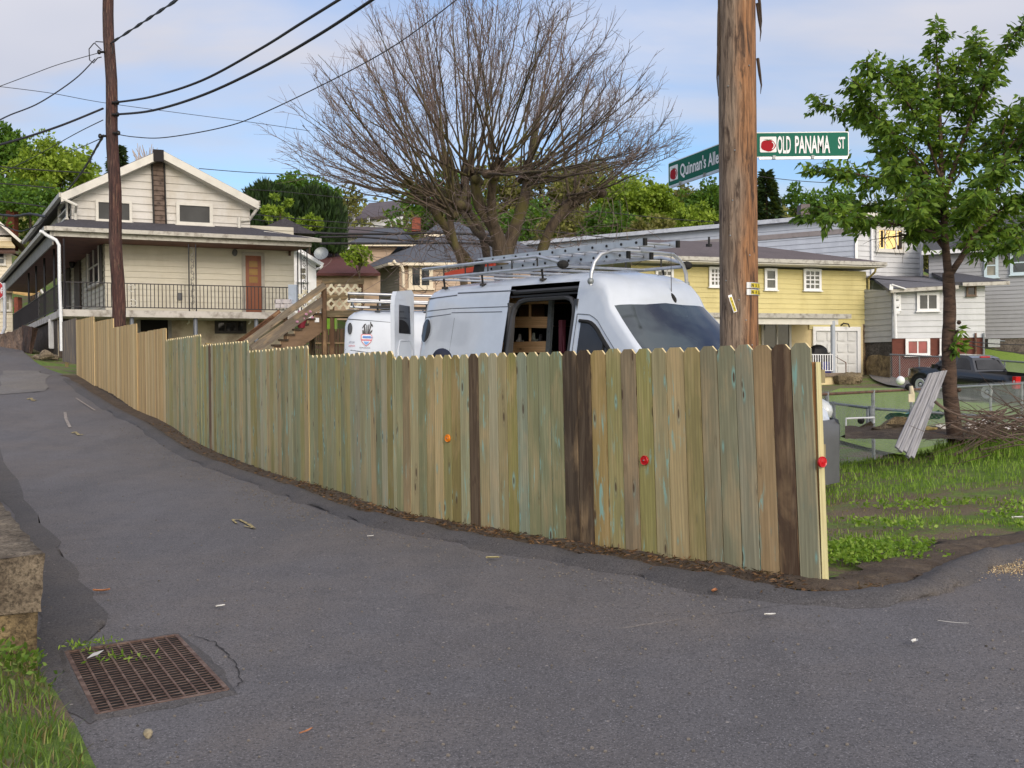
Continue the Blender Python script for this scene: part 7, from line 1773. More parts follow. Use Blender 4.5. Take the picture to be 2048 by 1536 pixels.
window(hq, HQ.shift(.04), H4(HQ, 689, 473, 697, 483), (S_F, M['glass_black']), .1, 'none', sill=False); window(hq, HQ.shift(.04), H4(HQ, 718, 472, 725, 482), (S_F, M['glass_black']), .1, 'none', sill=False)
# ------------------------------------------------------------------ deck, stairs and lattice
dk = thing('wooden_deck', 'raised weathered wooden deck with white lattice and a long stair', 'deck', tuple(P(660, 690, 33)))
DK = Plane(P(645, 600, 32.5).x, 32.5, .985, .17)
def wbar(par, nm, A_, B_, w_, h_, colr, up=(0, 0, 1), mat_=None):
    m = MB(); uvbox(m, A_, B_, w_, h_, up, seed=random.uniform(0, 50), col=srgb(*colr)); return m.build(nm, mat_ or M['old_wood'], par)
dl_, dr_ = 645, 728
D3 = lambda px, py, o=0: DK.shift(o).pt(*DK.shift(o).hit(px, py))
for (ya, yb, nm) in ((563, 563, 'top_rail'), (595, 592, 'middle_rail'), (628, 627, 'deck_beam')): wbar(dk, nm, D3(dl_ - 1, ya), D3(dr_, yb), .10, .20 if nm != 'top_rail' else .16, (104, 92, 70))
latm = plain('cream_lattice', (214, 208, 186), .7, var=.12, scale=3, dirt=(150, 140, 116))
def lattice(par, pl, x0, y0, x1, y1, dd=.26, name='lattice_panel'):
    a_ = H4(pl, x0, y0, x1, y1); m = MB(); W2, H2 = a_[2] - a_[0], a_[3] - a_[1]
    for sgn in (1, -1):
        s = -H2
        while s < W2 + H2:
            p = []
            for t in (0, H2):
                p.append((s + (t if sgn > 0 else H2 - t), t))
            (xa, za), (xb, zb2) = p
            # clip to panel
            def cl(xa, za, xb, zb2):
                if xa > xb: xa, za, xb, zb2 = xb, zb2, xa, za
                if xb <= 0 or xa >= W2: return None
                if xa < 0: za = lerp(za, zb2, -xa / (xb - xa)); xa = 0
                if xb > W2: zb2 = lerp(za, zb2, (W2 - xa) / (xb - xa)); xb = W2
                return xa, za, xb, zb2
            r_2 = cl(xa, za, xb, zb2)
            if r_2: m.bar(pl.pt(a_[0] + r_2[0], a_[1] + r_2[1], .012 * sgn), pl.pt(a_[0] + r_2[2], a_[1] + r_2[3], .012 * sgn), .022, .062)
            s += dd
    return m.build(name, latm, par)
lattice(dk, DK.shift(.04), 649, 569, 722, 590, .24); lattice(dk, DK.shift(.04), 649, 597, 722, 618, .24)
lattice(dk, DK.shift(-1.0), 597, 580, 643, 622, .26)
for px in (647, 664, 722): wbar(dk, 'deck_post', D3(px, 564, -.05), D3(px + 1, 730, -.05), .12, .12, (98, 70, 48), up=(0, 1, 0))
wbar(dk, 'deck_post', D3(625, 660, -1.0), D3(626, 730, -1.0), .14, .14, (66, 58, 50), up=(0, 1, 0))
m = MB(); m.prism([D3(dl_ - 20, 626), D3(dr_, 625), D3(dr_, 622) + Vector((-.4, 3.5, .1)), D3(dl_ - 22, 622) + Vector((-.4, 3.5, .1))], (0, 0, -.14)); m.build('deck_floor', M['bark_dark'], dk)
# stair: handrails, stringers, treads
def S3(px, py, o=0): return DK.shift(o).pt(*DK.shift(o).hit(px, py))
wbar(dk, 'handrail', S3(650, 570, .2), S3(486, 690, .5), .09, .19, (128, 118, 106))
wbar(dk, 'handrail', S3(648, 602, .1), S3(505, 700, .45), .09, .30, (118, 108, 98))
wbar(dk, 'far_handrail', S3(560, 622, -1.2), S3(470, 690, -1.2), .08, .12, (112, 70, 50))
wbar(dk, 'far_handrail', S3(548, 634, -1.2), S3(462, 694, -1.2), .08, .12, (120, 84, 62))
for px, y0, y1 in ((571, 633, 712), (649, 575, 720)): wbar(dk, 'newel_post', S3(px, y0, .15), S3(px + 1, y1, .15), .11, .11, (100, 74, 52), up=(0, 1, 0))
a0, a1 = S3(642, 628, .05), S3(532, 712, .3)
m = MB(); pts = []
n = 8
for k in range(n):
    p = a0.lerp(a1, k / n); q_ = a0.lerp(a1, (k + 1) / n); pts += [p, Vector((q_.x, q_.y, p.z))]
pts += [a1]; low = [a1 + Vector((.5, 0, -.12)), a0 + Vector((.1, 0, -.5))]
m.prism(pts + low, (0, .05, 0)); m.build('stringer', plain('brown_stringer', (112, 90, 70), .8, var=.2, stretch=(.4, 1, 3)), dk)
for k in range(n):
    p = a0.lerp(a1, k / n); q_ = a0.lerp(a1, (k + 1) / n); m = MB(); m.prism([p + Vector((.05, -.04, .03)), Vector((q_.x - .05, q_.y - .04, p.z + .03)), Vector((q_.x - .05, q_.y + 1.15, p.z + .03)), p + Vector((.05, 1.15, .03))], (0, 0, -.06)); m.build('tread', M['bark_dark'], dk)
    m = MB(); m.prism([Vector((q_.x, q_.y, p.z - .03)), Vector((q_.x, q_.y + 1.1, p.z - .03)), Vector((q_.x, q_.y + 1.1, q_.z + .03)), Vector((q_.x, q_.y, q_.z + .03))], (.03, 0, 0)); m.build('riser', plain('tan_riser', (158, 138, 112), .8), dk)
flw = plain('pink_flowers', (206, 150, 180), .7, var=.3, scale=8)
fp = thing('flower_pot', 'pot of pink and white flowers on the deck stairs', 'flower pot', tuple(S3(601, 650, .1))); q_ = S3(603, 648, .1); m = MB(); m.lathe([(.10, -.12), (.16, .10), (.15, .12)], q_, 12); m.build('pot', plain('dark_red_pot', (120, 34, 52), .5), fp)
m = MB(); rf = random.Random(3)
for k in range(26): m.ball(q_ + Vector((rf.gauss(0, .17), rf.gauss(0, .1), .2 + rf.gauss(0, .1))), .05, .05, .04, 5, 3)
m.build('blossoms', flw, fp)
m = MB(); m.box(S3(634, 640, .12), (.13, .02, .13)); m.build('white_plaque', swhite, dk)
bf = thing('wooden_fence', 'dark brown board fence in the shade under the deck', 'fence', tuple(P(660, 690, 40)))
BFp = Plane(P(655, 690, 40).x, 40, 1, .1)
for (x0, x1) in ((628, 645), (645, 665), (665, 700)):
    a_ = BFp.hit(x0, 657)[0]; b_ = BFp.hit(x1, 657)[0]; zt2 = BFp.hit(650, 658)[1]; m = MB(); nb_ = 5
    for k in range(nb_): obox(m, BFp, lerp(a_, b_, k / nb_) + .01, .6, lerp(a_, b_, (k + 1) / nb_) - .01, zt2, .01 * (k % 2), .03 + .01 * (k % 2))
    m.build('fence_panel', plain('brown_boards', (96, 74, 56), .8, var=.25, stretch=(3, 3, .3)), bf)
m = MB(); obox(m, BFp, BFp.hit(628, 680)[0], BFp.hit(628, 688)[1], BFp.hit(700, 680)[0], BFp.hit(628, 685)[1], .04, .09); m.build('rail', plain('tan_rail', (150, 126, 96), .8), bf)
m = MB(); m.box(P(659, 644, 44), (.55, .5, .75)); m.box(P(650, 650, 44), (.4, .4, .8)); m.build('toy_slide', plain('lime_plastic', (128, 178, 52), .4), None, label='lime green plastic toy seen under the deck', cat='toy')
m = MB(); m.box(P(640, 655, 44.5), (.7, .4, .5)); m.ball(P(646, 635, 44), .25, .2, .25, 8, 6); m.build('patio_furniture', plain('white_plastic', (206, 210, 212), .5), None, label='white plastic furniture seen under the deck', cat='furniture')
# clutter at the porch's right end
m = MB()
for k in range(7): m.box(P(556 + (k % 4) * 9, 612 - (k // 4) * 9, 37.4), (.16 + .02 * k, .2, .14), Matrix.Rotation(k * .5, 3, 'Z'))
m.build('stacked_chairs', plain('white_clutter', (206, 200, 204), .6, var=.1), None, label='jumble of pale boxes at the right end of the porch', cat='boxes')
m = MB(); m.box(P(586, 594, 37.6), (.28, .25, .85)); m.build('cooler_cabinet', plain('pale_blue_box', (176, 188, 206), .5), None, label='tall pale blue cabinet at the right end of the porch', cat='cabinet')
# ------------------------------------------------------------------ vegetation helpers
def quads(name, V4, rnd, mat_, parent=None, **kw):
    """V4: (N, k, 3) array of faces"""
    N_, k = V4.shape[0], V4.shape[1]
    me = bpy.data.meshes.new(name); me.vertices.add(N_ * k); me.vertices.foreach_set('co', V4.reshape(-1).astype(np.float32))
    me.loops.add(N_ * k); me.loops.foreach_set('vertex_index', np.arange(N_ * k, dtype=np.int32))
    me.polygons.add(N_); me.polygons.foreach_set('loop_start', np.arange(0, N_ * k, k, dtype=np.int32)); me.polygons.foreach_set('loop_total', np.full(N_, k, dtype=np.int32))
    me.update(calc_edges=True); me.validate()
    at = me.attributes.new('br', 'FLOAT', 'FACE'); at.data.foreach_set('value', rnd.astype(np.float32))
    me.materials.append(mat_)
    o = bpy.data.objects.new(name, me); col.objects.link(o)
    if parent is not None: o.parent = parent; o.matrix_parent_inverse = wm(parent).inverted()
    return setprops(o, **kw)
RS = np.random.RandomState(4)
def leafquads(P0, D, L, W, rs, up=None):
    """folded rhombic leaves: base points P0, directions D"""
    n = len(P0); D = D / (np.linalg.norm(D, axis=1, keepdims=True) + 1e-9)
    S = np.cross(D, rs.normal(size=(n, 3))); S /= (np.linalg.norm(S, axis=1, keepdims=True) + 1e-9)
    L = L * rs.uniform(.7, 1.2, (n, 1)); W = W * rs.uniform(.75, 1.15, (n, 1))
    mid = P0 + D * L * .45
    Nn = np.cross(D, S)
    return np.stack([P0, mid + S * W / 2 + Nn * W * .15, P0 + D * L, mid - S * W / 2 + Nn * W * .15], 1)
def crown(center, rad, nclump, per, size, rs, clump=.30, flat=1.0, shell=.55, droop=.2):
    out = []; rn = []
    for _ in range(nclump):
        d = rs.normal(size=3); d /= np.linalg.norm(d); d[2] = d[2] if d[2] > -.5 else -d[2] * .5
        r_ = rs.uniform(shell, 1.0) ** .6
        c = np.array(center) + d * np.array(rad) * r_ * (1 + .12 * rs.normal())
        cr_ = clump * rs.uniform(.6, 1.25) * min(rad)
        v = rs.normal(size=(per, 3)); v /= np.linalg.norm(v, axis=1, keepdims=True)
        rr = rs.uniform(.35, 1, (per, 1)) ** .5
        p = c + v * rr * cr_ * np.array([1.1, 1.1, .75])
        dd = v + rs.normal(size=(per, 3)) * .8; dd[:, 2] -= droop
        out.append(leafquads(p, dd, size, size * .62, rs))
        b_ = rs.uniform(0, 1); rn.append(np.clip(.35 * b_ + .65 * rs.uniform(0, 1, per), 0, 1))
    return np.concatenate(out), np.concatenate(rn)
def simple_trunk(par, base, top, r, limbs, rs, mat_, spread):
    m = MB(); base, top = Vector(base), Vector(top)
    m.tube([base, base.lerp(top, .3) + Vector((.1, 0, 0)), base.lerp(top, .6), top], [r, r * .8, r * .6, r * .25], 8); 
    for k in range(limbs):
        s = base.lerp(top, rs.uniform(.3, .85)); a_ = rs.uniform(0, 6.28); e_ = s + Vector((math.cos(a_) * spread[0] * .8, math.sin(a_) * spread[1] * .8, spread[2] * rs.uniform(.2, .9)))
        m.tube([s, s.lerp(e_, .5) + Vector((0, 0, .3)), e_], [r * .4, r * .25, r * .08], 5)
    return m.build('trunk', mat_, par, smooth=True)
def tree(name, label, px, ytop, ybot, wpx, Y, mat_, seed, ncl=60, per=60, size=None, clump=.3, cat='tree', trunk=True, shell=.55, group=None, barkm=None):
    rs = np.random.RandomState(seed)
    t, b = P(px, ytop, Y), P(px, ybot, Y); rx = wpx / 2 * Y / FPX; rz = (t.z - b.z) / 2; cz = (t.z + b.z) / 2
    g = gz(t.x, Y); T = thing(name, label, cat, (t.x, Y, g), group)
    q, r_ = crown((t.x, Y, cz), (rx, rx * .9, rz), ncl, per, size or Y * .0042, rs, clump, shell=shell)
    quads('crown', q, r_, mat_, T)
    simple_trunk(T, (t.x, Y, g - .3), (t.x, Y, cz + rz * .4), max(.12, rx * .07), 7, rs, barkm or M['bark_dark'], (rx, rx, rz)); return T
def conifer(label, px, ytop, ybot, wpx, Y, seed, mat_=None, n=2600, ragged=.25):
    rs = np.random.RandomState(seed); t, b = P(px, ytop, Y), P(px, ybot, Y); g = gz(t.x, Y); H_ = t.z - b.z; rx = wpx / 2 * Y / FPX
    T = thing('conifer_tree', label, 'tree', (t.x, Y, g)); whorls = 16; P0 = []; D = []
    for k in range(n):
        u = (rs.randint(whorls) + rs.uniform(0, .35)) / whorls; a_ = rs.uniform(0, 6.28); lobes = 1 + ragged * math.sin(a_ * 5 + int(u * whorls) * 1.7)
        R_ = rx * (1 - u) ** .8 * lobes; f = rs.uniform(.15, 1) ** .6; z = b.z + H_ * u - R_ * f * .25
        P0.append((t.x + R_ * f * math.cos(a_), Y + R_ * f * math.sin(a_), z)); D.append((math.cos(a_), math.sin(a_), -.35 + rs.normal() * .3))
    q = leafquads(np.array(P0), np.array(D), Y * .0065, Y * .0026, rs); quads('foliage', q, rs.uniform(0, 1, len(q)), mat_ or M['leaf_dark'], T)
    m = MB(); m.tube([(t.x, Y, g - .3), (t.x, Y, t.z - .3)], [rx * .09 + .08, .03], 7); m.build('trunk', M['bark_dark'], T, smooth=True)
# background trees, left to right
tree('leafy_tree', 'dense dark green tree at the upper left edge', 4, 252, 440, 112, 80, M['leaf_green'], 1, 90, 90, clump=.34)
tree('leafy_tree', 'bright lime-green tree between the dark edge tree and the house roof', 112, 285, 450, 150, 72, M['leaf_lime'], 2, 85, 80, clump=.28)
tree('leafy_tree', 'shaded lower green tree behind the left chimney', 60, 370, 500, 190, 66, M['leaf_green'], 3, 70, 80)
conifer('dark conifer peeking over the roof ridge beside the leaning pole', 236, 286, 440, 74, 84, 5)
conifer('small dark conifer directly left of the house roof', 168, 306, 440, 50, 84, 6)
for k, (px, yt, wpx) in enumerate(((508, 380, 34), (528, 366, 38), (552, 372, 38), (576, 380, 38), (600, 386, 40), (624, 380, 40), (648, 384, 40), (666, 394, 30))):
    rs = np.random.RandomState(60 + k); Y = 62 + k * .3; t, b = P(px, yt + 8, Y), P(px, 510, Y); g = gz(t.x, Y); rx = wpx / 2 * Y / FPX
    T = thing('arborvitae', 'column of the tall dark hedge right of the house, number %s from its left end' % ['one', 'two', 'three', 'four', 'five', 'six', 'seven', 'eight'][k], 'tree', (t.x, Y, g), 'arborvitae columns of the tall hedge')
    n = 1500; u = rs.uniform(0, 1, n); a_ = rs.uniform(0, 6.28, n); R_ = rx * 1.25 * np.minimum(1, (1.02 - u) * 3.4) ** .7 * (1 + .14 * np.sin(a_ * 6)) * rs.uniform(.75, 1.08, n)
    P0 = np.stack([t.x + R_ * np.cos(a_), Y + R_ * np.sin(a_), b.z + (t.z - b.z) * u], 1); D = np.stack([np.cos(a_) * .35, np.sin(a_) * .35, np.ones(n)], 1) + rs.normal(size=(n, 3)) * .15
    quads('foliage', leafquads(P0, D, .62, .17, rs), rs.uniform(0, 1, n), M['leaf_arb'], T)
    m = MB(); m.tube([(t.x, Y, g - .3), (t.x, Y, t.z - .5)], [.14, .03], 7); m.build('trunk', M['bark_dark'], T)
tree('leafy_tree', 'rounded green tree rising above the tall dark hedge', 592, 354, 440, 140, 68, M['leaf_green'], 8, 60, 80)
tree('leafy_tree', 'light green sapling in front of the tall dark hedge', 560, 395, 470, 60, 58, M['leaf_lime'], 9, 14, 40, clump=.22)
tree('leafy_tree', 'second light green sapling in front of the hedge, nearer the porch roof', 618, 425, 480, 60, 57, M['leaf_lime'], 10, 14, 40, clump=.22)
tree('budding_tree', 'pale budding tree beyond the tall hedge right end', 694, 366, 450, 66, 100, M['leaf_olive'], 11, 26, 22, clump=.25)
tree('leafy_tree', 'small lime bush beside the tan house dormer', 718, 488, 540, 50, 58, M['leaf_lime'], 12, 16, 50, cat='shrub')
HB = 'wooded hillside trees behind the bare tree'
for (px, yt, yb, wd, Y, mt, sd, ncl, per, lb) in (
    (880, 345, 500, 170, 92, 'leaf_green', 20, 60, 70, 'dark green hillside tree behind the left part of the bare tree'),
    (985, 318, 500, 170, 98, 'leaf_olive', 21, 60, 60, 'olive budding hillside tree behind the middle of the bare tree'),
    (1080, 310, 470, 180, 100, 'leaf_olive', 22, 60, 60, 'tall olive hillside tree right of the bare trunk'),
    (1050, 400, 530, 150, 86, 'leaf_green', 23, 46, 60, 'low dark green hillside tree behind the bare trunk'),
    (1175, 325, 480, 150, 96, 'leaf_olive', 24, 60, 60, 'brownish budding hillside tree above the van roof'),
    (1262, 352, 500, 140, 90, 'leaf_lime', 25, 70, 70, 'yellow-green hillside tree below the right crown of the bare tree'),
    (1318, 360, 480, 90, 88, 'leaf_lime', 26, 50, 60, 'narrow bright lime tree under the left street sign'),
    (1218, 412, 505, 110, 78, 'leaf_green', 27, 50, 70, 'rich green rounded tree above the van ladder'),
    (1140, 420, 530, 120, 80, 'leaf_olive', 28, 46, 60, 'low olive brush above the van rack'),
    (1372, 372, 480, 80, 94, 'leaf_olive', 29, 40, 50, 'olive brown tree between the lime tree and the big pole'),
    (1418, 368, 470, 100, 90, 'leaf_green', 30, 60, 70, 'green tree just left of the big pole'),
    (1395, 412, 480, 70, 80, 'leaf_lime', 31, 36, 60, 'fresh green lower tree left of the big pole'),
    (1300, 430, 520, 110, 76, 'leaf_olive', 32, 36, 60, 'scrubby olive brush beyond the yellow house ridge'),
    (1478, 390, 480, 110, 92, 'leaf_green', 36, 50, 70, 'green tree mostly hidden by the big pole'),
    (1596, 372, 450, 70, 94, 'leaf_green', 33, 18, 40, 'thin-crowned green tree beyond the white house roof'),
    (1670, 378, 450, 110, 94, 'leaf_green', 34, 30, 40, 'green tree glimpsed behind the cherry leaves'),
    (1880, 430, 580, 90, 70, 'leaf_olive', 35, 46, 60, 'olive shrubs on the bank between the white and grey houses')):
    tree('hillside_tree', lb, px, yt, yb, wd, Y, M[mt], sd, ncl, per, group=HB)
conifer('dark pointed conifer just right of the big pole', 1532, 338, 470, 76, 84, 7)
rs = np.random.RandomState(77)
# forest ground cover on the hill (reads as one mass)
pts = []; 
for _ in range(5200):
    x, y = rs.uniform(-70, 90), rs.uniform(84, 150); pts.append((x, y))
pts = np.array(pts); zz_ = gz_arr(pts[:, 0], pts[:, 1]); q = []
P0 = np.repeat(np.stack([pts[:, 0], pts[:, 1], zz_], 1), 5, 0) + rs.normal(size=(len(pts) * 5, 3)) * [1.1, 1.1, .9] + [0, 0, 1.2]
quads('undergrowth', leafquads(P0, rs.normal(size=P0.shape) + [0, 0, .6], .8, .5, rs), rs.uniform(0, 1, len(P0)), M['leaf_olive'], kind='stuff')
# ------------------------------------------------------------------ bare pollarded tree
def PV(px, py, Y): return P(px, py, Y)
bt = thing('bare_tree', 'large leafless pollarded tree with whip-like branches behind the vans', 'tree', tuple(P(1010, 700, 30)))
Yt = 30.0; tm = MB(); rr_ = random.Random(21)
def limb(pix, r0, r1, n=9, Y0=Yt, Y1=Yt):
    k = len(pix); pts = smooth_pts([P(x, y, lerp(Y0, Y1, i / (k - 1))) for i, (x, y) in enumerate(pix)], 5)
    pts = [p + mnoise.noise_vector(p * 1.3) * .06 for p in pts]
    tm.tube(pts, [lerp(r0, r1, i / (len(pts) - 1)) * (1 + .12 * mnoise.noise(p * 3)) for i, p in enumerate(pts)], n); return pts[-1]
LIMBS = [([(1005, 720), (1006, 560), (1002, 505), (985, 450), (955, 400), (948, 355)], .42, .22, 30, 29.5), ([(1010, 560), (1016, 500), (1035, 440), (1052, 390), (1056, 358)], .34, .20, 30, 30.8),
         ([(985, 720), (950, 560), (918, 500), (880, 440), (850, 395)], .26, .17, 31, 30), ([(1000, 520), (985, 430), (982, 380), (992, 345)], .24, .17, 30, 28.5),
         ([(1060, 720), (1072, 560), (1082, 500), (1112, 440), (1140, 402)], .30, .19, 31, 31.5), ([(1105, 450), (1150, 410), (1188, 385)], .17, .13, 31.5, 32), ([(955, 720), (925, 540), (905, 470), (898, 420)], .18, .12, 29, 28.5), ([(1010, 500), (960, 470), (920, 420)], .16, .12, 30, 32),
         ([(975, 540), (966, 470), (935, 420), (925, 395)], .20, .13, 31, 33)]
K = [limb(p, a_ * .68, b_ * .6, 10, y0, y1) for p, a_, b_, y0, y1 in LIMBS]
for k_ in K:
    for j in range(4): tm.ball(k_ + Vector((rr_.gauss(0, .16), rr_.gauss(0, .16), rr_.gauss(0, .1))), .15, .15, .13, 8, 6)
tm.build('trunk', M['bark_willow'], bt, smooth=True)
wm_ = MB(); tw = MB()
def bez(a, b, c, t): return a * (1 - t) ** 2 + b * 2 * t * (1 - t) + c * t * t
ctr = P(965, 372, Yt); nwh = 0
for i in range(165):
    a_ = R(rr_.uniform(6, 174) if rr_.random() < .88 else rr_.uniform(-5, 185)); f = rr_.uniform(.5, 1.0) ** .55; rx_, rz_ = 425, 420
    d3 = rr_.gauss(0, .42)
    ex, ey = 960 + rx_ * f * math.cos(a_) * math.cos(d3 * .5), 375 - rz_ * f * math.sin(a_)
    E_ = P(ex, ey, Yt + d3 * 9); 
    ks = sorted(K, key=lambda k_: (k_.x - (ctr.x + (E_.x - ctr.x) * .42)) ** 2 + rr_.uniform(0, .8) + .1 * (k_.y - E_.y) ** 2); k0 = ks[0] if rr_.random() < .6 else ks[1]
    st = k0 + Vector((rr_.gauss(0, .15), rr_.gauss(0, .15), rr_.gauss(.05, .12)))
    V_ = E_ - st; L_ = V_.length; cz = st + Vector((V_.x * .52, V_.y * .52, V_.z * .42)) + Vector((rr_.gauss(0, .3), rr_.gauss(0, .3), -.06 * L_ if abs(V_.x) > V_.z else .05 * L_))
    pts = [bez(st, cz, E_, t / 12) + mnoise.noise_vector(Vector((i, t * .6, 0))) * .07 * (t > 0) for t in range(13)]
    r0 = .010 + .0054 * L_ * rr_.uniform(.6, 1.3); wm_.tube(pts, [lerp(r0, .006, (t / 12) ** .8) for t in range(13)], 5, cap=False)
    for j in range(int(7 + L_ * 2.6)):
        t = rr_.uniform(.2, .99) ** .8; b_ = bez(st, cz, E_, t); d = (bez(st, cz, E_, min(1, t + .05)) - bez(st, cz, E_, t - .05)).normalized()
        sd = Vector((rr_.gauss(0, 1), rr_.gauss(0, 1), rr_.gauss(.35, .7))).normalized(); d2 = (d * .85 + sd * .62).normalized(); l2 = rr_.uniform(.3, 1.25) * (1.15 - .5 * t)
        p1 = b_ + d2 * l2 * .5 + Vector((0, 0, .02)); p2 = b_ + d2 * l2 + Vector((rr_.gauss(0, .06), rr_.gauss(0, .06), .12 * l2))
        tw.tube([b_, p1, p2], [.008, .006, .0035], 3, cap=False)
        for q_ in range(rr_.randrange(1, 4)):
            s2 = b_.lerp(p2, rr_.uniform(.3, .9)); d4 = (d2 + Vector((rr_.gauss(0, .6), rr_.gauss(0, .6), rr_.gauss(.2, .5)))).normalized(); tw.tube([s2, s2 + d4 * rr_.uniform(.12, .5)], [.005, .003], 3, cap=False)
# tangled low shoots round the trunks
for i in range(430):
    k0 = rr_.choice(K); st = k0 + Vector((rr_.gauss(0, .9), rr_.gauss(0, .8), rr_.uniform(-2.4, .2)))
    pts = [st]; d = Vector((rr_.gauss(0, 1), rr_.gauss(0, 1), rr_.gauss(0, .6))).normalized()
    for t in range(6): d = (d + Vector((rr_.gauss(0, .35), rr_.gauss(0, .35), rr_.gauss(.02, .3)))).normalized(); pts.append(pts[-1] + d * rr_.uniform(.12, .3))
    tw.tube(pts, [.010, .009, .008, .007, .006, .005, .004], 3, cap=False)
wm_.build('branches', M['bark_willow'], bt, smooth=True); tw.build('twigs', M['twig'], bt)
# small bare tree top behind the house roof
sb = thing('bare_tree', 'small bare treetop rising behind the house ridge', 'tree', tuple(P(290, 440, 82))); m = MB(); b0 = P(290, 360, 82); m.tube([P(292, 450, 82), b0], [.25, .15], 6)
for i in range(26):
    e_ = P(290 + rr_.uniform(-26, 26), rr_.uniform(282, 320), 82 + rr_.gauss(0, 1)); m.tube([b0, b0.lerp(e_, .5) + Vector((rr_.gauss(0, .2), 0, .1)), e_], [.07, .045, .02], 4)
m.build('branches', plain('pale_bark', (176, 160, 150), .9), sb)
# ------------------------------------------------------------------ cherry tree at right
ct = thing('cherry_tree', 'young leafy green cherry tree with a ringed trunk at the right', 'tree', tuple(G(1908, 884)))
Yc = 13.5; rc = random.Random(8); cm = MB()
def cl(pix, r0, r1, n=10, dy=0.0, mb=cm, jit=.012):
    k = len(pix); pts = smooth_pts([P(x, y, Yc + dy * i / (k - 1)) for i, (x, y) in enumerate(pix)], 6)
    pts = [p + mnoise.noise_vector(p * 3) * jit for p in pts]
    mb.tube(pts, [lerp(r0, r1, i / (len(pts) - 1)) * (1 + .10 * mnoise.noise(Vector((0, 0, p.z * 9)))) for i, p in enumerate(pts)], n); return pts
trp = cl([(1912, 900), (1908, 850), (1900, 780), (1897, 700), (1899, 620), (1897, 545)], .105, .070, 18)
for (px, py, s_) in ((1918, 645, 1), (1914, 664, 1), (1887, 740, -1), (1918, 780, 1), (1890, 700, -1), (1904, 866, -1), (1893, 735, -1)): cm.ball(P(px, py, Yc - .05), .03, .03, .028, 8, 5)
BR = [([(1897, 548), (1890, 470), (1884, 380), (1880, 250), (1876, 150), (1872, 62)], .055, .006, 0, 'c'), ([(1900, 550), (1930, 500), (1965, 430), (1990, 330), (2015, 230)], .045, .012, .3, 'c'),
      ([(1885, 420), (1905, 340), (1945, 230), (1985, 140), (2040, 56)], .036, .005, -.2, 'c'), ([(1892, 500), (1868, 465), (1850, 400), (1838, 330)], .03, .012, .5, 'c'),
      ([(1884, 370), (1850, 270), (1800, 185), (1730, 124)], .022, .004, -.5, 'c'), ([(1888, 400), (1820, 310), (1740, 240), (1640, 208)], .022, .004, .3, 'c'), ([(1850, 330), (1790, 270), (1735, 215), (1716, 172)], .014, .004, -.9, 'c'),
      ([(1886, 420), (1800, 370), (1720, 350), (1642, 336)], .022, .004, -.8, 'c'), ([(1888, 450), (1800, 420), (1700, 410), (1622, 430)], .020, .004, .2, 'c'), ([(1870, 465), (1800, 450), (1720, 440), (1660, 428)], .018, .004, -.9, 'c'),
      ([(1890, 480), (1820, 470), (1760, 478)], .015, .004, -.4, 'c'), ([(1885, 300), (1835, 220), (1815, 165), (1800, 140)], .014, .004, .7, 'c'), ([(1884, 330), (1930, 240), (1960, 130), (1955, 88)], .018, .004, .6, 'c'),
      ([(1945, 470), (2000, 420), (2070, 380), (2130, 360)], .022, .005, -.3, 'c'), ([(1985, 340), (2030, 280), (2080, 220)], .018, .005, .3, 'c'), ([(1960, 440), (2010, 350), (2060, 260), (2090, 210)], .018, .005, -.7, 'c'), ([(1925, 505), (1980, 470), (2060, 440)], .016, .004, .5, 'c'),
      ([(1890, 440), (1950, 390), (2010, 330)], .016, .004, -1.1, 'c'), ([(1886, 400), (1930, 330), (1990, 270), (2060, 200)], .016, .004, 1.0, 'c'), ([(1880, 350), (1820, 330), (1760, 300)], .014, .004, 1.0, 'c'), ([(1882, 260), (1910, 200), (1918, 130)], .010, .003, .2, 'c'),
      ([(1880, 410), (1840, 380), (1790, 340)], .012, .004, -1.2, 'c'), ([(1900, 470), (1930, 440), (1960, 400)], .012, .004, -1.3, 'c'), ([(1890, 455), (1850, 440), (1810, 400)], .012, .004, -1.4, 'c'), ([(1930, 500), (1975, 500), (2040, 480)], .012, .004, -.9, 'c')]
LP, LD = [], []
def leaves_on(p, d, n, sc=1.0):
    for k in range(n):
        a_ = Vector((rc.gauss(0, 1), rc.gauss(0, 1), 0)); a_ = a_ - d * a_.dot(d)
        if a_.length < .1: continue
        a_.normalize(); LP.append(p + a_ * .01); LD.append(a_ * .75 + d * .45 + Vector((0, 0, -rc.uniform(.25, .95))))
for pix, r0, r1, dy, _ in BR:
    pts = cl(pix, r0, r1, 7, dy)
    n = len(pts)
    for i in range(2, n):
        t = i / n; p = pts[i]; d = (pts[min(i + 1, n - 1)] - pts[i - 1]).normalized()
        if t > .35: leaves_on(p, d, 4)
        if t > .25:
            for _ in range(rc.choice((3, 4, 4))):
                sd = Vector((rc.gauss(0, 1), rc.gauss(0, 1), rc.gauss(.15, .5))).normalized(); sd = (sd + d * .5).normalized(); L_ = rc.uniform(.14, .42) * (1.1 - .45 * t)
                q2 = [p, p + sd * L_ * .5, p + sd * L_ + Vector((0, 0, -.04))]; cm.tube(q2, [.0045, .0035, .002], 3, cap=False)
                m_ = int(L_ / .032)
                for j in range(1, m_ + 1): leaves_on(p.lerp(q2[2], j / m_), sd, 2)
cm.build('trunk', M['bark_cherry'], ct, smooth=True)
for (px, py, n) in ((1918, 660, 14), (1922, 690, 22), (1908, 690, 12), (1914, 706, 10)):
    for k in range(n): LP.append(P(px + rc.gauss(0, 4), py + rc.gauss(0, 4), Yc - .12)); LD.append(Vector((rc.gauss(.3, .6), rc.gauss(-.3, .4), rc.gauss(-.2, .5))))
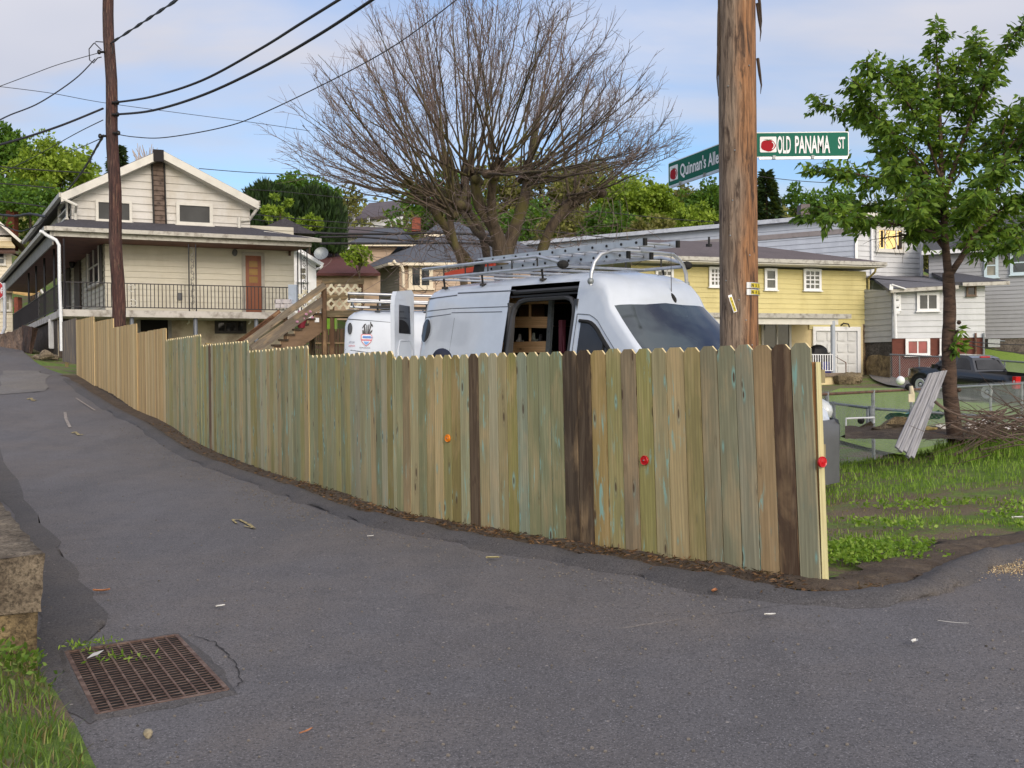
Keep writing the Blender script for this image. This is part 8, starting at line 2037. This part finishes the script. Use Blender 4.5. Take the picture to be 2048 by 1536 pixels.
# drooping outlier sprays below the crown
for (px, py) in ((1650, 452), (1655, 462), (1687, 450), (1694, 452), (1678, 438), (1640, 470), (1665, 445)):
    for k in range(4): LP.append(P(px + rc.gauss(0, 3), py - 8 + rc.gauss(0, 2), Yc - .3)); LD.append(Vector((rc.gauss(0, .35), rc.gauss(0, .3), -1)))
LPa, LDa = np.array([tuple(v) for v in LP]), np.array([tuple(v) for v in LD])
rs = np.random.RandomState(5)
def proj(V):
    q_ = CAMM.to_3x3().transposed() @ (Vector(V) - EYE); return 1024 - q_.x / q_.z * FPX, 768 + q_.y / q_.z * FPX
def okleaf(V):
    x, y = proj(V)
    if 1742 < x < 1815: return y < 446
    if x <= 1742: return y < 478 and not (x < 1640 and y > 440)
    if x < 1880: return y < 520 + (x - 1815) * .6 or y > 600
    return y < 520 or y > 600
km = np.array([okleaf(v) for v in LPa]); LPa, LDa = LPa[km], LDa[km]
q = leafquads(LPa, LDa, .118, .047, rs)
quads('leaves', q, rs.uniform(0, 1, len(q)), M['leaf_cherry'], ct)
print('cherry leaves', len(q))
# ------------------------------------------------------------------ grass, weeds
def blades(name, pts, hmin, hmax, w_, mat_, rs, lean=.5, kind='stuff', par=None):
    pts = np.array(pts); n = len(pts); a_ = rs.uniform(0, 6.28, n); h = rs.uniform(hmin, hmax, n); l = rs.uniform(.1, lean, n) * h
    d = np.stack([np.cos(a_), np.sin(a_), np.zeros(n)], 1); s_ = np.stack([-np.sin(a_), np.cos(a_), np.zeros(n)], 1) * (w_ * rs.uniform(.6, 1.3, n))[:, None]
    p1 = pts + d * (l * .35)[:, None] + np.array([0, 0, 1]) * (h * .6)[:, None]; p2 = pts + d * l[:, None] + np.array([0, 0, 1]) * h[:, None] * .92
    lo = np.stack([pts - s_, pts + s_, p1 + s_ * .8, p1 - s_ * .8], 1); hi = np.stack([p1 - s_ * .8, p1 + s_ * .8, p2 + s_ * .12, p2 - s_ * .12], 1)
    r_ = rs.uniform(0, 1, n); return quads(name, np.concatenate([lo, hi]), np.concatenate([r_, r_]), mat_, par, kind=kind)
rs = np.random.RandomState(9)
def scatter(n, xr, yr, keep):
    out = []
    X = rs.uniform(*xr, n); Y = rs.uniform(*yr, n); Z = gz_arr(X, Y)
    for x, y, z in zip(X, Y, Z):
        if keep(x, y): out.append((x, y, z - .03 + bumpy(x, y)))
    return out
def yardkeep(x, y):
    if y < min(7.35 + (x - 2.1) * .75, 8.75) or x < FC[0] + .12 * (y - 6.8): return False
    v = mnoise.noise(Vector((x * .9, y * 1.8, 2.0))) + .5 * mnoise.noise(Vector((x * 3, y * 4, 5)))
    if y > 10.9: return rs.uniform() < .9 and v > -.6
    if 9.3 < y <= 10.9: return v > .16
    return v > .08
g1 = scatter(34000, (2.1, 9.5), (7.6, 14.3), yardkeep)
blades('grass', g1, .02, .05, .004, M['grass'], rs)
g1 = scatter(3600, (2.4, 9.5), (10.6, 14.2), lambda x, y: mnoise.noise(Vector((x * .8, y * .8, 7))) > -.1)
blades('tall_grass', g1, .05, .12, .0045, M['grass'], rs, .8)
g1 = scatter(5000, (2.1, 9.5), (7.6, 11.0), lambda x, y: y > 7.7); blades('dry_grass', g1, .01, .035, .003, M['grass_dry'], rs, 1.5)
# broad-leaved weeds along the verge
wp2 = []
for _ in range(650):
    px, py = rs.uniform(1660, 1885), rs.uniform(1088, 1132)
    if py > 1085 + (px - 1660) * .12 + 8 * math.sin(px * .05) or rs.uniform() < .35: g = G(px, py - 6); wp2.append(tuple(g))
for _ in range(700): g = G(rs.uniform(1700, 2048), rs.uniform(1000, 1085)); v = mnoise.noise(Vector((g.x * 1.2, g.y * 1.8, 2))); wp2.append(tuple(g)) if v > .05 else None
wp2 = np.repeat(np.array(wp2), 3, 0) + rs.normal(size=(len(wp2) * 3, 3)) * [.03, .03, .008] + [0, 0, .01]
quads('clover_weeds', leafquads(wp2, rs.normal(size=wp2.shape) * [1, 1, .3] + [0, 0, .5], .042, .028, rs), rs.uniform(0, 1, len(wp2)), M['grass'], kind='stuff')
# lower left bank
def bankz(x, y):
    v = Vector((x - w0.x, y - w0.y)); s = v.dot(dirw); o = v.dot(inw); return s, o
out = []; dry = []
for _ in range(9000):
    s, o = rs.uniform(-3.0, .05), rs.uniform(.0, 1.6) ** 1.0
    e = min(1, (0.1 - s) / .5); o2 = o; z = gz(0, 4) + min(.5, .03 + o2 * .55) * (1 - .35 * e)
    q_ = wp(s, o2, z)
    (out if rs.uniform() < (.55 if s < -.6 else .18) else dry).append(tuple(q_))
blades('bank_grass', out, .03, .12, .0035, M['grass_bank'], rs, 1.1); blades('bank_dry_grass', dry[:4200], .02, .07, .003, M['grass_dry'], rs, 1.6)
lw_ = []
for _ in range(160):
    s, o = rs.uniform(-.7, .15), rs.uniform(-.02, .5); lw_ += [tuple(wp(s, o, .06 + o * .5 + rs.uniform(0, .08)))] * 3
lw_ = np.array(lw_) + rs.normal(size=(len(lw_), 3)) * .02
quads('bank_weeds', leafquads(lw_, rs.normal(size=lw_.shape) + [0, 0, .6], .04, .022, rs), rs.uniform(0, 1, len(lw_)), M['grass_bank'], kind='stuff')
m_ = []
for _ in range(300): s, o = rs.uniform(.1, 3.5), rs.uniform(.55, 1.2); m_.append(tuple(wp(s, o, gw(s) + .56)))
blades('wall_top_grass', m_, .03, .12, .003, M['grass_dry'], rs, .8)
# weeds on the drain
a, b, c_, d_ = DRN
dw = []
for (u_, v_, n, s_) in ((.18, .12, 14, .05), (.33, .28, 24, .06), (.52, .34, 16, .05), (.25, -.03, 30, .06), (.1, -.02, 20, .05), (.42, -.03, 14, .05)):
    c_3 = a.lerp(d_, v_).lerp(b.lerp(c_, v_), u_)
    for _ in range(n): dw.append((c_3.x + rs.normal() * s_, c_3.y + rs.normal() * s_ * .6, c_3.z + .018))
dw = np.array(dw); quads('drain_weeds', leafquads(dw, rs.normal(size=dw.shape) + [0, 0, .1], .038, .012, rs), rs.uniform(0, 1, len(dw)), M['grass'], kind='stuff')
# dead straw and bits at the fence foot
ft = []
for _ in range(2600):
    k = rs.choice([0, 0, 0, 1, 2]); p0, p1 = [(FC, FA), (FA, FB), (FB, FD)][k]; t = rs.uniform(); o_ = rs.normal() * .12 + .16
    x, y = lerp(p0[0], p1[0], t) - .766 * o_, lerp(p0[1], p1[1], t) - .64 * o_; ft.append((x, y, gz(x, y) + .05))
for _ in range(700): g = G(rs.uniform(1500, 1800), rs.uniform(1165, 1200)); ft.append((g.x, g.y, g.z + .02))
ft = np.array(ft); quads('leaf_litter', leafquads(ft, rs.normal(size=ft.shape) * [1, 1, .25], .05, .012, rs), rs.uniform(0, 1, len(ft)), leaf_mat('brown_litter', (48, 34, 26), (92, 66, 46), (138, 106, 72), .1), kind='stuff')
sd_ = []
for _ in range(1500): g = G(min(2060, rs.normal() * 45 + 2020), rs.normal() * 9 + 1136); sd_.append((g.x, g.y, g.z + .01))
sd_ = np.array(sd_); quads('sawdust', leafquads(sd_, rs.normal(size=sd_.shape) * [1, 1, .2], .010, .008, rs), rs.uniform(0, 1, len(sd_)), leaf_mat('sawdust', (150, 120, 90), (200, 176, 130), (226, 208, 170), .0), kind='stuff')
# ------------------------------------------------------------------ chain link fences
def chainlink(label, A_, B_, h, nposts, mesh=.062, wire_=.0032, rail=.021, railm_=None, postm=None):
    F_ = thing('chain_link_fence', label, 'fence', tuple(A_)); A_, B_ = Vector(A_), Vector(B_); L_ = (B_ - A_); L2_ = Vector((L_.x, L_.y, 0)); Ln = L2_.length
    m = MB(); m.tube([A_, B_], rail, 8); m.build('top_rail', railm_ or M['galv'], F_)
    m = MB(); n = int(Ln / mesh); st_ = h / mesh
    def at(u, z): t = u / Ln; p = A_.lerp(B_, t); return Vector((p.x, p.y, p.z + .02 - z))
    for k in range(-int(st_), n + 1):
        for sg in (1, -1):
            if sg > 0: ua, za, ub, zb2 = k * mesh, 0, k * mesh + h, h
            else: ua, za, ub, zb2 = k * mesh, h, k * mesh + h, 0
            if ua < 0: za += (0 - ua) * (1 if sg > 0 else -1); ua = 0
            if ub > Ln: zb2 -= (ub - Ln) * (1 if sg > 0 else -1); ub = Ln
            if ub > ua: m.bar(at(ua, za), at(ub, zb2), wire_, wire_)
    for k in range(n): m.bar(at(k * mesh, 0), at(k * mesh + .006, -.035), wire_, wire_)
    m.build('mesh', M['wire'], F_)
    for k in range(nposts):
        p = A_.lerp(B_, (k + .5) / nposts if nposts > 1 else .5); m = MB(); m.tube([p + Vector((0, 0, .03)), p - Vector((0, 0, h + .3))], .03, 8); m.build('post', postm or M['galv'], F_)
    return F_
A_, B_ = P(1600, 791, 14.4), P(1856, 777.5, 19.2)
chainlink('chain-link fence with a rusty brown top rail crossing the near lawn', A_, B_, 1.05, 3, railm_=M['rust_rail'])
chainlink('silver chain-link fence running on right behind the cherry trunk', P(1856, 777.5, 19.2), P(2070, 765.5, 27), 1.05, 3)
chainlink('low chain-link fence sagging left of the leaning grey boards', P(1600, 798, 17.6), P(1745, 817, 15.3), .52, 1, mesh=.06)
chainlink('low chain-link fence with a dark top pipe behind the brush pile', P(1745, 817, 15.3), P(2070, 840, 14.2), .4, 2, mesh=.06)
m = MB(); m.tube([P(1743, 812, 15.2), P(1743, 868, 15.2)], .05, 10); m.tube([P(1735, 818, 15.1), P(1735, 850, 15.1)], .02, 6); m.build('fence_corner_post', M['galv'], None, label='thick grey metal post where the two low chain-link fences meet', cat='post')
chainlink('distant chain-link fence in front of the brown brick basement', P(1780, 709, 46), P(1945, 717, 42), 1.3, 4, mesh=.11, wire_=.007, rail=.03)
chainlink('distant greenish chain-link fence beyond the black pickup', P(1985, 720, 42), P(2090, 728, 38), 1.2, 2, mesh=.11, wire_=.007, rail=.03)
# white goal-like pipe frame, slabs, tarp, litter
m = MB(); m.tube([P(1692, 872, 14.6), P(1692, 837, 14.6), P(1748, 835, 14.9), P(1748, 846, 14.9)], .014, 6); m.build('pipe_frame', swhite, None, label='white pipe frame standing in front of the low chain-link fence', cat='frame')
m = MB(); m.ball(P(1722, 841, 14.8), .05, .05, .05, 8, 6); m.build('dark_ball', M['black_rubber'], None, label='dark object caught on the fence by the white pipe frame', cat='debris')
slm = stone_mat('grey_flagstone', (126, 116, 100), (78, 70, 62), 3, .6)
for k, (pts_, Y0, lb) in enumerate(([[(1697, 866), (1742, 842), (1748, 850), (1712, 870)], 14.1, 'dark slab tilted against the post'], [[(1745, 856), (1770, 848), (1840, 850), (1880, 862), (1830, 872), (1760, 870)], 13.9, 'broad flat grey slab behind the leaning boards'], [[(1770, 850), (1790, 833), (1812, 834), (1830, 850)], 14.3, 'tan stone lump heaped on the flat slab'])):
    m = MB(); m.prism([P(x, y, Y0 + .1 * i) for i, (x, y) in enumerate(pts_)], (0, .35, -.07)); o = m.build('stone_slab', slm if k < 2 else M['stone'], None, label=lb, cat='stone slab', group='slabs by the low fence')
m = MB(); rows = []
for i in range(9): rows.append([P(1786 + i * 13, 826 + 3 * math.sin(i * 1.7) + k * 4.2, 15 + .1 * k) + Vector((0, .12 * k, .03 * math.sin(i * 2 + k))) for k in range(4)])
m.grid(rows); m.build('teal_tarp', plain('teal_tarp', (96, 176, 172), .6, var=.15), None, label='crumpled teal tarp behind the leaning boards', cat='tarp')
for k, (px, py, cc_, lb) in enumerate(((1890, 856, (200, 196, 190), 'white rubbish beside the cherry trunk base'), (1945, 852, (196, 192, 190), 'white scrap pile behind the brush, left part'), (1975, 850, (204, 200, 196), 'white scrap pile behind the brush, centre'), (2020, 856, (210, 204, 204), 'white scrap pile behind the brush at the right edge'), (1858, 860, (184, 160, 96), 'yellowish rubbish left of the cherry trunk'))):
    m = MB(); q_ = P(px, py, 14.0); m.ball(q_, .11, .08, .05, 9, 6)
    for i, v in enumerate(m.v): m.v[i] = tuple(Vector(v) + mnoise.noise_vector(Vector(v) * 14) * .06)
    m.build('rubbish', plain('rubbish_%d' % k, cc_, .7, var=.15, scale=12), None, label=lb, cat='rubbish', group='rubbish behind the brush pile')
# soil and rubble ridge under the brush
m = MB(); rows = []
for i in range(40):
    px = 1690 + i * 10; rows.append([P(px, lerp(878, 852, k / 6) + 4 * mnoise.noise(Vector((i * .5, k * .8, 1))), lerp(13.2, 14.2, k / 6)) for k in range(7)])
m.grid(rows); m.build('rubble_ridge', M['dirt'], smooth=True, kind='structure')
# brush pile
bpile = thing('brush_pile', 'tangled pile of cut brown branches at the right edge', 'brush pile', tuple(P(1990, 890, 13.0))); m = MB(); m2 = MB(); rb2 = random.Random(13)
for i in range(125):
    px, py = rb2.uniform(1935, 2120), rb2.gauss(850, 20); Y0 = rb2.uniform(12.2, 13.6); a_ = rb2.gauss(.05, .35); L_ = rb2.uniform(.3, 1.15)
    st = P(px, py, Y0); d = Vector((-math.cos(a_), rb2.gauss(0, .25), math.sin(a_) * .8)); pts = [st - d * L_ * .3]
    for t in range(6): d = (d + Vector((rb2.gauss(0, .12), rb2.gauss(0, .12), rb2.gauss(-.02, .14)))).normalized(); pts.append(pts[-1] + d * L_ / 6)
    pts = [Vector((p.x, p.y, max(p.z, gz(p.x, p.y) + .01))) for p in pts]
    (m if i % 4 == 0 else m2).tube(pts, [lerp(rb2.uniform(.004, .008) if i % 4 else rb2.uniform(.008, .013), .002, t / 6) for t in range(7)], 4)
for pix in ([(1905, 912), (1940, 895), (1975, 870), (1998, 838), (2012, 820)], [(1960, 900), (2000, 892), (2060, 872)], [(1870, 803), (1890, 818), (1925, 832), (1980, 836), (2060, 838)], [(1900, 850), (1940, 866), (1990, 872), (2060, 868)], [(1915, 835), (1960, 850), (2010, 880), (2060, 900)]):
    pts = smooth_pts([P(x, y, 12.7) for x, y in pix], 5); m.tube(pts, [lerp(.02, .008, i / len(pts)) for i in range(len(pts))], 6)
m.build('thick_branches', plain('cut_branch', (104, 88, 80), .9, var=.2), bpile); m2.build('thin_branches', bark('dry_twig', (98, 80, 70), (66, 52, 46)), bpile)
gb = []
for _ in range(1300): g = P(rb2.uniform(1870, 2080), rb2.gauss(882, 14), rb2.uniform(12.4, 13.8)); gb.append((g.x, g.y, gz(g.x, g.y)))
blades('brush_weeds', gb, .04, .2, .005, M['grass'], rs, .7)
# leaning weathered grey boards
lb_ = thing('leaning_boards', 'weathered grey grooved board leaning against the cherry trunk', 'board', tuple(P(1810, 905, 12.4)))
TL_, TRt, BL_, BR_ = P(1855, 749, 13.15), P(1893, 742, 13.3), P(1789, 893, 12.35), P(1826, 921, 12.25)
nx = (TRt - TL_).cross(BL_ - TL_).normalized(); nx = nx if nx.y < 0 else -nx
gw_ = MT('silver_weathered_wood'); uvs = gw_.n('ShaderNodeTexCoord').outputs['UV']
gn = gw_.noise(gw_.coord(src=uvs, scale=(40, 1.5, 1)), 1.0, 6, .7, .4); gw_.color(gw_.ramp(gn, (.3, srgb(88, 88, 92)), (.5, srgb(140, 140, 146)), (.72, srgb(176, 176, 182)))).rough(.9); gw_.bump(gn, .5, .004)
strips = 5
for k in range(strips):
    t0, t1 = k / strips, (k + .92) / strips; m = MB(); jag = rb2.uniform(-.03, .03)
    a4, b4, c4, d4 = TL_.lerp(TRt, t0), TL_.lerp(TRt, t1), BL_.lerp(BR_, t1), BL_.lerp(BR_, t0); c4 = c4 + (c4 - b4).normalized() * jag; d4 = d4 + (d4 - a4).normalized() * jag
    th = .022 + (.008 if k % 2 else 0); f_ = [p + nx * th for p in (a4, b4, c4, d4)]; bk_ = [a4, b4, c4, d4]; Lh = (d4 - a4).length; wd_ = (b4 - a4).length
    uv = [(k * 2.3, 0), (k * 2.3 + wd_, 0), (k * 2.3 + wd_, Lh), (k * 2.3, Lh)]; mid0, mid1 = f_[0].lerp(f_[1], .5) + nx * .006, f_[3].lerp(f_[2], .5) + nx * .006
    uvm0, uvm1 = (k * 2.3 + wd_ / 2, 0), (k * 2.3 + wd_ / 2, Lh)
    m.face([f_[0], mid0, mid1, f_[3]], 0, None, [uv[0], uvm0, uvm1, uv[3]]); m.face([mid0, f_[1], f_[2], mid1], 0, None, [uvm0, uv[1], uv[2], uvm1]); m.face(bk_[::-1], 0, None, uv[::-1])
    for i in range(4):
        j = (i + 1) % 4; m.face([f_[i], f_[j], bk_[j], bk_[i]], 0, None, [uv[i], uv[j], (uv[j][0] + .02, uv[j][1]), (uv[i][0] + .02, uv[i][1])])
    m.build('board_strip', gw_.m, lb_)
m = MB(); m.bar(TL_.lerp(BL_, .06).lerp(TRt, .0) - nx * .02, TRt.lerp(BR_, .06) - nx * .02, .03, .02); m.build('batten', gw_.m, lb_)
# small things on the far lawn
m = MB(); m.ball(P(1801, 761, 36), .15, .15, .15, 10, 7); m.build('ball', swhite, None, smooth=True, label='white ball on the grass by the driveway', cat='ball')
m = MB(); m.tube([P(1822, 772, 17.6), P(1824, 790, 17.6), P(1823, 802, 17.6)], [.03, .05, .04], 8); m.box(P(1823, 796, 17.5), (.10, .02, .13)); m.build('hanging_bag', plain('cream_plastic', (214, 202, 176), .6), None, label='cream plastic item hung on the rusty fence rail', cat='bag')
m = MB(); m.ball(P(1818, 774, 18.0), .07, .07, .06, 8, 6); m.tube([P(1812, 770, 18), P(1826, 777, 18)], .015, 5); m.build('hose_nozzle', M['black_rubber'], None, label='small black item perched on the rusty fence rail', cat='debris')
# ------------------------------------------------------------------ black pickup truck
fT = Vector((-.45, .89, .085)).normalized(); rT = Vector((.89, .45, 0)).normalized(); uT = rT.cross(fT).normalized()
TM = Matrix((fT, rT, uT)).transposed().to_4x4(); rw_ = P(1973, 804, 38.7); TM.translation = rw_ - fT * 1.1 - rT * .1 * 0
TK = lambda s, t, z: TM @ Vector((s, t, z * .93))
tk = thing('pickup_truck', 'black pickup truck parked beyond the chain-link fence', 'pickup truck', tuple(TK(2.5, .9, 0)))
st = [(0, 1.06), (.06, 1.10), (.6, 1.11), (1.75, 1.12), (2.4, 1.12), (3.3, 1.12), (3.75, 1.13), (4.2, 1.11), (4.7, 1.05), (4.95, .95), (5.07, .72)]
rows = []
for s, h in st:
    e = float(np.interp(s, [0, .08, 4.4, 4.8, 5.07], [.05, .0, .0, .08, .30])); W2 = 1.86
    pr = [(e + .10, .34), (e + .03, .45), (e, .62), (e + .01, .82), (e + .03, .98), (e + .07, h)]
    rows.append([TK(s, t, z) for t, z in pr] + [TK(s, W2 - t, z) for t, z in pr[::-1]])
m = MB(); m.grid(rows, skip=lambda i, j: (j == 5 and 0.0 <= st[i][0] < 1.7)); m.face(rows[0][::-1]); m.face(rows[-1]); m.face([r_[0] for r_ in rows] + [r_[-1] for r_ in rows][::-1]); bd = m.build('body', M['truck_black'], tk); auto_smooth(bd, 35)
m = MB()
for (a4, b4) in ((TK(.08, .12, 1.10), TK(1.7, .12, 1.10)), (TK(.08, 1.74, 1.10), TK(1.7, 1.74, 1.10))): m.face([a4, b4, b4 - uT * .5, a4 - uT * .5])
m.face([TK(.08, .12, .6), TK(1.7, .12, .6), TK(1.7, 1.74, .6), TK(.08, 1.74, .6)]); m.face([TK(.08, .12, .6), TK(.08, 1.74, .6), TK(.08, 1.74, 1.1), TK(.08, .12, 1.1)]); m.face([TK(1.7, .12, .6), TK(1.7, 1.74, .6), TK(1.7, 1.74, 1.1), TK(1.7, .12, 1.1)]); m.build('bed_liner', M['black_rubber'], tk)
gh_ = [(1.72, 1.12, .07), (1.80, 1.25, .10), (2.02, 1.64, .21), (2.25, 1.72, .25), (2.9, 1.73, .25), (3.12, 1.66, .23), (3.5, 1.38, .15), (3.82, 1.13, .09)]
rows = [[TK(s, .06, 1.10), TK(s, lerp(.07, e, .5), lerp(1.12, z, .5)), TK(s, e, z), TK(s, .93, z + .015), TK(s, 1.86 - e, z), TK(s, 1.86 - lerp(.07, e, .5), lerp(1.12, z, .5)), TK(s, 1.80, 1.10)] for s, z, e in gh_]
m = MB(); m.grid(rows); cb = m.build('cab', M['truck_black'], tk); auto_smooth(cb, 35)
def tkpatch(nm, pts, mt=None, par=tk, off=.012, nrm_=None):
    v = [TK(*p) for p in pts]; n_ = (v[1] - v[0]).cross(v[2] - v[0]).normalized(); c5 = sum(v, Vector()) / len(v); n_ = n_ if n_.dot(EYE - c5) > 0 else -n_
    m = MB(); m.face([p + n_ * off for p in v]); return m.build(nm, mt or M['glass_black'], par)
tkpatch('side_window', [(2.72, .085, 1.18), (3.50, .10, 1.18), (3.38, .17, 1.42), (3.08, .235, 1.60), (2.75, .24, 1.62)], off=.02)
tkpatch('side_window', [(1.95, .09, 1.18), (2.62, .085, 1.18), (2.62, .235, 1.62), (2.25, .235, 1.60), (2.08, .20, 1.5)], off=.02)
tkpatch('rear_window', [(1.765, .22, 1.20), (1.765, 1.64, 1.20), (1.96, 1.54, 1.56), (1.96, .32, 1.56)], off=.015)
m = MB(); m.box(TK(2.06, .93, 1.68), (.05, .5, .04), TM.to_3x3()); m.build('brake_lamp', M['red_plastic'], tk)
m = MB(); m.box(TK(-.0, .10, .86), (.14, .26, .42), TM.to_3x3()); m.build('tail_light', M['red_plastic'], tk)
m = MB(); m.box(TK(-.0, 1.74, .88), (.10, .20, .34), TM.to_3x3()); m.build('tail_light', M['red_plastic'], tk)
m = MB(); m.box(TK(-.055, .12, .90), (.01, .14, .10), TM.to_3x3()); m.box(TK(.0, -.0, .90), (.05, .06, .08), TM.to_3x3()); m.build('reverse_lamp', swhite, tk)
m = MB(); m.box(TK(-.03, .93, .48), (.16, 1.7, .2), TM.to_3x3()); m.build('rear_bumper', M['grey_plastic'], tk)
m = MB(); m.box(TK(3.45, -.08, 1.2), (.14, .2, .16), TM.to_3x3()); m.build('wing_mirror', M['truck_black'], tk)
for s in (1.1, 4.15):
    for t in (.10, 1.76):
        Mw = TM.to_3x3() @ Matrix.Rotation(R(90), 3, 'X'); sg = -1 if t < 1 else 1
        m = MB(); m.lathe([(.22, -.11), (.35, -.12), (.38, -.08), (.38, .08), (.35, .12), (.22, .11)], TK(s, t, .38), 24, 0, Mw); wl = m.build('wheel', M['black_rubber'], tk, smooth=True)
        m = MB(); m.lathe([(.001, -.125), (.06, -.13), (.07, -.10), (.17, -.11), (.22, -.135), (.245, -.12), (.235, .1), (.001, .1)] if t > 1 else [(.001, .125), (.06, .13), (.07, .10), (.17, .11), (.22, .135), (.245, .12), (.235, -.1), (.001, -.1)], TK(s, t, .38), 24, 0, Mw)
        m.build('rim', plain('silver_rim', (196, 198, 204), .35, .5), wl, smooth=True)
    m = MB(); cpt = TK(s, 0, .40); m.tube([TK(s + .46 * math.cos(a_), -.012, .40 + .46 * math.sin(a_)) for a_ in np.linspace(-.15, 3.3, 16)], .028, 5); m.build('wheel_arch', M['black_rubber'], tk)
    m = MB(); m.face([TK(s + .44 * math.cos(a_), -.004, .40 + .44 * math.sin(a_)) for a_ in np.linspace(-.25, 3.4, 16)]); m.build('wheel_well', M['black_rubber'], tk)
